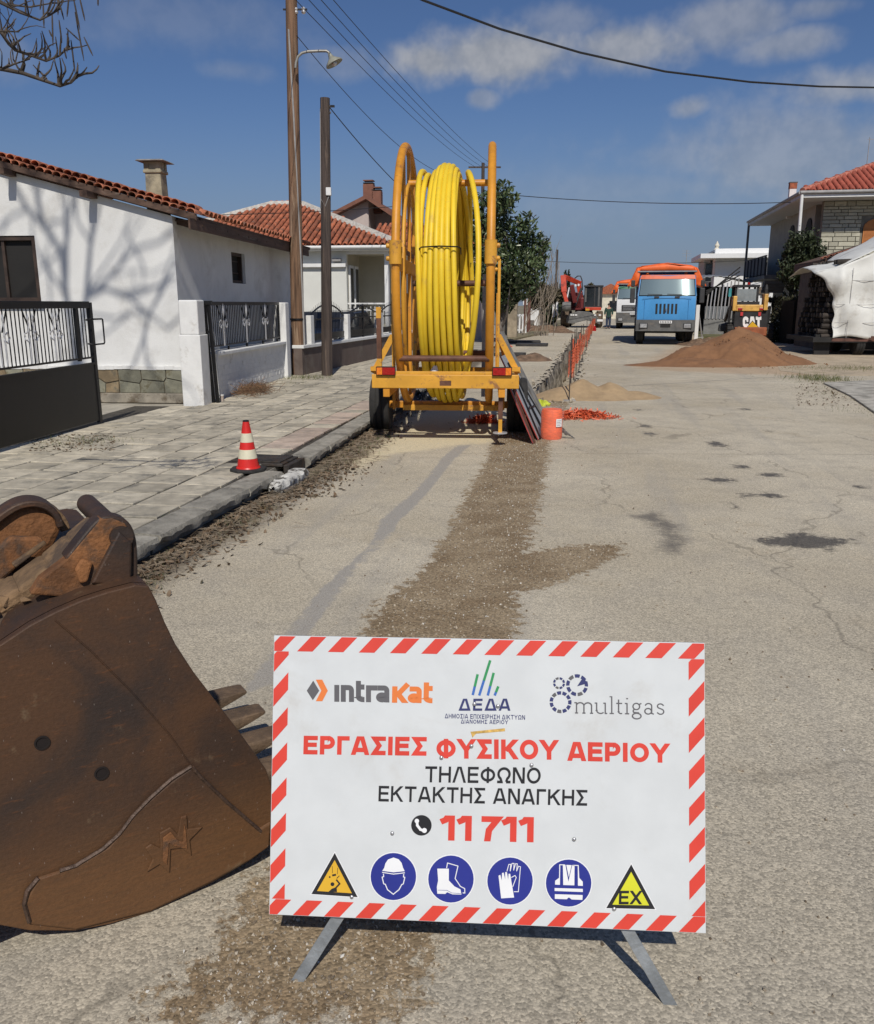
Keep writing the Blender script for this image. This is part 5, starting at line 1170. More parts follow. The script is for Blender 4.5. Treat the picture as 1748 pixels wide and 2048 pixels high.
# ---------------------------------------------------------------- house with the hipped roof
def hip_house():
    t = thing('hip_roof_house', 'white house with red hipped tile roof and open porch behind the iron fence', 'house', (-1.66, 30.0, 0.0), 8.0)
    W_, Dp = 9.2, 7.0; ze = Lp(t, 1, 0, 700, 502).z; px0 = Lp(t, 1, 0, 693, 550).x; pt = Lp(t, 1, 0, 720, 508).z; c0 = Lp(t, 1, 0, 769, 550).x
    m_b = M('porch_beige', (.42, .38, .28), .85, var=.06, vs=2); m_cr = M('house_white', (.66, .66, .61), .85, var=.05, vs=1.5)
    MB().box(((px0-W_)/2, .1, ze/2), (W_+px0, .2, ze)).build('wall', m_cr, t)
    MB().box((px0/2, .1, (pt+ze)/2), (-px0, .2, ze-pt)).build('porch_beam', m_white2, t)
    MB().box((c0/2, .12, pt/2), (-c0, .24, pt)).build('column', m_white2, t)
    MB().box((-.1, Dp/2+1.0, ze/2), (.2, Dp-2.2, ze)).build('street_wall', m_cr, t)
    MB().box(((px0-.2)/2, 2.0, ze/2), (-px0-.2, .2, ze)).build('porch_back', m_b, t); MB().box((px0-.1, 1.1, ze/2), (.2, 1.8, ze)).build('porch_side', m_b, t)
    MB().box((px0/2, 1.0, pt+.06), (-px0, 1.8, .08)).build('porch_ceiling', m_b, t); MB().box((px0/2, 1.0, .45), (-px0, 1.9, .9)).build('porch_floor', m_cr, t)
    for y in (.55, 1.3):
        wn = MB().box((px0+.03, y, 1.95), (.06, .5, 2.1)).build('door', m_white2, t); MB().box((px0+.065, y, 1.95), (.02, .36, 1.9)).build('pane', m_glassd, wn)
    zr = Lp(t, 1, 0, 730, 607).z
    for dz in (0, -.22): MB().box(((px0+c0)/2, .1, zr+dz), (c0-px0, .05, .05)).build('railing', m_white2, t)
    for k in range(9): MB().box((px0+(c0-px0)*(k+.5)/9, .1, zr-.5), (.03, .03, .8)).build('baluster', m_white2, t)
    zl = Lp(t, 1, 0, 650, 531).z; MB().box(((px0-W_)/2, -.06, zl), (W_+px0, .16, .12)).build('ledge', m_white2, t, bevel=.01)
    MB().box((px0-.3, -.12, zl+.18), (.3, .12, .10)).build('wall_lamp', m_cable, t)
    ov = .4; MB().box((-W_/2, Dp/2, ze+.06), (W_+2*ov, Dp+2*ov, .12)).build('eaves_slab', m_white2, t, bevel=.01)
    MB().tube([(-W_-ov, -ov-.05, ze+.10), (ov, -ov-.05, ze+.10)], .06, 8).build('gutter', m_white2, t, smooth=60)
    za = Lp(t, 1, Dp/2, 575, 412).z; z0 = ze+.13; x0, x1, y0, y1 = -W_-ov-.05, ov+.05, -ov-.05, Dp+ov+.05; xc, yc = (x0+x1)/2, (y0+y1)/2; rl = .6
    A, B = Vector((xc-rl, yc, za)), Vector((xc+rl, yc, za)); hw = x1-x0; dp = (yc-y0); sl = math.hypot(dp, za-z0)
    roof_face(t, (x0, y0, z0), (1, 0, 0), (0, dp, za-z0), [(0, 0), (hw, 0), (hw/2+rl, sl), (hw/2-rl, sl)], m_terra, .215, .38, TILE_A, 300)
    roof_face(t, (x0, y1, z0), (1, 0, 0), (0, -dp, za-z0), [(0, 0), (hw, 0), (hw/2+rl, sl), (hw/2-rl, sl)], m_terra, me=None)
    ex = (x1-(xc+rl)); sl2 = math.hypot(ex, za-z0); dl = y1-y0
    roof_face(t, (x1, y0, z0), (0, 1, 0), (-ex, 0, za-z0), [(0, 0), (dl, 0), (dl/2, sl2)], m_terra, me=None); roof_face(t, (x0, y0, z0), (0, 1, 0), (ex, 0, za-z0), [(0, 0), (dl, 0), (dl/2, sl2)], m_terra, me=None)
    def hipline(p, q):
        p, q = Vector(p), Vector(q); n = int((q-p).length/.36); d = (q-p).normalized(); x = d.cross(Vector((0, 0, 1))).normalized(); z = x.cross(d)
        MB().tube([p+z*.05, q+z*.05], .15, 6).build('hip_mortar', m_mortar, t)
        for i in range(n):
            o = bpy.data.objects.new('ridge_tile', TILE_A); COL.objects.link(o); o.parent = t; o.matrix_local = Matrix.Translation(p+d*i*.36+z*.08) @ Matrix((x, d, z)).transposed().to_4x4() @ Matrix.Diagonal((1.25, .9, 1.1, 1))
    hipline((x1, y0, z0), B); hipline((x0, y0, z0), A); hipline(A, B)
hip_house()

def fence2():
    p0 = G(606, 752, .13); az = 11.5
    t = thing('fence_wall', 'brown rendered fence wall with white coping and white posts', 'wall', (p0.x, p0.y, .1), az); Ln = 15.0
    zc = Lp(t, 0, 0, 640, 686).z
    m_br = M('brown_render', (.125, .092, .078), .9, var=.15, vs=2, bump=.4, bs=40, dirt=(.17, .14, .115), ds=1.2, dlo=.5, dhi=.7)
    MB().box((-.1, Ln/2, (zc-.07)/2), (.2, Ln, zc-.07)).build('wall_core', m_br, t); MB().box((-.1, Ln/2, zc-.035), (.28, Ln, .07)).build('coping', m_white2, t, bevel=.008)
    ys = [Lp(t, 0, 0, px, 640).y for px in (613, 691, 757, 800)] + []
    ys = [.72, Lp(t, 0, -.1, 690, 640).y, Lp(t, 0, -.1, 757, 640).y]; ys += [ys[2]+3.4]
    ztop = Lp(t, 0, -.1, 690, 628).z
    for y in ys: MB().box((-.1, y, (zc+ztop)/2), (.22, .22, ztop-zc-.004)).build('pillar', m_white2, t, bevel=.01)
    for i in range(len(ys)-1):
        a, b = ys[i]+.13, ys[i+1]-.13; mid = (a+b)/2; half = (b-a)/2
        r = thing('iron_fence', ['black arched iron fence panel between the dark pole and the first white post', 'black arched iron fence panel left of the reel trailer', 'black arched iron fence panel behind the reel trailer'][i], 'fence', (p0.x, p0.y, .1), az, 'arched iron fence panels')
        def arch(y): return ztop-.02+.26*max(0, 1-((y-mid)/half)**2) if i != 1 else ztop+.0+.24*max(0, 1-abs((y-mid)/half))
        MB().tube([(-.1, a+(b-a)*k/16, arch(a+(b-a)*k/16)) for k in range(17)], .02, 6).build('arch_rail', m_black, r)
        for z in (zc+.07, zc+.20, ztop-.10): MB().box((-.1, mid, z), (.03, b-a, .035)).build('rail', m_black, r)
        MB().box((-.1, mid, zc+.13), (.012, b-a, .12)).build('kick_plate', m_black, r)
        n = int((b-a)/.12)
        for k in range(n):
            y = a+(b-a)*(k+.5)/n; MB().cyl((-.1, y, zc+.06), (-.1, y, arch(y)+.10), .009, .004, n=5).build('bar', m_black, r)
        MB().box((-.1, mid, (zc+ztop)/2+.1), (.05, .07, ztop-zc+.2)).build('post', m_black, r)
fence2()

def parked_car():
    p0 = G(606, 752, .13); fd = Vector((math.sin(R(11.5)), math.cos(R(11.5)), 0)); fn = Vector((fd.y, -fd.x, 0)); c = p0+fd*6.2-fn*1.3
    t = thing('parked_car', 'dark grey car parked in the yard behind the iron fence', 'car', (c.x, c.y, .12), 11.5)
    pt = M('car_grey', (.035, .037, .042), .3, .3, var=.1, coat=.5); Lc = 4.0
    prof = [(-2.0, .35), (-1.95, .75), (-1.2, .92), (-.55, 1.36), (.75, 1.40), (1.55, 1.0), (1.95, .92), (2.0, .38), (1.6, .28), (-1.6, .28)]
    b = MB(); b.prism(prof, -.82, .82); b.v = [(q[1], q[0], q[2]) for q in b.v]; b.build('body', pt, t, bevel=.08, seg=3)
    for s in (-1, 1):
        b = MB(); b.prism([(-1.0, .95), (-.52, 1.28), (.68, 1.31), (1.25, .97)], -.004, .004); b.v = [(s*.824+q[1], q[0], q[2]) for q in b.v]; b.build('side_window', m_glassd, t)
        for y in (-1.25, 1.25): wheel(t, (s*.76, y, .31), .31, .2)
    MB().box((0, -1.99, .62), (1.3, .03, .14)).build('headlight', m_silver, t, bevel=.02)
def back_houses():
    t = thing('gable_house', 'pale pink gabled house with brown roof edge and two terracotta chimneys behind', 'house', D(742, 700, 46)*1 - Vector((0, 0, D(742, 700, 46).z)), 8)
    zc = Lp(t, 1, 0, 742, 412).z; xl = Lp(t, 1, 0, 640, 440).x; zl = Lp(t, 1, 0, 640, 440).z; za = Lp(t, 1, -.6, 745, 389).z; zr = Lp(t, 1, -.6, 792, 430)
    m_p = M('pink_render', (.50, .42, .38), .9, var=.05); m_br = M('brown_fascia', (.20, .085, .055), .8, var=.15)
    MB().prism([(xl, 0), (0, 0), (0, za-.20), (xl, zl-.05)], 0, 6).build('wall', m_p, t)
    MB().prism([(.002, 0), (3.4, 0), (3.4, zr.z-.7), (.002, za-.45)], 1.6, 6).build('side_wing', m_p, t)
    wd = MB().box((2.2, 1.57, 5.2), (.7, .06, 1.1)).build('window', m_white2, t); MB().box((2.2, 1.53, 5.2), (.55, .02, .95)).build('pane', m_glassd, wd)
    sl = (za-Lp(t, 1, -.6, 660, 426).z)/(-Lp(t, 1, -.6, 660, 426).x); sr = (za-zr.z)/zr.x
    for sg, k, ext in ((-1, sl, 4.5), (1, sr, 3.9)):
        MB().prism([(.0, za), (sg*ext, za-k*ext), (sg*ext, za-k*ext-.20), (.0, za-.20)], -.6, 6.5).build('roof_slope', m_br, t)
    for px, w_ in ((738, .55), (754, .5)):
        q = Lp(t, 1, 1.5, px, 372); c = MB().box((q.x, 1.5, za+.2+(0 if px == 738 else -.35)), (w_, .5, 1.1)).build('chimney', m_br, t, bevel=.02)
        for k in range(2): MB().box((q.x, 1.5, za+.80+k*.13+(0 if px == 738 else -.35)), (w_*.95, .52, .05)).build('cap_slab', m_dark if k == 0 else m_br, c)
    t2 = thing('tiled_outbuilding', 'low red tiled outbuilding half hidden behind the reel', 'house', D(770, 700, 40)*1 - Vector((0, 0, D(770, 700, 40).z)), 8)
    zt = Lp(t2, 1, 0, 770, 452).z; zb = Lp(t2, 1, 0, 770, 492).z
    MB().box((1.5, 2, zb/2), (5.5, 4, zb)).build('wall', m_p, t2)
    roof_face(t2, (-1.4, -.3, zb), (1, 0, 0), (0, 2.3, zt-zb+.2), [(0, 0), (6.0, 0), (6.0, 2.5), (0.9, 2.5)], m_terra, .25, .42, TILE_A, 150)
back_houses()

# ---------------------------------------------------------------- bare tree standing outside the frame on the left
def bare_tree():
    base = Vector((-5.1, 3.6, .12)); t = thing('bare_tree', 'leafless tree whose twigs with hanging pods reach in at top left', 'tree', base)
    bark = M('bare_bark', (.075, .06, .048), .9, var=.35, vs=8, bump=.6, bs=40)
    H0 = Vector((-4.14, 14.0, .12)); u = Vector((math.cos(R(5.1)), -math.sin(R(5.1)), 0)); nrm = Vector((math.sin(R(5.1)), math.cos(R(5.1)), 0))
    def back(cx_, cy_, Y=3.6):                # a point of the shadow on the gable, carried back towards the sun
        px, py = cx_*.3077, 270+cy_*.3077; d = Vector(ray(px, py)); k = (H0-Vector((0, 0, CAM_H))).dot(nrm)/d.dot(nrm); p = Vector((0, 0, CAM_H))+d*k
        s = (p.y-Y)/(-SUNV.y); return p+SUNV*s
    hub = back(500, 1500, 3.6); loc = lambda p: Vector(p)-base
    b = MB(); b.tube([(0, 0, -.1), (.05, .02, hub.z*.35), tuple(loc(hub).lerp(Vector((0, 0, hub.z*.7)), .4)), tuple(loc(hub))], [.24, .2, .17, .15], 10); b.build('trunk', bark, t, smooth=60)
    limbs = [([(500, 1500), (430, 1040), (400, 760), (290, 600), (180, 480), (90, 350), (20, 200)], .11, 6.0), ([(500, 1500), (560, 1060), (590, 700), (650, 440), (690, 250)], .10, 6.6), ([(560, 1060), (700, 930), (870, 740), (1030, 700), (1150, 620)], .07, 5.8),
             ([(560, 1060), (680, 1000), (800, 1030), (970, 1160), (1090, 1260)], .06, 6.9), ([(430, 1040), (430, 700), (420, 560), (490, 430), (520, 300)], .05, 6.4), ([(290, 600), (240, 430), (235, 320), (260, 200)], .06, 5.9), ([(970, 1160), (940, 1300), (950, 1480)], .05, 6.9), ([(970, 1160), (860, 1150), (740, 1190)], .035, 6.9), ([(700, 930), (860, 880), (1000, 900)], .02, 5.8),
             ([(870, 740), (820, 620), (830, 520)], .025, 5.8), ([(400, 760), (300, 840), (230, 900)], .04, 6.0), ([(180, 480), (60, 540), (-60, 620)], .04, 6.0), ([(590, 700), (500, 560), (470, 420)], .03, 6.6), ([(430, 1040), (330, 900), (270, 820)], .05, 6.0), ([(970, 1160), (1020, 1060), (1060, 960)], .03, 6.9)]
    lim = MB(); random.seed(5)
    tips = []
    for pts, r, Y in limbs:
        P3 = [loc(back(x, y, Y-2.6)) if not (x == 500 and y == 1500) else loc(hub) for x, y in pts]; n = len(P3)
        lim.tube(P3, [r*.48*(1-.75*i/(n-1))+.008 for i in range(n)], 7); tips += [(P3[i], P3[-1]-P3[-2], r*.5) for i in range(1, n)]
    for p, d, r in tips:
        for _ in range(1):
            q = p; dd = (d.normalized()+Vector((random.uniform(-1, 1), random.uniform(-1, 1), random.uniform(-.3, 1)))).normalized(); pts = [q]
            for k in range(4): dd = (dd+Vector((random.uniform(-.4, .4), random.uniform(-.4, .4), random.uniform(-.1, .4)))).normalized(); q = q+dd*random.uniform(.25, .5); pts.append(q)
            lim.tube(pts, [min(r, .022)*(1-.8*k/4)+.004 for k in range(5)], 5)
    lim.build('limbs', bark, t, smooth=60)
    # low drooping branch with twigs and pods inside the frame
    tw = MB(); pods = MB(); loc3 = lambda px, py, Y: D(px, py, Y)-base
    main = [([(-330, 60), (-150, 95), (0, 137), (45, 146), (85, 160), (120, 172), (142, 165), (160, 148)], 5.6, .024), ([(-200, 90), (-60, 40), (0, 62), (18, 88), (30, 100), (65, 112), (92, 122), (118, 112), (140, 92)], 5.3, .018), ([(-100, -60), (0, 5), (40, 25), (80, 40), (100, 30), (120, 18)], 5.1, .012), ([(0, 62), (25, 63), (38, 64)], 5.3, .007), ([(0, 140), (28, 128), (60, 118)], 5.5, .010), ([(-60, -40), (10, 8), (60, 14), (110, 5)], 5.4, .010)]
    for pts, Y, r in main:
        P3 = [loc3(x, y, Y+i*.03) for i, (x, y) in enumerate(pts)]; n = len(P3); tw.tube(P3, [r*.62*(1-.7*i/(n-1))+.0015 for i in range(n)], 7)
        for i in range(1, n):
            if pts[i][0] < -20: continue
            for _ in range(3):
                q = P3[i].lerp(P3[i-1], random.random()); L2 = [q]; d = Vector((random.uniform(-.2, 1), random.uniform(-.6, .6), random.uniform(.1, 1))).normalized()
                for k in range(4): d = (d+Vector((random.uniform(-.5, .5), random.uniform(-.4, .4), random.uniform(-.3, .6)))).normalized(); q = q+d*random.uniform(.02, .055); L2.append(q)
                tw.tube(L2, [r*.35*(1-.8*k/4)+.0012 for k in range(5)], 5)
    tw.build('twigs', bark, t, smooth=60)
    for (xa, ya, xb, yb) in ((86, 0, 88, 56), (104, 20, 106, 92), (112, -20, 128, 40), (138, -10, 134, 34), (118, 40, 124, 86), (128, 96, 133, 118), (132, 56, 160, 82), (142, 80, 150, 146), (150, 24, 168, 122), (146, -8, 160, 60), (158, -10, 170, 42), (168, 74, 186, 112), (136, 60, 134, 105), (196, -10, 196, 12), (98, 60, 104, 74), (116, 0, 116, 30), (84, -10, 80, 20)):
        a, c = loc3(xa, ya, 5.4), loc3(xb, yb, 5.4); pods.tube([a, a.lerp(c, .3), a.lerp(c, .8), c], [.0025, .0045, .0045, .0015], 6)
    tag(pods.build('pods', M('pod_brown', (.06, .045, .035), .8, var=.3), t, smooth=60), kind='stuff')
bare_tree()
# ================================================================ reel trailer and pipe coil
m_amber = M('machine_amber', (.62, .265, .022), .48, var=.12, vs=4, spec=.5, dirt=(.28, .12, .04), ds=4.5, dlo=.57, dhi=.70, bump=.15, bs=60)
m_amber2 = M('chassis_yellow', (.66, .33, .035), .5, var=.12, vs=4, dirt=(.30, .14, .055), ds=6, dlo=.55, dhi=.66, bump=.2, bs=60)
m_rustbar = M('brown_bar', (.13, .058, .035), .65, .2, var=.3, vs=8, bump=.3)
m_pipe = M('gas_pipe_yellow', (.78, .55, .03), .5, var=.07, vs=3, spec=.4, dirt=(.60, .42, .07), ds=5, dlo=.55, dhi=.75)
m_rubber = M('tyre_rubber', (.022, .021, .020), .85, var=.3, vs=9, bump=.4, bs=50, dirt=(.07, .06, .05), ds=4, dlo=.55, dhi=.7)
m_redlens = M('lens_red', (.35, .012, .010), .2, var=.2, vs=40, spec=.7); m_orlens = M('lens_amber', (.80, .22, .02), .2, var=.2, vs=40, spec=.7)
m_onet = M('net_orange', (.66, .125, .05), .6, var=.2, vs=8)
def wheel(par, c, r, w, name='wheel', mud=None, n=40):
    tm = mud or m_rubber; hw = w/2
    wo = bpy.data.objects.new(name, None); COL.objects.link(wo); wo.parent = par; wo.location = c
    b = MB(); b.lathe([(r*.56, -hw*.8), (r*.80, -hw), (r*.95, -hw*.92), (r, -hw*.7), (r, -hw*.35), (r*.965, -hw*.33), (r*.965, -hw*.22), (r, -hw*.2), (r, hw*.2), (r*.965, hw*.22), (r*.965, hw*.33), (r, hw*.35), (r, hw*.7), (r*.95, hw*.92), (r*.80, hw), (r*.56, hw*.8)], n=n, axis='X'); b.build('tyre', tm, wo, smooth=35)
    MB().lathe([(r*.57, -hw*.78), (r*.5, -hw*.5), (r*.2, -hw*.45), (r*.16, -hw*.7), (.001, -hw*.7)], n=24, axis='X').build('rim', m_silver, wo, smooth=35); MB().lathe([(.001, hw*.7), (r*.16, hw*.7), (r*.2, hw*.45), (r*.5, hw*.5), (r*.57, hw*.78)], n=24, axis='X').build('rim', m_silver, wo, smooth=35)
    return wo
TRL = Vector((.165, 11.7, 0)); TAZ = 3.5
def reel_trailer():
    t = thing('reel_trailer', 'amber painted trailer with two tall hoops carrying the pipe coil', 'trailer', TRL, TAZ)
    RC, RR, RX = 2.045, 1.60, .545
    for s in (-1, 1): wheel(t, (s*.93, 0, .365), .365, .27)
    MB().box((0, 0, .36), (1.66, .09, .09)).build('axle', m_amber, t, bevel=.006)
    MB().box((.06, -.12, .33), (1.36, .05, .075)).build('cross_member', m_amber2, t, bevel=.004)
    for s in (-1, 1):
        MB().box((s*.70, .35, .66), (.08, 3.4, .12)).build('chassis_rail', m_amber, t, bevel=.006)
        MB().bar((s*.68, 2.0, .62), (0, 3.4, .50), .08, .10).build('drawbar', m_amber, t)
        for y in (-.16, .10, .30): MB().box((s*.74, y, .48), (.035, .05, .34)).build('hanger', m_amber, t)
    MB().box((0, 2.05, .66), (1.4, .08, .12)).build('front_beam', m_amber, t); MB().cyl((0, 3.2, .02), (0, 3.2, .6), .03).build('front_prop', m_amber, t)
    # rear beam
    MB().box((.015, -1.33, .79), (1.78, .07, .165)).build('rear_beam', m_amber2, t, bevel=.008); MB().box((.02, -1.31, .89), (1.36, .09, .035)).build('beam_cap', m_amber2, t, bevel=.004)
    MB().box((-.85, -.95, .80), (.06, .7, .10)).build('corner_rail', m_amber2, t); MB().box((.86, -.95, .80), (.06, .7, .10)).build('corner_rail', m_amber2, t)
    for s in (-1, 1):
        c = (s*.70, -1.375, .915); k = MB().box(c, (.235, .05, .105)).build('tail_light', m_dark, t, bevel=.006)
        MB().box((c[0]-s*.035, -1.402, c[2]), (.15, .006, .085)).build('lens', m_redlens, k); MB().box((c[0]+s*.075, -1.402, c[2]), (.065, .006, .085)).build('lens', m_orlens, k)
    MB().box((.02, -1.366, .772), (.14, .002, .06)).build('worn_patch', m_rustbar, t)
    # hoops
    for s in (-1, 1):
        x = s*RX
        h = MB().tube([(x, RR*math.cos(a), RC+RR*math.sin(a)) for a in (2*math.pi*k/72 for k in range(72))], .050, 12, closed=True).build('hoop', m_amber, t, smooth=60)
        MB().box((x, 0, RC+.12), (.05, 2*RR-.1, .16)).build('hoop_beam', m_amber, t, bevel=.006); MB().box((x+s*.0, .15, RC+.30), (.03, 2.7, .05)).build('hoop_beam', m_rustbar, t)
        for y in (-.55, .15, .80):
            hh = math.sqrt(RR*RR-y*y); MB().box((x, y, RC), (.045, .07, 2*hh-.08)).build('hoop_spoke', m_amber, t, bevel=.004)
        pts = [(x-s*.02, y, z) for y, z in [(.95*math.cos(a), RC-.1+1.25*math.sin(a)) for a in (2*math.pi*k/48 for k in range(48))]]
        MB().tube(pts, .028, 8, closed=True).build('inner_hoop', m_amber2, t, smooth=60)
        for y0 in (-RR, RR):
            MB().cyl((x, y0, RC+.10), (x, y0, RC+.36), .072, n=14).build('sleeve', m_amber2, t, smooth=40)
            for z in (RC+.16, RC+.30): MB().lathe([(.022, -.02), (.03, .0), (.022, .02)], (x+s*.085, y0, z), 10, axis='X').build('clamp_bolt', m_amber2, t, smooth=50)
        MB().box((x+s*.105, -.95, 1.45), (.035, .09, 1.55)).build('upright', m_amber2, t, bevel=.005)
        MB().box((x+s*.105, .95, 1.25), (.035, .09, 1.2)).build('upright', m_amber, t, bevel=.005)
        MB().bar((x+s*.11, -.98, 1.32), (x+s*.36, -1.0, .86), .05, .07).build('brace', m_amber2, t); MB().bar((x+s*.13, .98, 1.25), (x+s*.30, 1.6, .72), .05, .06).build('brace', m_amber, t)
        MB().box((x+s*.33, -1.05, .92), (.10, .10, .05)).build('brace_foot', m_amber2, t)
    MB().box((-.79, -1.26, 1.30), (.055, .055, .52)).build('stake', m_rustbar, t); MB().box((-.79, -1.26, 1.60), (.058, .058, .13)).build('stake_top', m_amber2, t); MB().box((-.79, -1.26, .98), (.058, .058, .15)).build('stake_foot', m_amber2, t)
    for (y, z, mt, r) in ((-.0, 3.22, m_amber, .042), (.62, 1.98, m_rustbar, .042), (-1.28, 1.06, m_rustbar, .038), (1.05, 1.0, m_rustbar, .038)):
        MB().cyl((-RX, y, z), (RX, y, z), r).build('crossbar', mt, t, smooth=40)
    # screw jack that hangs clear of the road
    j = MB().box((.69, -1.27, .50), (.055, .055, .34)).build('jack_leg', m_rustbar, t, bevel=.004); MB().box((.69, -1.27, .30), (.045, .045, .26)).build('jack_tube', m_amber2, j); MB().lathe([(.09, 0), (.09, .012), (.03, .016)], (.69, -1.27, .155), 16).build('jack_foot', m_silver, j)
    MB().box((.46, 2.1, 1.2), (.08, .08, 1.9)).build('rear_mast', m_cable, t)
reel_trailer()
parked_car()

def coil():
    t = thing('pipe_coil', 'coil of bright yellow plastic gas pipe hanging in the trailer hoops', 'pipe coil', TRL, TAZ+1.6)
    Rv, Rh, zc, r = 1.475, 1.46, 1.92, .0345
    random.seed(3)
    def loop(x0, dr, tilt=0.0, sagx=0.0, dz=0.0, wob=.008, n=96, bow=0.0, pinch=.0):
        ph = random.random()*6; pts = []
        for k in range(n):
            a = 2*math.pi*k/n; y = -(Rh+dr)*math.cos(a); z = zc+dz+(Rv+dr)*math.sin(a)
            low = max(0.0, -math.sin(a))
            x = x0*(1-pinch*low**2) + tilt*y + sagx*(-math.sin(a)) + wob*math.sin(3*a+ph) + bow*max(0.0, math.cos(a))**1.6; pts.append((x, y*(1-.12*low**3), z))
        return MB().tube(pts, r, 10, closed=True).build('pipe_loop', m_pipe, t, smooth=60)
    top = [-.03, .02, .045, .04, .03, -.01]
    for i in range(6): loop(-.19+i*.0705, top[i]-.02, sagx=.02*(i-2), dz=.0, pinch=.25, wob=.004)
    for i in range(5): loop(-.155+i*.0705, -.10+.01*(i % 2), dz=.02, pinch=.3, wob=.006)
    for i in range(4): loop(-.12+i*.0705, -.17, dz=.05, pinch=.3, wob=.008)
    loop(-.262, -.045, sagx=.06, wob=.012); loop(-.225, -.09, sagx=.045, wob=.01)          # outer turns that have slipped
    loop(.17, -.03, sagx=-.07, dz=-.03, wob=.006, bow=.27); loop(.15, -.14, tilt=.07, sagx=.03, wob=.01)
    for (ang, w0, w1) in ((R(16), -.235, .225), (R(180-16), -.19, .22), (R(180+25), -.15, .25)):
        y, z = -(Rh)*math.cos(ang), zc+Rv*math.sin(ang); o = Vector((0, -math.cos(ang), math.sin(ang)))
        P3 = [Vector((w0, y, z))+o*-.20, Vector((w0-.01, y, z)), Vector((w0+.02, y, z))+o*.045, Vector(((w0+w1)/2, y, z))+o*.075, Vector((w1-.02, y, z))+o*.05, Vector((w1+.01, y, z)), Vector((w1, y, z))-o*.2]
        MB().tube(P3, .008, 6).build('tie', m_black, t)
coil()

# ---------------------------------------------------------------- things round the trailer
def cone(loc, h, label, az=0, dirty=1.0):
    t = thing('traffic_cone', label, 'traffic cone', loc, az, 'traffic cones'); s = h/.5
    rd = M('cone_red', (.62, .022, .016), .4, var=.1, vs=6, spec=.5); wh = M('cone_white', (.66, .62, .46), .5, var=.08, vs=12)
    R0, R1 = .108*s, .030*s; z0, z1 = .045*s, h; rr = lambda z: R0+(R1-R0)*(z-z0)/(z1-z0)
    oc = [(math.cos(R(22.5+45*k))*.185*s, math.sin(R(22.5+45*k))*.185*s) for k in range(8)]
    MB().slab(oc, 0.0, .032*s).build('base', M('cone_base', (.025, .024, .023), .8, var=.3, vs=20, bump=.4), t, bevel=.008)
    MB().lathe([(R0*1.12, .032*s), (R0*1.06, z0), (rr(z0+.001), z0+.001), (rr(h*.985), h*.985), (R1*.6, h), (R1*.5, h*.97)], n=28).build('body', rd, t, smooth=40)
    for za, zb in ((.26, .44), (.585, .76)):
        MB().lathe([(rr(za*h)+.0015, za*h), (rr(zb*h)+.0015, zb*h)], n=28).build('reflective_band', wh, t, smooth=40)
    MB().lathe([(R1*1.05, h*.985), (R1*1.0, h+.006), (R1*.4, h+.008)], n=16).build('tip', m_black, t)
cone(G(496, 942, .143)+Vector((0, .02, 0)), .48, 'red and white traffic cone standing on the pavement edge')
cone(G(851, 790, .0)+Vector((-.1, .6, 0)), .42, 'traffic cone half hidden under the reel trailer', 20)

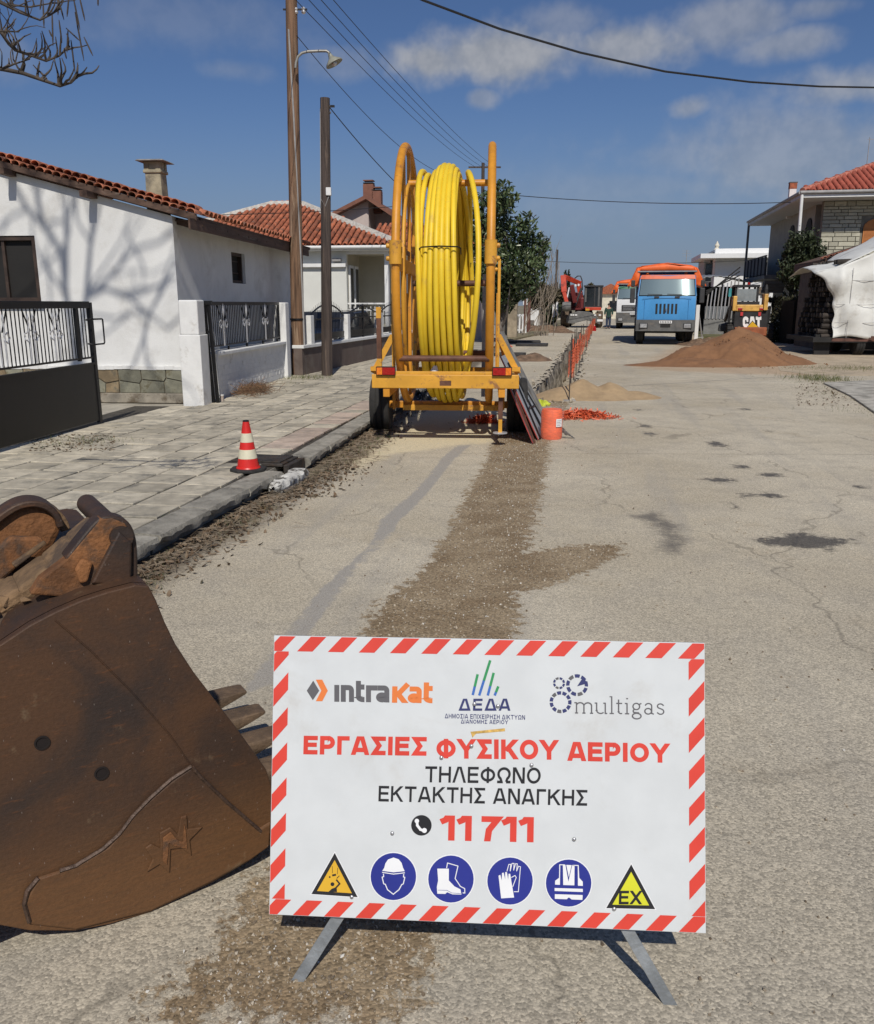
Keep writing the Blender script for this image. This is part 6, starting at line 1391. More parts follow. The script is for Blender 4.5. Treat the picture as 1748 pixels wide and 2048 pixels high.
def crumple(name, mat, c, sx, sy, sz, seed, n=26, label=None, cat=None, rough=.35):
    random.seed(seed); b = MB(); ph = [random.uniform(0, 6.3) for _ in range(10)]
    def fn(u, v):
        a = u*2*math.pi; e = v*math.pi/2
        k = 1+rough*(.5*math.sin(3*a+ph[0])*math.cos(2*e+ph[1])+.4*math.sin(7*a+ph[2]+3*e)+.3*math.sin(11*a+ph[3]-5*e))+random.uniform(-.09, .09)*rough*2
        return (c[0]+sx*math.cos(a)*math.cos(e)*k, c[1]+sy*math.sin(a)*math.cos(e)*k, c[2]+max(0.003, sz*math.sin(e)*k))
    b.grid(fn, n, n//2, True); o = b.build(name, mat, smooth=30)
    if label: tag(o, label, cat)
    return o
def trailer_clutter():
    tl = thing('plastic_bag', 'white plastic bag lying behind the yellow rear beam', 'bag', D(866, 744, 10.55))
    b = MB(); random.seed(2)
    b.grid(lambda u, v: (.085*math.cos(u*6.283)*(1-v*.8)*(1+.2*random.random())+.03*v, .06*math.sin(u*6.283)*(1-v*.8), -.12+.20*v**.8+random.uniform(-.008, .008)), 14, 7, True); b.build('bag', M('bag_white', (.78, .78, .78), .5, var=.05), tl, smooth=25)
    crumple('debris_bag', M('bag_black', (.03, .03, .033), .35, var=.8, vs=14, dirt=(.5, .5, .5), ds=9, dlo=.6, dhi=.64), G(838, 806, 0), .22, .16, .16, 9, label='torn black and white plastic bag under the trailer', cat='bag', rough=.6)
    # sign boards leaning on the trailer's right side
    gb = M('board_back_grey', (.40, .42, .43), .5, .3, var=.12, vs=5, dirt=(.28, .28, .28), ds=3); rw = M('board_edge_red', (.34, .05, .04), .6, var=.2)
    def leaning(name, label, x0, y0, x1, y1, lean, hgt, mat, frame, stripe=None):
        d = Vector((x1-x0, y1-y0, 0)); L_ = d.length; az = math.degrees(math.atan2(d.x, d.y)); t = thing(name, label, 'sign', (x0, y0, 0), az)
        dirv = Vector((-math.sin(R(lean)), 0, math.cos(R(lean)))); nv = Vector((math.cos(R(lean)), 0, math.sin(R(lean)))); m3 = Matrix((nv, Vector((0, 1, 0)), dirv)).transposed()
        MB().box(dirv*hgt/2+Vector((0, L_/2, .02)), (.006, L_, hgt), mat=m3).build('panel', mat, t)
        for yy in (.12*L_, .88*L_):
            MB().bar(nv*.02+Vector((0, yy, -.0)), nv*.02+dirv*hgt*.92+Vector((0, L_/2+(yy-L_/2)*.25, 0)), .028, .02).build('leg', frame, t)
        MB().bar(nv*.02+dirv*hgt*.35+Vector((0, .2*L_, 0)), nv*.02+dirv*hgt*.35+Vector((0, .8*L_, 0)), .02, .02).build('crossbar', frame, t)
        if stripe: MB().box(nv*-.006+dirv*hgt/2+Vector((0, .02, .02)), (.012, .06, hgt*1.01), mat=m3).build('edge_strip', stripe, t)
    leaning('leaning_sign', 'grey backed road sign leaning on the right wheel of the reel trailer', 1.30, 10.80, 1.44, 11.5, 26, 1.15, gb, m_black, rw)
    leaning('leaning_sign', 'second grey road sign leaning behind the first one at the trailer', 1.42, 11.4, 1.56, 12.0, 30, 1.05, gb, m_black)
    leaning('leaning_sign', 'dark striped barrier board leaning nearest the trailer jack', 1.20, 10.50, 1.27, 11.0, 24, .95, M('barrier_dark', (.10, .09, .09), .6, var=.3, vs=4, dirt=(.35, .06, .045), ds=2.5, dlo=.5, dhi=.56), m_rustbar, rw)
    for k, (x0, y0, x1, y1, z1) in enumerate(((1.60, 12.2, 1.0, 12.5, 1.15), (1.50, 12.5, .95, 12.9, 1.3))):
        o = MB().bar((x0, y0, .02), (x1, y1, z1), .12, .035).build('plank', M('plank_grey', (.16, .155, .145), .8, var=.3, vs=4, stretch=(4, 4, .4)), bevel=.003); tag(o, ['grey plank propped against the right hoop of the trailer', 'longer grey plank propped behind the other plank at the trailer'][k], 'plank')
    # roll of orange barrier net in clear film
    p = G(1105, 880); t = thing('net_roll', 'roll of orange barrier netting wrapped in clear film with a white label', 'net roll', (p.x, p.y+.13, 0))
    r, h = .138, .385
    MB().lathe([(.04, .0), (r*.93, .0), (r, .02), (r*1.01, h*.35), (r*.985, h*.38), (r*1.0, h*.62), (r*.99, h-.03), (r*.9, h), (.04, h), (.035, h-.1)], n=40).build('roll', M('net_roll_orange', (.86, .115, .018), .55, var=.2, vs=14, bump=.5, bs=90, stretch=(1, 1, 4)), t, smooth=40)
    film = bpy.data.materials.new('clear_film'); film.use_nodes = True; fb = film.node_tree.nodes['Principled BSDF']; fb.inputs['Base Color'].default_value = (.9, .9, .9, 1); fb.inputs['Roughness'].default_value = .12; fb.inputs['Alpha'].default_value = .07; fb.inputs['Specular IOR Level'].default_value = .8
    random.seed(8); b = MB(); b.grid(lambda u, v: ((r+.012+.012*math.sin(u*40)*v+.03*max(0, v-.9)*5)*math.cos(u*6.283)*(1-max(0, v-.93)*7)+.02*random.uniform(-.2, .2), (r+.012)*math.sin(u*6.283)*(1-max(0, v-.93)*7), v*(h+.045)), 40, 16, True); b.build('film', film, t, smooth=50)
    b = MB(); b.grid(lambda u, v: (.13+.17*u+random.uniform(-.01, .01), -.06+.14*v, .005+.10*(1-u)*abs(math.sin(u*9+v*7))+.05*(1-u)), 12, 9); b.build('film_tail', M('film_grey', (.25, .24, .23), .25, var=.5, vs=12, alpha=.5), t, smooth=50)
    b = MB(); b.grid(lambda u, v: ((r+.014)*math.cos(-1.32+u*.62), (r+.014)*math.sin(-1.32+u*.62), .17+v*.10), 8, 2); b.build('label', M('label_white', (.78, .78, .77), .5, var=.08, vs=60), t)
    for k in range(4): b = MB(); b.grid(lambda u, v: ((r+.0155)*math.cos(-1.26+u*(.36+.1*(k % 2))), (r+.0155)*math.sin(-1.26+u*(.36+.1*(k % 2))), .185+k*.02+v*.006), 6, 2); b.build('label_print', m_cable, t)
    # netting thrown on the ground
    def net_heap(c, sx, sy, sz, seed, label, n=900):
        rn = np.random.default_rng(seed); pr = [(np.array([(-.5, -.03, 0), (.5, -.03, 0), (.5, .03, .02), (-.5, .03, .02)], float), [(0, 1, 2, 3)])]; it = []
        for _ in range(n):
            x, y = rn.normal(0, .42, 2); zz = max(0, 1-x*x-y*y)
            it.append((0, TRS((c.x+sx*x, c.y+sy*y, .008+rn.random()*sz*zz), rn.normal(0, .6), rn.normal(0, .6), rn.random()*3.14, rn.uniform(.05, .14), (1, 2.2, 1))))
        tag(scatter_mesh('orange_netting', m_onet, pr, it), label, 'netting')
    net_heap(G(1160, 836), .62, .24, .12, 4, 'heap of orange barrier netting on the road behind the net roll'); net_heap(G(1075, 838), .30, .22, .13, 6, 'orange netting bunched between the leaning signs and the net roll', 500)
    net_heap(G(968, 846), .28, .14, .12, 7, 'orange netting lying in the shade under the reel trailer', 400)
    crumple('safety_vest', M('hi_vis', (.50, .56, .05), .6, var=.3, vs=10), G(1082, 812), .14, .10, .08, 12, label='crumpled yellow hi-vis vest dropped beside the trench', cat='vest', rough=.5)
trailer_clutter()

# ---------------------------------------------------------------- sand heaps, spoil, trench fence
def heap(name, mat, humps, label, cat, x0, x1, y0, y1, nx=70, ny=60, rough=.02, seed=1):
    rn = np.random.default_rng(seed); xs = np.linspace(x0, x1, nx); ys = np.linspace(y0, y1, ny); X, Y = np.meshgrid(xs, ys); Z = np.full(X.shape, -.06)
    for (hx, hy, hz, sx, sy, p) in humps:
        d = np.sqrt(((X-hx)/sx)**2+((Y-hy)/sy)**2); Z = np.maximum(Z, hz*(1-d**p)) if p else Z
    k = np.zeros(X.shape)
    for f in (1.3, 2.7, 5.1, 9.0): k += np.sin(X*f*2+rn.random()*6+np.cos(Y*f*1.7))*np.cos(Y*f*2.2+rn.random()*6)/f
    Z = Z+k*rough*3*np.clip(Z*4, 0, 1)+rn.normal(0, rough*.25, X.shape)*np.clip(Z*8, 0, 1)
    b = MB(); b.v = np.stack([X.ravel(), Y.ravel(), Z.ravel()], 1).tolist()
    for j in range(ny-1):
        for i in range(nx-1):
            q = (j*nx+i, j*nx+i+1, (j+1)*nx+i+1, (j+1)*nx+i)
            if max(Z.ravel()[list(q)]) > -.02: b.f.append(q)
    o = b.build(name, mat, smooth=70); tag(o, label, cat); return o
m_sandr = M('red_sand', (.225, .112, .052), .95, var=.14, vs=2.5, bump=.5, bs=40, dirt=(.18, .085, .038), ds=1.6, dlo=.5, dhi=.7, fine=.14, world=True)
m_sandt = M('tan_sand', (.36, .255, .145), .95, var=.16, vs=4, bump=.5, bs=50, fine=.15, world=True)
m_soil = M('dug_soil', (.165, .105, .065), .95, var=.4, vs=6, bump=1, bs=22, fine=.3, world=True)
pk = D(1478, 650, 26.0)
heap('sand_pile', m_sandr, [(pk.x, pk.y, 1.12, 1.9, 1.8, .95), (pk.x-1.1, pk.y-.5, .55, 1.5, 1.2, 1.2), (pk.x-.1, pk.y-.6, .78, 1.7, 1.4, 1.0), (pk.x-2.2, pk.y-1.4, .11, 1.5, .7, 1.5), (pk.x-1.3, pk.y-1.4, .22, 1.9, .9, 1.4), (pk.x+.9, pk.y-.4, .36, 1.3, 1.2, 1.2)], 'tall heap of reddish sand in front of the loader', 'sand heap', pk.x-4.4, pk.x+2.6, pk.y-2.8, pk.y+2.3, 150, 100, .03, 3)
_it = []
for _ in range(260):
    a_ = RNG.random()*6.283; r_ = RNG.uniform(.2, 2.5); x_, y_ = pk.x-.3+math.cos(a_)*r_*1.1, pk.y-.4-abs(math.sin(a_))*r_*.9; z_ = max(0, 1.05*(1-math.hypot((x_-pk.x)/2.0, (y_-pk.y)/1.9))); sz_ = .012+.05*RNG.random()**4
    _it.append((int(RNG.integers(12)), TRS((x_, y_, z_+.01), RNG.random()*6, RNG.random()*6, RNG.random()*6, sz_)))
tag(scatter_mesh('sand_clods', m_sandr, ROCKS, _it), 'clods of red sand rolled down the tall heap', 'sand clods', kind='stuff')
h1, h2 = G(1180, 800), G(1248, 800)
heap('sand_heap', m_sandt, [(h1.x-.05, h1.y+.6, .34, .62, .7, 1.2), (h1.x-.4, h1.y+.5, .22, .6, .7, 1.3), (h2.x-.15, h2.y+.6, .28, .5, .6, 1.2), (h1.x+.2, h1.y+.5, .16, .95, .7, 1.5), (h2.x+.3, h2.y+.5, .10, .5, .5, 1.5)], 'low heap of tan sand beside the open trench', 'sand heap', h1.x-1.3, h2.x+1.0, h1.y-.4, h1.y+1.6, 70, 45, .012, 5)
s1 = G(1072, 722)
heap('spoil_heap', m_soil, [(s1.x, s1.y+.3, .26, .55, .6, 1.1), (s1.x-.35, s1.y+.2, .13, .6, .5, 1.3)], 'small dark heap of dug soil left of the trench', 'soil heap', s1.x-1.2, s1.x+.9, s1.y-.5, s1.y+1.1, 40, 30, .03, 8)
s2 = G(1088, 664)
heap('rubble_heap', m_soil, [(s2.x, s2.y, .5, 1.2, 1.5, 1.3), (s2.x-1.1, s2.y, .35, .9, 1.2, 1.2), (s2.x+1.0, s2.y-1, .28, .9, 1.2, 1.3)], 'rubble heap on the verge left of the excavator', 'rubble', s2.x-2.4, s2.x+2.2, s2.y-2.2, s2.y+2.2, 50, 40, .09, 9)
def trench_fence():
    rods = [G(1138, 802), G(1141.5, 774), G(1147, 760), G(1152, 751), G(1158, 740), G(1165, 724)]
    p0 = rods[0]; e = G(1190, 652); t = thing('trench_fence', 'orange safety net strung on steel rods along the open trench', 'safety fence', (p0.x, p0.y, 0))
    P_ = rods + [rods[-1].lerp(e, k) for k in (.15, .32, .5, .7, 1.0)]; st_ = M('rod_steel', (.10, .085, .075), .6, .5, var=.3)
    zs = [(.46, .98), (.44, .90), (.50, .98), (.36, .86), (.5, .96), (.42, .9)] + [(.40, .85)]*5
    for k, p in enumerate(P_):
        q = p-p0; MB().cyl((q.x, q.y, 0), (q.x+random.uniform(-.03, .03), q.y, 1.10+random.uniform(-.05, .1)), .011, n=6).build('rod', st_, t)
        if k == 0: MB().box((q.x, q.y, .012), (.22, .16, .024)).build('rod_plate', m_cable, t)
    nb = MB(); nu = 0
    def strand(a, b, w): 
        d = (b-a).normalized(); s = d.cross(Vector((0, 1, 0))); s = s.normalized() if s.length > .1 else Vector((1, 0, 0)); s = Vector((s.x, 0, s.z)) if abs(d.z) < .9 else Vector((.6, .8, 0))
        s = s.normalized()*w/2; nb.add([a-s, b-s, b+s, a+s], [(0, 1, 2, 3)])
    pts = []
    for k in range(len(P_)-1):
        n = 10 if k < 6 else 22
        for i in range(n):
            f = i/n; q = P_[k].lerp(P_[k+1], f)-p0; lo = zs[k][0]*(1-f)+zs[k+1][0]*f; hi = zs[k][1]*(1-f)+zs[k+1][1]*f; sg = math.sin(math.pi*f)*.16
            pts.append((q+Vector((random.uniform(-.07, .07), 0, 0)), lo-sg*.6+random.uniform(-.08, .08), hi-sg+random.uniform(-.10, .04)))
    rows = 6
    for i in range(len(pts)-1):
        (a, l0, h0), (b, l1, h1_) = pts[i], pts[i+1]
        for r in range(rows+1): f = r/rows; strand(Vector((a.x, a.y, l0+(h0-l0)*f)), Vector((b.x, b.y, l1+(h1_-l1)*f)), .013)
        strand(Vector((a.x, a.y, l0)), Vector((a.x, a.y, h0)), .016)
    nb.build('net', m_onet, t)
trench_fence()
def road_plates():
    m = M('road_plate', (.045, .042, .040), .6, .4, var=.4, vs=3)
    for k, (px, py, w_, d_, az) in enumerate(((1038, 686, 1.9, 1.0, 4), (1064, 692, 1.3, .8, 10), (1020, 712, 1.0, .6, 14))):
        p = G(px, py); o = MB().box((0, 0, .06), (w_, d_, .10)).build('steel_plate', m, bevel=.01, loc=(p.x, p.y, 0), rz=-R(az)); tag(o, ['dark steel plate lying behind the trailer on the pavement edge', 'dark steel plate nearest the open trench', 'small dark plate beside the leaning planks'][k], 'steel plate', 'steel road plates')
    p = G(1010, 694); crumple('orange_scrap', m_onet, p, .28, .2, .1, 20, label='scrap of orange netting on the pavement behind the trailer', cat='netting')
    p = G(1172, 655); crumple('red_bucket', m_redlens, G(1187.5, 662), .16, .16, .35, 30, label='small red bucket on the road by the far trench end', cat='bucket', rough=.1)
road_plates()
# ================================================================ trucks, excavator, loader, person
def glass_mat():
    m = bpy.data.materials.new('windscreen'); m.use_nodes = True; b = m.node_tree.nodes['Principled BSDF']
    b.inputs['Base Color'].default_value = (.22, .29, .29, 1); b.inputs['Metallic'].default_value = .45; b.inputs['Roughness'].default_value = .10; b.inputs['Specular IOR Level'].default_value = .9; b.inputs['Coat Weight'].default_value = 1.0; b.inputs['Coat Roughness'].default_value = .02; return m
m_wind = glass_mat()
m_plast = M('dark_plastic', (.035, .035, .036), .6, var=.2, vs=6); m_bump = M('bumper_grey', (.105, .105, .102), .6, var=.2, vs=4, dirt=(.16, .14, .12), ds=3)
m_under = M('underbody', (.018, .017, .016), .8, var=.4, vs=4); m_tarp = M('tarp_orange', (.80, .135, .020), .55, var=.12, vs=2.5, bump=.3, bs=8)
m_lamp = M('headlamp', (.45, .46, .47), .12, .4, var=.3, vs=30); m_plate = M('number_plate', (.75, .75, .74), .5, var=.1, vs=60)
def arcbox(b, x0, x1, z0, z1, y0, bul, depth, rake=0.0, nx=13, nz=7):
    """front panel curved in plan (bulge bul) and leaning back by rake over its height, closed to depth"""
    def fn(u, v):
        x = x0+(x1-x0)*u; k = (2*u-1); return (x, y0+bul*k*k*k*k+rake*v, z0+(z1-z0)*v)
    b.grid(fn, nx, nz); o = len(b.v)
    b.box(((x0+x1)/2, y0+(bul+rake+depth)/2+.02, (z0+z1)/2), (x1-x0-.01, depth-bul-rake, z1-z0-.004)) if depth > 0 else None
def truck(name, label, loc, az, cab, roofc, bodyc, bull=True, visor=None, white=False):
    t = thing(name, label, 'truck', loc, az, 'tipper trucks on the road'); hw = 1.22
    cabm = cab
    # cab shell: lower front, pillars round the windscreen, sides, roof
    sec = [(-hw, 1.9, .05), (-hw, .25, .03), (-hw*.97, .06, 0), (-hw*.6, .0, 0), (0, -.02, 0), (hw*.6, .0, 0), (hw*.97, .06, 0), (hw, .25, .03), (hw, 1.9, .05)]
    levels = [(1.02, 1.0, -.02), (1.10, 1.0, -.03), (1.9, 1.0, .0), (2.02, .995, .03)]
    b = MB()
    b.grid(lambda u, v: (sec[int(round(u*8))][0]*levels[int(round(v*3))][1], sec[int(round(u*8))][1]+levels[int(round(v*3))][2], levels[int(round(v*3))][0]), 9, 4); b.build('cab_front', cabm, t, smooth=35)
    zr = 2.86; b = MB(); top = [(x*.93, y+.32 if y < .5 else y, zr) for x, y, _ in sec]; mid = [(x*.995, y+.03, 2.02) for x, y, _ in sec]
    for s in (0, 1):                                        # door halves and pillars
        i0, i1 = (0, 1) if s == 0 else (7, 8); b.add([mid[i0], mid[i1], top[i1], top[i0]], [(0, 1, 2, 3)] if s == 0 else [(0, 1, 2, 3)])
        j0, j1 = (1, 2) if s == 0 else (6, 7); b.add([mid[j0], mid[j1], top[j1], top[j0]], [(0, 1, 2, 3)])
    b.add(top, [tuple(range(9))]); b.add([(-hw, 1.95, .9), (hw, 1.95, .9), (hw*.93, 1.9, zr), (-hw*.93, 1.9, zr)], [(0, 1, 2, 3)])
    b.build('cab_upper', cabm, t, solid=.03)
    fy = lambda x, z: (.0 if abs(x) < hw*.7 else .03)+.03+.32*(z-2.02)/(zr-2.02)
    ws = MB(); zt = 2.72; ws.grid(lambda u, v: ((-hw*.93+2*hw*.93*u)*(1-.055*v), -.015+fy(0, 2.06+(zt-2.06)*v)+.06*(2*u-1)**4, 2.06+(zt-2.06)*v), 13, 5); ws.build('windscreen', m_wind, t, smooth=60)
    hd = MB(); hd.grid(lambda u, v: ((-hw*.95+2*hw*.95*u)*(1-.05*v)*.98, -.02+fy(0, zt+(zr-zt)*v)+.06*(2*u-1)**4, zt+.004+(zr-zt+.03)*v), 13, 3); hd.build('sun_visor', visor or cabm, t, solid=.02)
    for x0 in (-.45, .35):
        MB().bar((x0-.35, -.03, 2.10), (x0+.25, -.02, 2.08), .02, .03).build('wiper', m_plast, t)
    if not white:
        MB().box((0, -.035, 1.945), (2.0, .012, .012)).build('panel_gap', m_plast, t)
        for k in range(6): MB().box((-.40+k*.16, -.03, 1.50), (.085, .03, .42)).build('grille_slot', m_under, t, bevel=.01)
        MB().lathe([(.001, -.02), (.07, -.015), (.085, .01)], (0, -.05, 1.46), 16, axis='X').build('badge', m_lamp, t).rotation_euler = (0, 0, 0)
        for x in (-.42, .42): MB().box((x, -.035, 1.98), (.20, .02, .06)).build('handle', m_plast, t, bevel=.01)
        for x in (-.9, .9): MB().box((x, -.028, 1.5), (.012, .012, .8)).build('panel_gap', cabm, t)
        bz0, bz1 = .58, 1.05
    else:
        MB().box((0, -.04, 1.42), (1.7, .05, .42)).build('grille', m_plast, t, bevel=.03)
        for k in range(3): MB().box((0, -.075, 1.30+k*.12), (1.5, .012, .03)).build('grille_bar', m_lamp, t)
        MB().lathe([(.001, -.03), (.11, -.02), (.12, .0)], (0, -.085, 1.44), 18, axis='Z').build('badge', m_lamp, t)
        bz0, bz1 = .42, 1.12
    b = MB(); b.grid(lambda u, v: (-hw*1.0+2*hw*u, -.09+.10*(2*u-1)**6, bz0+(bz1-bz0)*v), 13, 3); b.box((0, .2, (bz0+bz1)/2), (2*hw-.02, .35, bz1-bz0-.01)); b.build('bumper', m_bump, t, smooth=30)
    for s in (-1, 1):
        l = MB().box((s*.90, -.075, bz0+.22), (.36, .05, .24)).build('headlight', m_plast, t, bevel=.02); MB().box((s*.90, -.106, bz0+.22), (.28, .02, .16)).build('lens', m_lamp, l, bevel=.02)
        mr = MB().box((s*1.42, .10, 2.05), (.20, .10, .62)).build('mirror', m_plast, t, bevel=.03); MB().bar((s*1.2, .12, 2.45), (s*1.42, .1, 2.34), .03).build('mirror_arm', m_plast, mr)
        MB().box((s*1.42, .10, 2.55), (.17, .10, .26)).build('mirror', m_plast, t, bevel=.03)
        wheel(t, (s*1.02, 1.0, .54), .54, .32); wheel(t, (s*1.0, 4.6, .54), .54, .5); wheel(t, (s*1.0, 6.0, .54), .54, .5)
        MB().box((s*1.13, 1.0, 1.06), (.20, 1.3, .12)).build('mudguard', m_plast, t)
    p = MB().box((0, -.115, bz1-.09), (.52, .012, .11)).build('number_plate', m_plate, t)
    for k in range(7): MB().box((-.2+k*.066, -.1225, bz1-.09), (.035, .003, .065)).build('digit', m_plast, p)
    MB().box((0, -.10, bz1-.24), (.40, .02, .12)).build('tow_recess', m_under, t)
    MB().box((0, 3.6, .78), (.9, 6.6, .34)).build('frame', m_under, t); MB().box((0, 1.0, .54), (1.9, .14, .14)).build('front_axle', m_under, t); MB().box((0, .95, .80), (2.0, 1.4, .36)).build('engine', m_under, t)
    # tipper body and its tarpaulin
    bx = MB(); bx.box((0, 4.9, 2.1), (2.5, 5.2, 1.9)); bx.box((0, 2.2, 2.55), (2.46, .5, 1.2)); bx.build('tipper_body', bodyc, t, bevel=.02)
    for x in (-.82, .82): MB().cyl((x, 1.95, 2.7), (x, 1.95, 3.08), .07).build('exhaust', m_tarp if not white else m_plast, t, smooth=40)
    random.seed(hash(name) % 100)
    tp = MB(); prof = [(-1.62, 2.46), (-1.56, 2.62), (-1.42, 2.9), (-1.30, 3.20), (-1.05, 3.29), (-.5, 3.36), (0, 3.41), (.5, 3.37), (1.05, 3.30), (1.28, 3.20), (1.42, 2.88), (1.58, 2.60), (1.66, 2.46)]
    tp.grid(lambda u, v: (prof[int(round(u*12))][0]+random.uniform(-.025, .025), 1.55+v*6.0+.06*math.sin(u*20), prof[int(round(u*12))][1]+random.uniform(-.03, .03)+.05*math.sin(v*9)), 13, 20)
    fr = [(-1.30, 3.20), (-1.05, 3.29), (-.5, 3.36), (0, 3.41), (.5, 3.37), (1.05, 3.30), (1.28, 3.20)]
    tp.grid(lambda u, v: (fr[int(round(u*6))][0]*(1-.03*v), 1.55+random.uniform(-.02, .02), fr[int(round(u*6))][1]-(fr[int(round(u*6))][1]-3.10)*v-.0), 7, 3)
    for s in (-1, 1): tp.grid(lambda u, v, s=s: (s*(1.14+(.10+.44*v)*u), 1.50+.05*math.sin(v*7+u*3), 3.22-.78*v+.03*math.sin(u*9)), 6, 8)
    tp.build('tarpaulin', m_tarp, t, smooth=50, solid=.01)
    MB().box((0, 1.50, 3.08), (2.5, .05, .05)).build('tarp_rail', m_cable, t)
    return t
m_tblue = M('truck_blue', (.058, .265, .56), .38, var=.07, vs=2, coat=.3, dirt=(.09, .25, .46), ds=2, dlo=.55, dhi=.8)
m_tblue_d = M('body_navy', (.03, .055, .14), .6, var=.2); m_twhite = M('truck_white', (.70, .71, .71), .4, var=.05, vs=2, coat=.3)
truck('tipper_truck', 'blue tipper truck with orange tarpaulin facing down the street', (9.68, 36.9, 0), 12.5, m_tblue, None, m_tblue_d, visor=M('visor_orange', (.66, .13, .05), .5, var=.1))
tw = truck('tipper_truck', 'white tipper truck with orange tarpaulin half hidden behind the blue one', (13.75, 61.0, 0), 12.5, m_twhite, None, m_tblue_d, white=True, visor=M('visor_green', (.04, .17, .09), .5, var=.1))

def excavator():
    d0 = 64.5; c = G(1165, 658); t = thing('excavator', 'red wheeled excavator with folded boom at the far end of the trench', 'excavator', (D(1165, 640, d0).x, d0, 0), 12)
    red = M('digger_red', (.56, .062, .026), .45, var=.15, vs=3, dirt=(.20, .03, .02), ds=2); rd2 = M('digger_maroon', (.14, .018, .018), .5, var=.2, vs=3)
    gr = M('digger_grey', (.13, .13, .125), .6, var=.3, vs=3); mudt = M('muddy_tyre', (.13, .095, .065), .95, var=.35, vs=6, bump=.6, bs=30)
    def q(px, py, y=0.0): p = to_local(t, D(px, py, d0+y)); return Vector((p.x, y, p.z))
    wheel(t, (-1.28, .1, .80), .80, .62, mud=mudt); wheel(t, (1.15, .1, .55), .55, .5, mud=mudt); wheel(t, (-1.2, 2.9, .6), .6, .5, mud=mudt); wheel(t, (1.15, 2.9, .6), .6, .5, mud=mudt)
    MB().box((0, 1.5, .85), (1.3, 3.2, .5)).build('undercarriage', gr, t, bevel=.04); MB().cyl((0, 1.5, 1.1), (0, 1.5, 1.32), .65, n=20).build('slew_ring', m_under, t)
    bl = MB(); bl.prism([(-1.1, .35), (-.7, .30), (-.2, .42), (.3, .55), (.9, .42), (1.3, .25), (1.32, .55), (1.0, .90), (.5, 1.15), (-.3, 1.20), (-.9, 1.0), (-1.15, .7)], -1.0, -.85); bl.build('dozer_blade', gr, t, bevel=.03)
    for px in (1143, 1146, 1152, 1190, 1200): p = q(px, 630, -1.02); MB().box((p.x, -1.02, p.z), (.16, .05, .10)).build('blade_mark', m_plate, t)
    p = q(1200, 641, -1.02); MB().box((p.x, -1.02, p.z), (.42, .05, .16)).build('work_lamp', m_plate, t, bevel=.03)
    MB().box((-.1, 1.6, 1.75), (2.3, 3.0, .85)).build('upper_body', rd2, t, bevel=.08); MB().box((-.55, .6, 1.9), (.9, 1.0, 1.3)).build('boom_mount', rd2, t, bevel=.06)
    p0 = q(1168, 617, 0); MB().box((.75, -.0, 1.36), (1.15, .5, .22)).build('step_guard', red, t, bevel=.02); MB().box((.35, -.26, 1.30), (.28, .03, .14)).build('marker', m_amber2, t)
    # boom rises from the mount, folds at the top, arm hangs down in front
    a, b, c_, d_ = q(1160, 615, .5), q(1152, 575, .3), q(1132, 556, -.8), q(1126, 560, -1.4)
    def beam(p, r, w, h0, h1, name, mat):
        d = (r-p); L_ = d.length; z = d.normalized(); y = Vector((0, 1, 0)); y = (y-z*y.dot(z)).normalized(); x = y.cross(z); m3 = Matrix((x, y, z)).transposed()
        MB().box((p+r)/2, (w, h0, L_), mat=m3, taper=(1, h1/h0)).build(name, mat, t, bevel=.03)
    beam(q(1166, 618, .9), q(1157, 568, .5), .34, .55, .5, 'boom', red); beam(q(1158, 566, .5), q(1129, 554, -.9), .34, .42, .36, 'boom_tip', red)
    beam(q(1126, 551, -1.3), q(1128, 585, -1.5), .38, .46, .5, 'arm', red); beam(q(1127.5, 584, -1.5), q(1134, 608, -1.7), .26, .42, .28, 'arm_lower', red); beam(q(1150, 605, -.4), q(1143, 570, -.6), .30, .35, .35, 'arm_link', rd2)
    MB().cyl(q(1138, 575, -1.2), q(1133, 600, -1.4), .06).build('ram', m_silver, t, smooth=40); MB().cyl(q(1150, 612, 0), q(1163, 576, .2), .08).build('ram', m_plast, t, smooth=40)
    k = MB(); k.lathe([(.05, -.3), (.32, -.3), (.38, 0), (.32, .3), (.05, .3)], q(1133, 613, -1.7), 14, axis='X'); k.build('tool_head', gr, t, smooth=30)
    for px, py in ((1151, 571), (1157, 570)): p = q(px, py, -.5); MB().box((p.x, -.5, p.z), (.14, .1, .16)).build('work_lamp', m_plate, t, bevel=.02)
    MB().tube([q(1149, 557, .4), q(1155, 552, .4), q(1161, 552, .4), q(1164, 560, .4), q(1165, 580, .4)], .045, 6).build('hose', m_plast, t, smooth=60)
    MB().tube([q(1129, 552, -1.0), q(1140, 553, -.6), q(1152, 560, .1)], .04, 6).build('hose', m_plast, t, smooth=60)
    # cab: posts and glass
    x0, x1, z0, z1 = q(1168, 600).x, q(1204, 600).x, q(1180, 614).z, q(1180, 572).z
    cb = MB(); 
    for x in (x0+.05, (x0+x1)/2+.12, x1-.05):
        for y in (.0, 1.3): cb.box((x, y, (z0+z1)/2), (.09, .09, z1-z0))
    cb.box(((x0+x1)/2, .65, z1), (x1-x0+.1, 1.5, .10)); cb.box(((x0+x1)/2, .65, z0), (x1-x0, 1.4, .12)); cb.build('cab_frame', m_plast, t)
    MB().box(((x0+x1)/2, .02, (z0+z1)/2), (x1-x0-.1, .02, z1-z0-.1)).build('cab_glass', m_glassd, t); MB().box((x1-.22, -.04, (z0+z1)/2), (.14, .04, z1-z0-.1)).build('cab_post', m_bump, t); MB().box((x0+.12, -.04, (z0+z1)/2+.1), (.12, .04, z1-z0-.5)).build('cab_post', m_bump, t)
    MB().box(((x0+x1)/2, .7, (z0+z1)/2-.35), (.5, .5, .7)).build('seat', m_plast, t, bevel=.05)
excavator()

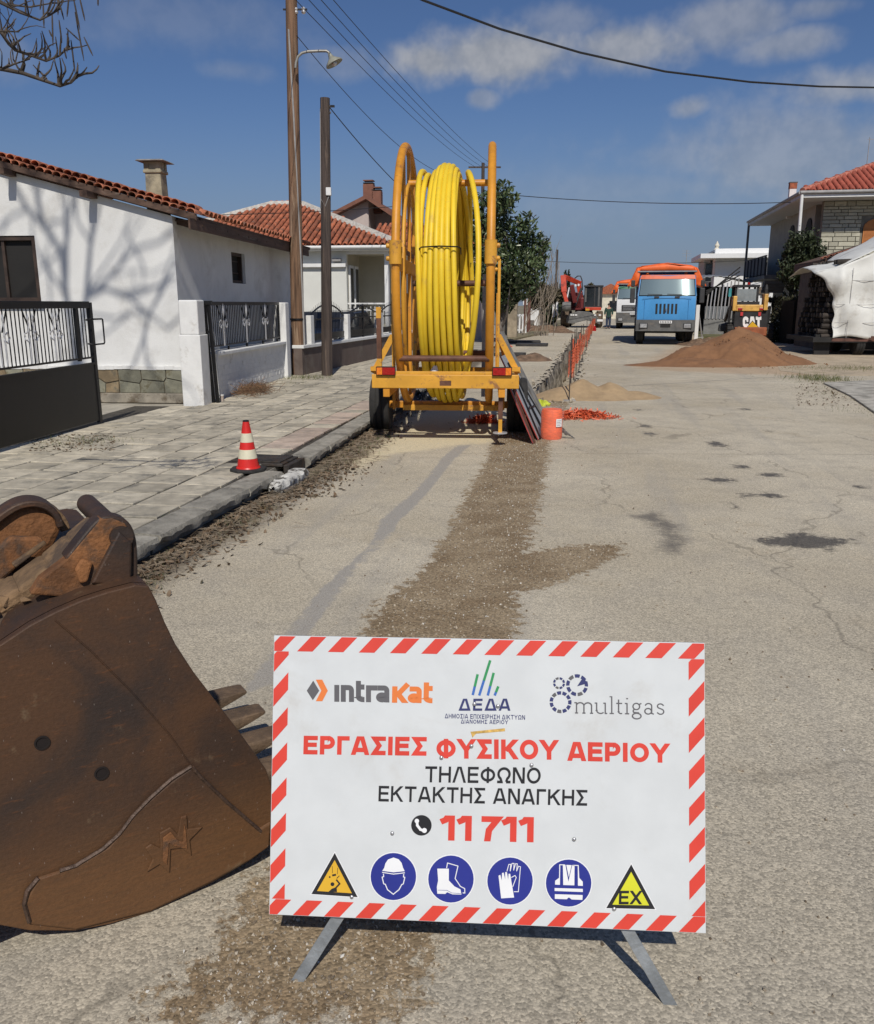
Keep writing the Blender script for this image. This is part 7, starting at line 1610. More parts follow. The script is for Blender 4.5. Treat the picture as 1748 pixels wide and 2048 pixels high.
def loader():
    d0 = 38.6; t = thing('skid_loader', 'yellow and black skid steer loader seen from the rear behind the sand heap', 'loader', (D(1502, 650, d0).x, d0, 0), 14)
    yl = M('loader_yellow', (.74, .43, .10), .5, var=.12, vs=4, dirt=(.40, .22, .07), ds=3); bk = M('loader_black', (.022, .022, .023), .55, var=.3, vs=4); og = M('loader_rust', (.33, .10, .04), .7, var=.3, vs=4)
    def q(px, py, y=0.0): p = to_local(t, D(px, py, d0+y)); return Vector((p.x, y, p.z))
    a, b = q(1467, 656), q(1537, 620)
    MB().prism([(a.x, a.z-.05), (b.x, a.z-.05), (b.x, b.z+.05), (a.x, b.z+.05)], 0, 1.0).build('rear_door', bk, t, bevel=.04)
    MB().box(((a.x+b.x)/2, .8, .52), (b.x-a.x-.1, 2.2, .36)).build('chassis', og, t, bevel=.03); MB().box(((a.x+b.x)/2+.15, -.02, q(1510, 665).z), (b.x-a.x-.3, .06, .12)).build('rear_sill', yl, t, bevel=.01)
    l0, l1, lt, lb = q(1467, 600).x, q(1535, 600).x, q(1500, 592).z, q(1500, 622).z
    f = MB(); f.box((l0+.08, .35, (lt+lb)/2), (.17, 1.0, lt-lb)); f.box((l1-.08, .35, (lt+lb)/2+.06), (.17, 1.0, lt-lb+.06)); f.box(((l0+l1)/2, .1, lb+.13), (l1-l0-.34, .3, .28)); f.build('engine_frame', yl, t, bevel=.03)
    for px in (1481, 1523): p = q(px, 618, -.07); MB().box((p.x, -.06, p.z), (.19, .04, .10)).build('tail_light', m_redlens, t, bevel=.01)
    for px in (1484, 1519): p = q(px, 627, -.05); MB().box((p.x, -.045, p.z-.02), (.11, .03, .16)).build('reflector', M('reflector_red', (.55, .05, .05), .4), t)
    cz0, cz1, c0, c1 = q(1500, 603).z, q(1500, 573).z, q(1474, 590).x, q(1517, 590).x
    c = MB(); 
    for x in (c0, c1):
        for y in (.45, 1.7): c.box((x, y, (cz0+cz1)/2), (.09, .09, cz1-cz0+.1))
    c.box(((c0+c1)/2, 1.05, cz1+.04), (c1-c0+.16, 1.4, .09)); c.build('cab_frame', bk, t); MB().box(((c0+c1)/2, .44, (cz0+cz1)/2-.04), (c1-c0-.08, .02, cz1-cz0-.12)).build('rear_window', M('hazy_glass', (.24, .27, .28), .25, var=.15, vs=4, spec=.6), t)
    MB().box(((c0+c1)/2, 1.0, (cz0+lb)/2), (c1-c0+.2, 1.4, cz0-lb)).build('cab_base', bk, t)
    MB().lathe([(.06, 0), (.06, .09), (.03, .12)], ((c0+c1)/2+.1, .9, cz1+.08), 12).build('beacon', m_redlens, t, smooth=40)
    for s, px in ((-1, 1462), (1, 1539)):
        x = q(px, 660).x
        for y in (.35, 1.55):
            w = wheel(t, (x, y, .43), .43, .30, n=28)
            for k in range(14):
                aa = 2*math.pi*k/14; MB().box((0, .425*math.cos(aa), .425*math.sin(aa)), (.28, .06, .05), mat=Matrix.Rotation(aa, 3, 'X')).build('lug', m_rubber, w)
    for s, px in ((-1, 1463), (1, 1541)):
        x = q(px, 600).x; MB().bar((x, .2, 1.55), (x, 2.4, .95), .12, .16).build('lift_arm', bk, t, bevel=.02); MB().bar((x, .15, 1.6), (x, .25, .9), .10, .14).build('arm_tower', bk, t)
    sm = q(1545-4, 580).x; MB().tube([(sm-.1, .8, 1.5), (sm-.1, .8, 2.35), (sm-.1, .8, 2.55)], [.08, .08, .03], 10).build('exhaust_cover', m_plast, t); MB().box((q(1464, 575).x, .6, 2.2), (.12, .1, .36)).build('mirror', M('teal_tape', (.05, .30, .32), .5), t)
    bk0 = q(1452, 654, 1.0); bu = MB(); bu.prism([(bk0.x-.3, bk0.z-.2), (bk0.x+.3, bk0.z-.22), (bk0.x+.3, bk0.z+.15), (bk0.x+.1, bk0.z+.2), (bk0.x-.28, bk0.z+.1)], .9, 1.5); bu.build('attachment', M('attachment_dark', (.05, .055, .06), .6, var=.3), t, bevel=.04)
    # lettering on the rear door
    A = lambda px, py: (lambda p: (p.x, p.z))(q(px, py, -.002))
    m_l = M('letter_white', (.82, .82, .80), .5)
    def put(i, polys):
        b = MB()
        for p, k in polys: b.add([(x, -.004-.001*k, z) for x, z in p], [tuple(range(len(p)))])
        b.build('letter', m_l, t)
    lettering('CAT', .30, .05, A(1486, 633), A(1486, 655), A(1522, 655), put)
    tri = [A(1495, 654), A(1516, 654), A(1505, 643)]; tri2 = [A(1493, 655), A(1518, 655), A(1505, 641)]
    MB().add([(x, -.009, z) for x, z in tri2], [(0, 1, 2)]).build('triangle_edge', bk, t); MB().add([(x, -.012, z) for x, z in tri], [(0, 1, 2)]).build('triangle', M('cat_yellow', (.70, .42, .02), .5), t)
loader()

def person():
    p = G(1216, 657.5); s = 1.72
    t = thing('person', 'person in dark green jacket and blue trousers standing beside the white truck', 'person', (p.x, p.y, 0), 195)
    def skin(name, verts, edges, mat, sub=2):
        me = bpy.data.meshes.new(name); me.from_pydata([v[:3] for v in verts], edges, []); me.update(); o = bpy.data.objects.new(name, me); COL.objects.link(o); o.parent = t
        o.modifiers.new('skin', 'SKIN'); sk = me.skin_vertices[0].data
        for i, v in enumerate(verts): sk[i].radius = (v[3], v[4] if len(v) > 4 else v[3])
        sk[0].use_root = True; m = o.modifiers.new('sub', 'SUBSURF'); m.levels = sub; m.render_levels = sub; me.materials.append(mat); return o
    sk = M('skin', (.42, .25, .17), .6, var=.08)
    V = [(0, 0, .95, .13, .10), (0, 0, 1.15, .13, .10), (0, 0, 1.38, .16, .10), (0, .0, 1.48, .06), (0, .015, 1.56, .055), (0, .02, 1.64, .085, .095), (0, .02, 1.71, .06), (.19, 0, 1.40, .06), (.25, .02, 1.15, .05), (.24, .10, .92, .04), (.24, .12, .84, .035), (-.19, 0, 1.40, .06), (-.25, .02, 1.15, .05), (-.24, .10, .92, .04), (-.24, .12, .84, .035),
         (.09, 0, .88, .10), (.10, .02, .50, .07), (.10, -.01, .09, .05), (.10, .10, .04, .04), (-.09, 0, .88, .10), (-.10, .02, .50, .07), (-.10, -.01, .09, .05), (-.10, .10, .04, .04)]
    E_ = [(0, 1), (1, 2), (2, 3), (3, 4), (4, 5), (5, 6), (2, 7), (7, 8), (8, 9), (9, 10), (2, 11), (11, 12), (12, 13), (13, 14), (0, 15), (15, 16), (16, 17), (17, 18), (0, 19), (19, 20), (20, 21), (21, 22)]
    skin('body', V, E_, sk)
    jk = [V[0][:3]+(.185, .15), (0, 0, 1.12, .185, .15), (0, 0, 1.38, .20, .145), (0, 0, 1.47, .09), (.20, 0, 1.39, .085), (.26, .02, 1.14, .075), (.25, .09, .95, .06), (-.20, 0, 1.39, .085), (-.26, .02, 1.14, .075), (-.25, .09, .95, .06), (0, 0, .82, .19, .15)]
    skin('jacket', jk, [(0, 1), (1, 2), (2, 3), (2, 4), (4, 5), (5, 6), (2, 7), (7, 8), (8, 9), (0, 10)], M('jacket_green', (.012, .045, .032), .8, var=.2))
    tr = [(0, 0, .92, .15, .12), (.09, 0, .84, .115), (.10, .02, .5, .09), (.10, -.01, .10, .075), (-.09, 0, .84, .115), (-.10, .02, .5, .09), (-.10, -.01, .10, .075)]
    skin('trousers', tr, [(0, 1), (1, 2), (2, 3), (0, 4), (4, 5), (5, 6)], M('trousers_blue', (.03, .045, .085), .85, var=.2))
    for x in (.10, -.10): MB().box((x, .05, .045), (.10, .27, .09)).build('shoe', m_plast, t, bevel=.03)
    MB().lathe([(.098, 0), (.105, .05), (.08, .11), (.001, .135)], (0, .01, 1.625), 16).build('hair', M('hair_dark', (.02, .015, .012), .7), t, smooth=60)
person()
# ================================================================ right side of the street, trees, far things
def leaf_cloud(name, mat, blobs, n, size, par, seed, density_core=.25, aspect=.42):
    rn = np.random.default_rng(seed); it = []; tot = sum(b[3]*b[4]*b[5] for b in blobs)
    L_ = (np.array([(0, -1, 0), (aspect, -.2, .10), (aspect*.8, .5, .08), (0, 1, -.06), (-aspect*.8, .5, .08), (-aspect, -.2, .10)], float), [(0, 1, 2, 3), (0, 3, 4, 5)])
    for (x, y, z, a, b, c) in blobs:
        k = int(n*a*b*c/tot)+20
        for _ in range(k):
            v = rn.normal(0, 1, 3); v /= np.linalg.norm(v); r = (1-density_core) + density_core*rn.random() if rn.random() < .8 else rn.random()
            r *= 1+rn.normal(0, .07)
            p = (x+v[0]*a*r, y+v[1]*b*r, z+v[2]*c*r)
            it.append((0, TRS(p, rn.normal(.5, .6), rn.normal(0, .7), math.atan2(-v[0], v[1])+rn.normal(0, .9), size*rn.uniform(.6, 1.25))))
    o = scatter_mesh(name, mat, [L_], it); o.parent = par; return o
def leafmat(name, cols, sc=8, gloss=.45):
    m = vary(name, cols, sc, gloss); b = m.node_tree.nodes['Principled BSDF']; b.inputs['Subsurface Weight'].default_value = 0; b.inputs['Specular IOR Level'].default_value = .5; return m
m_leaf = leafmat('glossy_leaf', [(.020, .036, .013), (.036, .062, .021), (.062, .098, .035), (.115, .15, .066), (.16, .19, .10), (.028, .045, .018)], 6, .34)
m_leaf2 = leafmat('dark_leaf', [(.016, .026, .010), (.030, .045, .016), (.05, .062, .024), (.025, .035, .014)], 7, .6)
m_bush = leafmat('brown_bush', [(.05, .045, .022), (.085, .070, .035), (.11, .085, .05), (.045, .055, .02)], 6, .8)
m_cyp = leafmat('cypress_leaf', [(.012, .022, .012), (.022, .035, .016), (.03, .042, .02)], 5, .8)
m_hedge = leafmat('hedge_leaf', [(.02, .024, .010), (.038, .040, .016), (.060, .050, .024), (.03, .034, .014)], 9, .8)
m_bark = M('tree_bark', (.12, .10, .085), .9, var=.4, vs=4, bump=.8, bs=20, stretch=(3, 3, .6), dirt=(.22, .20, .18), ds=4)
def street_tree():
    d = 37.0; base = G(1001, 692); t = thing('evergreen_tree', 'dark green evergreen tree with glossy leaves behind the reel', 'tree', base)
    q = lambda px, py, y=0: to_local(t, D(px, py, base.y+y))
    tr = MB()
    for pts, r in (([(0, 0, -.05), tuple(q(1000, 650)), tuple(q(1004, 600)), tuple(q(1012, 540)), tuple(q(1010, 460))], .17), ([tuple(q(1000, 668)), tuple(q(994, 620)), tuple(q(985, 560)), tuple(q(975, 470))], .10), ([tuple(q(1002, 640)), tuple(q(1018, 600)), tuple(q(1040, 560)), tuple(q(1062, 520))], .09), ([tuple(q(1003, 655)), tuple(q(1014, 630, -.5)), tuple(q(1020, 570, -.9))], .07)):
        n = len(pts); tr.tube(pts, [r*(1-.7*i/(n-1)) for i in range(n)], 9)
    tr.build('trunk', m_bark, t, smooth=50)
    k = base.y/1750.0; B = []
    for px, py, rx, ry in ((985, 420, 42, 40), (1000, 400, 32, 32), (1020, 400, 16, 20), (965, 470, 50, 50), (1030, 470, 40, 42), (1052, 452, 22, 26), (1065, 500, 36, 36), (1080, 490, 20, 26), (1020, 535, 60, 45), (1070, 545, 26, 30), (985, 570, 55, 35), (1040, 575, 40, 28), (1002, 600, 42, 26), (960, 540, 40, 40)):
        p = q(px, py); B.append((p.x, random.uniform(-.7, .5), p.z, rx*k, rx*k*1.05, ry*k))
    leaf_cloud('crown', m_leaf, B, 7600, .125, t, 3, .40, .38)
street_tree()
def bare_shrub():
    base = G(1062, 672); t = thing('bare_poplar', 'clump of leafless upright twigs behind the evergreen tree', 'tree', base); rn = random.Random(4); b = MB()
    for k in range(20):
        a = Vector((rn.uniform(-1.0, 1.4), rn.uniform(-.8, .8), 0)); tip = to_local(t, D(rn.uniform(1062, 1122), rn.uniform(440, 600), base.y)); tip.y = a.y*1.3; pts = [a, a.lerp(tip, .35)+Vector((rn.uniform(-.3, .3), 0, .2)), a.lerp(tip, .7)+Vector((rn.uniform(-.25, .25), 0, 0)), tip]; b.tube(pts, [.024, .018, .011, .003], 5)
        for _ in range(4):
            f = rn.uniform(.4, .9); p = a.lerp(tip, f); e = p+Vector((rn.uniform(-.5, .5), rn.uniform(-.4, .4), rn.uniform(.5, 1.3))); b.tube([p, p.lerp(e, .5)+Vector((rn.uniform(-.1, .1), 0, 0)), e], [.012, .009, .003], 4)
    b.build('stems', M('pale_twig', (.26, .215, .165), .9, var=.3), t, smooth=60)
bare_shrub()
def bush(name, label, px, py, d, rx, ry, n, mat, size, seed, cat='shrub', trunk=True, parts=3):
    c = D(px, py, d); k = d/1750.0; g = Vector((c.x, d, 0)); t = thing(name, label, cat, g); rn = random.Random(seed); B = [(0, 0, c.z, rx*k*.75, rx*k*.75, ry*k*.8)]
    for _ in range(parts*2): B.append((rn.uniform(-.7, .7)*rx*k, rn.uniform(-.5, .5)*rx*k, c.z+rn.uniform(-.7, .7)*ry*k, rx*k*rn.uniform(.25, .45), rx*k*.4, ry*k*rn.uniform(.25, .4)))
    leaf_cloud('crown', mat, B, n, size, t, seed, .5)
    b = MB(); z0 = max(.3, c.z)
    for j in range(3): b.tube([(rn.uniform(-.1, .1), 0, 0), (rn.uniform(-.2, .2), 0, z0*.5), (rn.uniform(-.5, .5)*rx*k, 0, z0)], [.08, .06, .03], 6)
    b.build('trunk', m_bark, t, smooth=50)
bush('scrub_bush', 'brown green scrub bush beyond the evergreen tree', 1083, 592, 62, 34, 30, 1800, m_bush, .16, 11)
bush('scrub_bush', 'scrub bush directly left of the excavator', 1112, 600, 74, 24, 28, 1300, m_bush, .18, 12)
bush('scrub_bush', 'low dark bush below the scrub near the white panels', 1100, 630, 70, 26, 20, 900, m_leaf2, .18, 17)
for k, (px, pt, lab) in enumerate(((1131, 548, 'slim dark cypress rising behind the excavator boom, the left one'), (1137.5, 551, 'slim dark cypress rising behind the excavator boom, the right one'))):
    d = 110; top = D(px, pt, d); t = thing('cypress_tree', lab, 'tree', (top.x, d, 0)); B = [(0, 0, z, .55*(1.15-z/top.z), .55, .9) for z in np.arange(.8, top.z, .7)]
    leaf_cloud('crown', m_cyp, B, 700, .24, t, 40+k, .5); MB().cyl((0, 0, 0), (0, 0, top.z*.8), .12, .04, 8).build('trunk', m_bark, t)
bush('far_tree', 'distant dark tree at the end of the street left of the excavator', 1118, 585, 120, 40, 26, 900, m_cyp, .3, 21, 'tree'); bush('far_tree', 'distant tree crown peeping over the excavator cab', 1182, 578, 115, 10, 12, 300, m_bush, .28, 22, 'tree')
bush('far_tree', 'far tree mass behind the excavator at street end', 1160, 602, 125, 50, 16, 900, m_cyp, .3, 23, 'tree')

def far_bits():
    # white gate panels, posts and signs on the left verge
    def box(name, label, cat, px0, px1, py0, py1, d, mat, dep=.2, group=None, foot=True):
        a, b = D(px0, py1, d), D(px1, py0, d); t = thing(name, label, cat, ((a.x+b.x)/2, d, 0), 10, group)
        MB().box((0, 0, (max(a.z, 0)+b.z)/2), (b.x-a.x, dep, b.z-max(a.z, 0))).build('panel', mat, t, bevel=.01); return t, a, b
    t, a, b = box('white_shed', 'small white shed wall behind the red pole on the left', 'shed', 1060, 1084, 608, 640, 68, m_white, 2.0)
    MB().box((0, 0, b.z+.06), (b.x-a.x+.3, 2.3, .12)).build('roof', m_cable, t); MB().box((.2, -1.02, b.z*.45), (.5, .04, b.z*.9)).build('door', m_white2, t)
    for k, (p0, p1, y0, y1, lab) in enumerate(((1104.5, 1110, 609, 634, 'white upright panel on a post, left of the excavator wheel'), (1111.5, 1116.5, 605, 631, 'taller white upright panel beside the first one'))):
        d = 66; t, a, b = None, D(p0, y1, d), D(p1, y0, d); t = thing('site_notice', lab, 'sign', ((a.x+b.x)/2, d, 0), 10, 'white panels by the excavator')
        MB().box((0, 0, (a.z+b.z)/2), (b.x-a.x, .06, b.z-a.z)).build('panel', m_plate, t); MB().box((0, .05, b.z/2), (.06, .06, b.z+.2)).build('post', m_cable, t)
    for k, (px, d, top, lab, w) in enumerate(((1059, 52, 575, 'reddish brown pole beside the white shed', .12), (1051, 50, 590, 'second reddish brown pole left of the other', .09))):
        p = D(px, top, d); g = thing('wooden_post', lab, 'post', (p.x, d, 0)); MB().cyl((0, 0, 0), (0, 0, p.z), w, w*.8, 10).build('shaft', M('red_pole', (.13, .055, .04), .85, var=.3, vs=3), g, smooth=40)
        if k == 0: MB().box((-.25, -.1, D(px, 604, d).z), (.26, .2, .34)).build('meter_box', m_plate, g)
    p = D(1112, 530, 90); g = thing('far_pole', 'thin far utility pole above the scrub', 'utility pole', (p.x, 90, 0)); MB().cyl((0, 0, 0), (.1, 0, p.z+1.5), .13, .10, 8).build('shaft', m_pole2, g); MB().cyl((.35, 0, p.z-3.2), (.3, 0, p.z+.3), .06, n=6).build('conduit', m_cable, g)
    p = D(966, 350, 56); g = thing('far_pole', 'utility pole behind the coil where the power lines end', 'utility pole', (p.x, 56, 0)); MB().cyl((0, 0, 0), (0, 0, p.z+.7), .14, .10, 8).build('shaft', m_pole2, g); MB().bar((-.9, 0, p.z+.45), (1.1, 0, p.z+.45), .09).build('crossarm', m_pole2, g)
    for px, lab in ((1041, 'white painted fence rail section on the left verge'),):
        a, b = D(1033, 651, 50), D(1052, 628, 50); t = thing('white_fence', lab, 'fence', (a.x, 50, 0), 10); w = b.x-a.x
        for k in range(4): MB().box((w*k/3, 0, b.z/2), (.09, .06, b.z)).build('post', m_plate, t)
        for z in (b.z-.08, .25): MB().box((w/2, .06, z), (w, .05, .10)).build('rail', m_plate, t)
    # old gate posts and low wall behind the tree
    a = D(1024, 690, 44); t = thing('stone_gatepost', 'weathered stone gatepost behind the evergreen tree', 'post', (a.x, 44, 0), 10); MB().box((0, 0, 1.0), (.5, .5, 2.0), taper=(.9, .9)).build('shaft', M('gate_stone', (.30, .25, .18), .9, var=.3, vs=3, bump=.6), t, bevel=.05); MB().box((0, 0, 2.06), (.6, .6, .12)).build('cap', m_mortar, t, bevel=.03)
    a = D(1012, 640, 45); t = thing('sheet_gate', 'grey sheet gate behind the tree trunk', 'gate', (a.x, 45, 0), 10); MB().box((0, 0, .95), (1.1, .05, 1.7)).build('panel', M('grey_sheet', (.20, .20, .19), .6, .3, var=.2), t)
    for k in range(6): MB().box((-.45+k*.18, -.03, .95), (.03, .02, 1.7)).build('rib', m_bump, t)
    # far house at the street end
    a, b = D(1201, 640, 105), D(1238, 588, 105); t = thing('far_house', 'distant cream house with red roof between excavator and white truck', 'house', ((a.x+b.x)/2, 105, 0), 10); w = b.x-a.x
    MB().box((0, 3, b.z/2), (w+2, 6, b.z)).build('wall', M('cream_wall', (.62, .58, .46), .9), t); MB().prism([(-w/2-1.4, b.z), (w/2+1.4, b.z), (0, b.z+1.2)], -.4, 6.4).build('roof', m_terra, t)
    wn = MB().box((.4, -.03, b.z-1.4), (.9, .06, 1.2)).build('window', m_glassd, t)
far_bits()

# ---------------------------------------------------------------- two-storey house
def villa():
    c = D(1603, 395, 40.0); t = thing('villa', 'two-storey house with stone upper wall, red tiled hip roof and side balcony', 'house', (c.x, 40.0, 0), 10.7)
    ze = c.z; Ls = 14.2; Wd = 12.0; ov = 1.25
    st = M('villa_stone', (.44, .42, .33), .9, var=.12, vs=2, rnd=.16, bump=.5, bs=20, dirt=(.34, .32, .25), ds=2); pl = M('villa_plaster', (.56, .55, .50), .9, var=.06, vs=2); sof = M('villa_soffit', (.55, .56, .56), .8, var=.05)
    z1 = 3.15
    MB().box((ov+Wd/2, ov+.2, (z1+ze)/2), (Wd, .3, ze-z1)).build('wall_upper', M('villa_joint', (.20, .185, .15), .95, var=.2), t)
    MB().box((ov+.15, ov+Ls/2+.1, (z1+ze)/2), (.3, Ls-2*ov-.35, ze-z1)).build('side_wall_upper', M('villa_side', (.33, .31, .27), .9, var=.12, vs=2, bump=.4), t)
    MB().box((ov+Wd/2+.15, ov+Ls/2-1.0, z1/2), (Wd-.3, Ls-2*ov, z1)).build('ground_floor', pl, t)
    # stone facing: coursed blocks on the front
    z = z1+.02; xs0 = ov+.0
    wx0, wx1 = Lp(t, 1, ov, 1723, 470).x, Lp(t, 1, ov, 1723, 470).x+1.35; wz0, wz1 = Lp(t, 1, ov, 1735, 492).z, Lp(t, 1, ov, 1735, 436).z
    while z < ze-.1:
        h = random.uniform(.10, .24); x = xs0
        while x < xs0+5.4:
            w = random.uniform(.25, .75); w = min(w, xs0+5.4-x)
            if z+h > wz0 and z < wz1 and x < wx0-.06 < x+w: w = wx0-.06-x
            if not (x+w > wx0-.05 and x < wx1+.05 and z+h > wz0 and z < wz1): MB().box((x+w/2, ov+.03-random.uniform(0, .02), z+h/2), (w-.025, .06, h-.025)).build('stone', st, t, bevel=.012)
            x += w
        z += h
    org = M('shutter_orange', (.50, .19, .055), .7, var=.1, vs=4)
    ar = [(wx0+.05, wz0), (wx1-.05, wz0), (wx1-.05, wz1-.4)] + [((wx0+wx1)/2+(wx1-wx0-.1)/2*math.cos(a), wz1-.4+.38*math.sin(a)) for a in np.linspace(0, math.pi, 9)[1:-1]] + [(wx0+.05, wz1-.4)]
    sh = MB().prism(ar, ov-.02, ov+.04).build('shutter', org, t)
    for k in range(14): MB().box(((wx0+wx1)/2, ov-.025, wz0+.06+k*(wz1-wz0-.5)/14), (wx1-wx0-.2, .02, .02)).build('slat', org, sh)
    # arched dark windows along the side
    for y in (ov+2.5, ov+6.4):
        a2 = [(y-.6, z1+.9), (y+.6, z1+.9), (y+.6, z1+2.1)] + [(y+.6*math.cos(a), z1+2.1+.5*math.sin(a)) for a in np.linspace(0, math.pi, 9)[1:-1]] + [(y-.6, z1+2.1)]
        b = MB(); b.prism(a2, -.05, .05); b.v = [(ov+.0+q[1], q[0], q[2]) for q in b.v]; b.build('window', m_dark, t)
        b = MB(); b.prism([(p[0], p[1]-2.7 if False else p[1]-3.0) for p in a2], -.05, .05); b.v = [(ov+.28+q[1], q[0], max(.1, q[2])) for q in b.v]; b.build('window', m_dark, t)
    # eaves, gutter, roof
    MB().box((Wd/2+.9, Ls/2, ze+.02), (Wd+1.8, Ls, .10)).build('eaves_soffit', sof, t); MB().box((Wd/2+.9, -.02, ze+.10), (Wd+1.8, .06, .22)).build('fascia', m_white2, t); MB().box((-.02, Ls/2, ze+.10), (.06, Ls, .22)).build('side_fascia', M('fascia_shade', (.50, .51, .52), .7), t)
    MB().tube([(-.08, -.10, ze+.20), (Wd+2, -.10, ze+.20)], .08, 8).build('gutter', m_cable, t, smooth=60); MB().tube([(-.08, -.1, ze+.20), (-.08, Ls, ze+.20)], .08, 8).build('gutter', m_cable, t, smooth=60)
    rt = M('villa_tile', (.36, .085, .050), .8, var=.15, vs=2, rnd=.15); xr = 7.0; zr = ze+.2+xr*.40
    tb = barrel(.62, .115, .10).mesh('roof_tile', rt, 45); sl = math.hypot(xr, zr-ze-.2)
    roof_face(t, (.10, .02, ze+.22), (1, 0, 0), (0, xr, zr-ze-.2), [(0, 0), (Wd+1.5, 0), (Wd+1.5, sl*.9), (xr, sl)], rt, .27, .55, tb, 300); roof_face(t, (.02, .10, ze+.21), (0, 1, 0), (xr, 0, zr-ze-.2), [(0, 0), (Ls, 0), (Ls-xr*.5, sl), (xr, sl)], rt, me=None)
    hp = Vector((.02, .02, ze+.28)); he = Vector((xr, xr, zr+.06)); n = 26
    for k in range(n):
        p = hp.lerp(he, k/n); o = MB().tube([p, hp.lerp(he, (k+1.15)/n)], [.15, .12], 8).build('ridge_tile', M('ridge_pink', (.44, .16, .11), .8, var=.2, rnd=.15), t, smooth=50)
    MB().cyl((.0, -.06, ze+.2), (.05, -.02, z1+.9), .07, n=10).build('downpipe', m_white2, t, smooth=40); MB().cyl((-.02, Ls-.1, ze+.1), (-.02, Ls-.1, 0), .07, n=8).build('downpipe', m_bump, t)
    cp = Lp(t, 0, 1.2, 1585, 380); ch = MB().box((1.2, cp.y, ze+.6), (.34, .34, 1.5)).build('chimney', m_white2, t); MB().box((1.2, cp.y, ze+1.5), (.37, .37, .30)).build('chimney_cap', m_terra, ch); MB().box((1.2, cp.y, ze+1.67), (.40, .40, .05)).build('chimney_slab', m_bump, ch)
    # balcony at the far side corner
    by0, by1 = Ls-7.0, Ls-.2; m_rl = M('balcony_dark', (.020, .022, .028), .6, var=.3)
    MB().box((.65, (by0+by1)/2, z1-.05), (1.4, by1-by0, .20)).build('balcony_slab', m_bump, t); MB().box((-.02, (by0+by1)/2, z1+.55), (.04, by1-by0, .9)).build('balcony_screen', m_rl, t)
    for k in range(7): MB().box((-.06, by0+(by1-by0)*k/6, z1+.55), (.06, .06, 1.05)).build('baluster', m_rl, t)
    MB().box((-.03, (by0+by1)/2, z1+1.05), (.08, by1-by0, .06)).build('handrail', m_rl, t); MB().box((.6, by1, z1+.55), (1.2, .04, .9)).build('balcony_screen', m_rl, t)
    for k in range(4): MB().box((.6, by0+.5+k*.2, z1-.3-k*.16), (1.1, .3, .16)).build('corbel_step', m_bump, t)
    an = D(1737, 300, 46); q = to_local(t, an); MB().cyl((q.x, q.y, zr-1.5), (q.x, q.y, q.z+.6), .02, n=5).build('aerial', m_cable, t); MB().bar((q.x-.1, q.y, q.z+.5), (q.x+.7, q.y, q.z+.5), .02).build('aerial_arm', m_cable, t)
villa()
bush('ornamental_tree', 'dark bushy tree in front of the villa side wall', 1606, 530, 39.4, 56, 88, 5200, m_leaf2, .10, 31, 'tree', parts=5)
def hedge():
    a, b = G(1537, 684), G(1650, 692); t = thing('hedge', 'tall clipped dark hedge between the loader and the covered trailer', 'hedge', (a.x, a.y, 0)); L_ = b-a; zt = D(1590, 600, a.y).z
    rn = np.random.default_rng(5); P_ = (np.array([(0, -1, 0), (.45, 0, .1), (0, 1, 0), (-.45, 0, .1)], float), [(0, 1, 2, 3)]); it = []
    for _ in range(6000):
        f = rn.random(); z = rn.random()*zt; face = rn.random()
        y = (-.02+abs(rn.normal(0, .06))) if face < .7 else rn.random()*.8
        if face >= .7: z = zt+rn.normal(0, .05)
        it.append((0, TRS((L_.x*f, L_.y*f+y, z), rn.normal(1.3, .6), rn.normal(0, .6), rn.normal(0, .8), rn.uniform(.05, .10))))
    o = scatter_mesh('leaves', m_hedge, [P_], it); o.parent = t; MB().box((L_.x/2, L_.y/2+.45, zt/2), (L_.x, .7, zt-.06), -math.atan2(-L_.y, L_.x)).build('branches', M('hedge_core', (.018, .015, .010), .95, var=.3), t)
    for k in range(9): MB().cyl((L_.x*(k+.5)/9, L_.y*(k+.5)/9+.3, 0), (L_.x*(k+.5)/9, L_.y*(k+.5)/9+.3, .6), .04, n=6).build('stem', m_bark, t)
hedge()
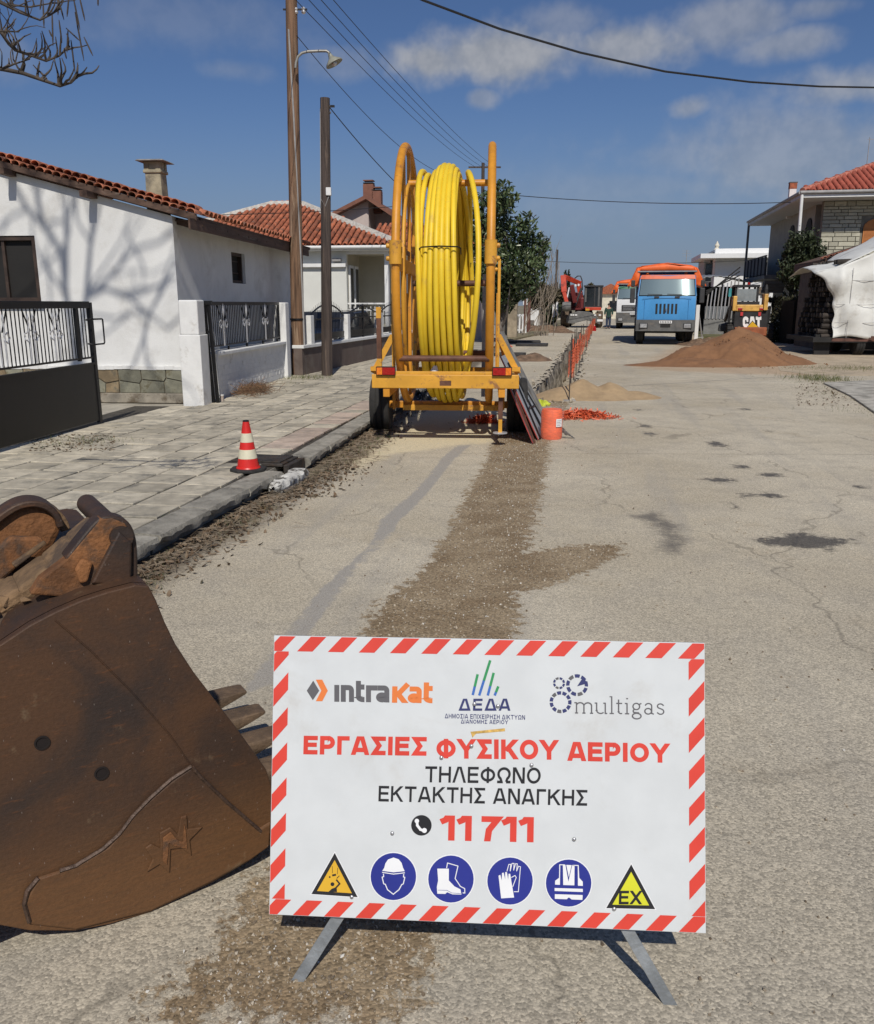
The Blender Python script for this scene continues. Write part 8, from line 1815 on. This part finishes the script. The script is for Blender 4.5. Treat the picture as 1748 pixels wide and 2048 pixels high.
def covered_trailer():
    d0 = 29.3; t = thing('covered_trailer', 'farm trailer loaded high with wood under a dirty white tarpaulin', 'trailer', (D(1662, 700, d0).x, d0, 0), 7)
    q = lambda px, py, y=0: Lp(t, 1, y, px, py)
    tw = M('tarp_white', (.66, .66, .62), .6, var=.08, vs=1.5, bump=.3, bs=5, dirt=(.45, .43, .38), ds=1.4, dlo=.5, dhi=.7); wd = M('stacked_wood', (.04, .032, .026), .9, var=.45, vs=4, bump=.5, rnd=.3)
    zb, zt0, zt1 = q(1690, 676).z, q(1670, 536).z, q(1748, 496).z; x0 = 0.0; x1 = 5.2; sl = (zt1-zt0)/(q(1748, 500).x-q(1670, 500).x); zt = lambda x: zt0+sl*min(x, 2.6)
    rn = random.Random(3)
    def top_pt(x, v): return zt(x)+.10*math.sin(x*2.1)*math.sin(v*7)+rn.uniform(-.02, .02)
    xl = lambda v: -.10*v+(-.62)*max(0, (v-.55)/.45)**1.3+.05*math.sin(v*9)*v+.03*math.sin(v*23)          # ragged left edge, pulled out at the top corner
    def zz(x): return zt(x) if x > 0 else zt0+.22*x
    b = MB()
    def ft(u, v):
        x = xl(v)*(1-u)**3+x1*u*(1 if u > .0 else 0)+0*(1-u); dy = .45*max(0, -x)
        return (x, dy-.02+.06*math.sin(u*31+v*4)*(1-.5*v)+.035*math.sin(v*13+u*9)+rn.uniform(-.010, .010)+.10*math.exp(-((x-.12)/.12)**2)*math.sin(v*6), (zb+.06*math.sin(u*17))*(1-v)+(zz(x)+.03*math.sin(u*19))*v)
    b.grid(ft, 70, 30); b.build('tarpaulin', tw, t, smooth=60, solid=.008)
    b = MB(); b.grid(lambda u, v: (-.70+(x1+.70)*u, (.30*(1-u)**4)+v*3.2, zz(-.70+(x1+.70)*u)+.10*math.sin(v*5+u*9)*v+.05*math.sin(u*30)*v+rn.uniform(-.012, .012)+.18*math.sin(v*3.14)+.012), 46, 22); b.build('tarpaulin_top', tw, t, smooth=60, solid=.008)
    for k in range(3): MB().tube([(x0, -.05+.02*math.sin(i), q(1700, (562, 606, 642)[k]).z+.01*math.sin(i*2)) if False else (x0+(x1-x0)*i/12, -.055+.02*math.sin(i*1.7), zb+(zt0-zb)*(.82, .48, .22)[k]+.012*math.sin(i*2.2)) for i in range(13)], .008, 5).build('lashing', m_cable, t)
    for k in range(2): MB().tube([(x0+.42+k*1.5, -.06, zb+(zt0-zb)*i/8) for i in range(9)], .008, 5).build('lashing', m_cable, t)
    # stacked wood showing at the open left side
    lg = MB().cyl((0, 0, 0), (1.5, 0, 0), .085, n=8).mesh('log', wd, 40)
    for r in range(15):
        for c in range(9): place('log', lg, t, (-.30+rn.uniform(-.15, .1)+.03*r, .35+c*.34+rn.uniform(-.03, .03), .62+r*.175), (0, rn.uniform(-.05, .05), rn.uniform(-.12, .12)))
    MB().box((2.4, 1.7, .52), (6.0, 3.3, .16)).build('bed', m_under, t); MB().box((-.2, .4, .35), (.5, .14, .7)).build('leg', m_under, t)
    for x in (1.0, 3.6):
        for y in (.5, 2.8): wheel(t, (x, y, .42), .42, .3)
    rs = M('drawbar_rust', (.11, .05, .035), .8, var=.3); MB().bar((2.3, -.5, .55), (4.6, -1.3, .10), .10, .12).build('drawbar', rs, t); MB().bar((1.2, -.1, .62), (3.6, -.9, .40), .08).build('drawbar', rs, t)
    MB().box((2.2, .08, .52), (4.4, .08, .10)).build('side_board', rs, t)
covered_trailer()
def porch_roof():
    d0 = 33.0; t = thing('lean_to', 'low tiled lean-to roof with white edge behind the covered trailer', 'shed', (D(1660, 700, d0).x, d0, 0), 9); q = lambda px, py: Lp(t, 1, 0, px, py)
    a, b = q(1642, 520), q(1748, 487); w = b.x-a.x+4; k = (b.z-a.z)/(b.x-a.x)
    fr = MB(); fr.prism([(a.x, a.z-.28), (a.x+w, a.z+k*w-.28), (a.x+w, a.z+k*w), (a.x, a.z)], 0, 4); fr.build('roof_slab', m_oldwood, t)
    for i in range(34): o = place('verge_tile', TILE_B, t, (a.x+.1+i*.2, -.15, a.z+k*(.1+i*.2)+.02), (0, -math.atan(k), 0))
    MB().prism([(q(1718, 500).x, q(1718, 505).z-.1), (a.x+w, a.z+k*w-.34), (a.x+w, a.z+k*w-.05), (q(1718, 500).x, q(1718, 505).z+.12)], -.08, -.01).build('edge_board', m_white2, t)
    MB().box((a.x+w/2, 2, (a.z-.3)/2), (w-.4, 3.4, a.z-.3)).build('wall', M('leanto_wall', (.10, .085, .07), .9, var=.3), t)
porch_roof()

# ---------------------------------------------------------------- flat white house, carport, railing
def flat_house():
    d0 = 62.0; t = thing('flat_roof_house', 'white flat roofed house with canopy and roof ornament behind the trucks', 'house', (D(1430, 640, d0).x, d0, 0), 11); q = lambda px, py, y=0: Lp(t, 1, y, px, py)
    wh = M('bright_white', (.78, .78, .77), .85, var=.03); x1 = 6.5; zt, zc, zb = q(1440, 500).z, q(1440, 513).z, q(1440, 533).z
    xl = q(1412, 560).x; xw = q(1428, 560).x
    MB().box(((xw+x1)/2, 3, zb/2+.6), (x1-xw, 6, zb+1.2)).build('wall', wh, t); MB().box(((xl+xw)/2-.1, 3.6, zc/2), (xw-xl-.1, 4, zc-.1)).build('stair_block', M('grey_wall', (.42, .42, .41), .9), t)
    MB().box(((q(1398, 516).x+x1)/2, 2.4, zc), (x1-q(1398, 516).x, 7, .30)).build('canopy', wh, t); MB().box(((q(1430, 505).x+x1)/2, 2.6, (zt+zc)/2+.1), (x1-q(1430, 505).x, 5.5, zt-zc-.1)).build('parapet', wh, t)
    MB().prism([(q(1412, 512).x, zc+.15), (q(1430, 505).x-.02, zc+.15), (q(1430, 505).x-.02, zt-.1)], .5, 4).build('sloping_parapet', m_bump, t)
    MB().lathe([(.20, 0), (.22, .08), (.10, .22), (.17, .36), (.08, .52), (.02, .66)], (q(1437, 500).x, 1.0, zt), 12).build('roof_ornament', M('ornament', (.66, .62, .5), .8), t, smooth=50)
    for px, py in ((1417, 545), (1530, 575)): p = q(px, py); w = MB().box((p.x, -.02, p.z), (.5, .08, 1.3)).build('window', m_bump, t); MB().box((p.x, -.07, p.z), (.38, .02, 1.15)).build('pane', m_glassd, w)
    p0, p1 = q(1513, 588), q(1540, 574); MB().box(((p0.x+p1.x)/2, -.05, (p0.z+p1.z)/2), (p1.x-p0.x, .1, p1.z-p0.z)).build('roller_shutter', M('shutter_brown', (.24, .175, .12), .8, var=.1), t)
    for k in range(5): MB().box(((p0.x+p1.x)/2, -.11, p0.z+.05+k*.1), (p1.x-p0.x, .02, .03)).build('slat', m_bump, t)
    ap = D(1372, 530, 80); a = thing('roof_aerial', 'thin television aerial far behind the blue truck', 'aerial', (ap.x, 80, 0)); MB().cyl((0, 0, 0), (0, 0, D(1372, 500, 80).z), .03, n=5).build('mast', m_cable, a)
    for k in range(3): MB().bar((-.4, 0, D(1372, 502+k*5, 80).z), (.4, 0, D(1372, 502+k*5, 80).z), .02).build('element', m_cable, a)
flat_house()
def carport():
    d0 = 51.0; t = thing('carport', 'dark carport with grey sheet roof beside the blue truck', 'carport', (D(1400, 640, d0).x, d0, 0), 11); q = lambda px, py, y=0: Lp(t, 1, y, px, py)
    zt, x1 = q(1450, 556).z, q(1500, 560).x; x0 = q(1392, 560).x
    b = MB(); b.grid(lambda u, v: (x0-.3+(x1-x0+.6)*u, -.4+6*v, zt-.25+.55*math.sin(math.pi*min(1, u*1.0+.1))*.6+.03*math.sin(u*60)+.25*v), 60, 6); b.build('roof_sheet', M('sheet_grey', (.27, .28, .29), .5, .4, var=.2, vs=2), t, smooth=40, solid=.02)
    for x in (x0, (x0+x1)/2, x1): MB().box((x, 0, zt/2-.1), (.1, .1, zt-.2)).build('post', m_under, t)
    MB().box(((x0+x1)/2, 4.5, zt/2-.2), (x1-x0, .1, zt-.4)).build('back_wall', m_under, t); MB().box((x0, 2.2, zt/2-.2), (.08, 4.5, zt-.4)).build('side_wall', m_under, t)
    f = thing('sheet_fence', 'grey sheet fence with tall thin posts right of the blue truck', 'fence', (D(1408, 640, 47.5).x, 47.5, 0), 11); qf = lambda px, py, y=0: Lp(f, 1, y, px, py)
    w = qf(1475, 620).x; zc, zp = qf(1440, 612).z, qf(1440, 638).z
    MB().box((w/2, .1, zp/2), (w, .2, max(.2, zp))).build('plinth', M('grey_plinth', (.20, .20, .195), .9, var=.15), f)
    for k in range(4): MB().box((w*(k+.5)/4, .08, (zp+zc)/2), (w/4-.04, .04, zc-zp-.03)).build('sheet', M('fence_sheet', (.21, .225, .235), .5, .4, var=.15, vs=2), f)
    for k in range(9):
        x = w*(k+.3)/9; zz = qf(1410, 583).z+(k/9)*.8; MB().cyl((x, -.02, zp), (x+.1, .1, zz), .035, n=6).build('post', m_silver if k in (1, 2, 4, 5) else m_cable, f)
    for k in range(3): MB().bar((0, 0, qf(1412, 582).z-.1*k), (w, .3, qf(1412, 582).z+.8+.22*k), .06).build('roof_rail', m_under, f)
    a = thing('site_board', 'white board on an a-frame stand right beside the blue truck', 'sign', (D(1393, 660, 40).x, 40, 0), 11); za = D(1393, 612, 40).z
    MB().box((0, 0, za/2+.05), (.16, .04, za)).build('board', m_plate, a); MB().bar((.02, .1, za*.9), (.36, .5, 0), .05).build('leg', m_silver, a); MB().bar((.06, .0, .2), (.34, .2, .2), .04).build('brace', m_silver, a)
carport()
def right_verge():
    v = [G(1388, 668), G(1470, 655), G(1560, 652), G(1560, 672), G(1450, 676), G(1390, 678)]
    tag(MB().slab([(p.x, p.y) for p in v], .001, .10).build('grass_verge', M('verge_grass', (.105, .105, .04), .95, var=.4, vs=3, bump=.8, bs=14, dirt=(.19, .15, .09), ds=1.5, world=True)), kind='structure')
    v = [G(990, 676), G(1060, 650), G(1130, 640), G(1150, 648), G(1115, 662), G(1050, 676), G(1000, 688)]
    tag(MB().slab([(p.x, p.y) for p in v], .001, .08).build('left_verge', M('verge_dry', (.20, .17, .10), .95, var=.35, vs=2, bump=.8, bs=14, dirt=(.10, .10, .04), ds=1.2, world=True)), kind='structure')
    heap('rubble_edge', m_soil, [(G(1395, 690).x, G(1395, 690).y, .22, .9, 1.2, 1.3), (G(1425, 686).x, G(1425, 686).y, .16, 1.0, 1.2, 1.3)], 'broken kerb rubble between the blue truck and the sand heap', 'rubble', G(1395, 690).x-1.2, G(1395, 690).x+2.2, G(1395, 690).y-1.6, G(1395, 690).y+2.2, 40, 40, .06, 13)
right_verge()
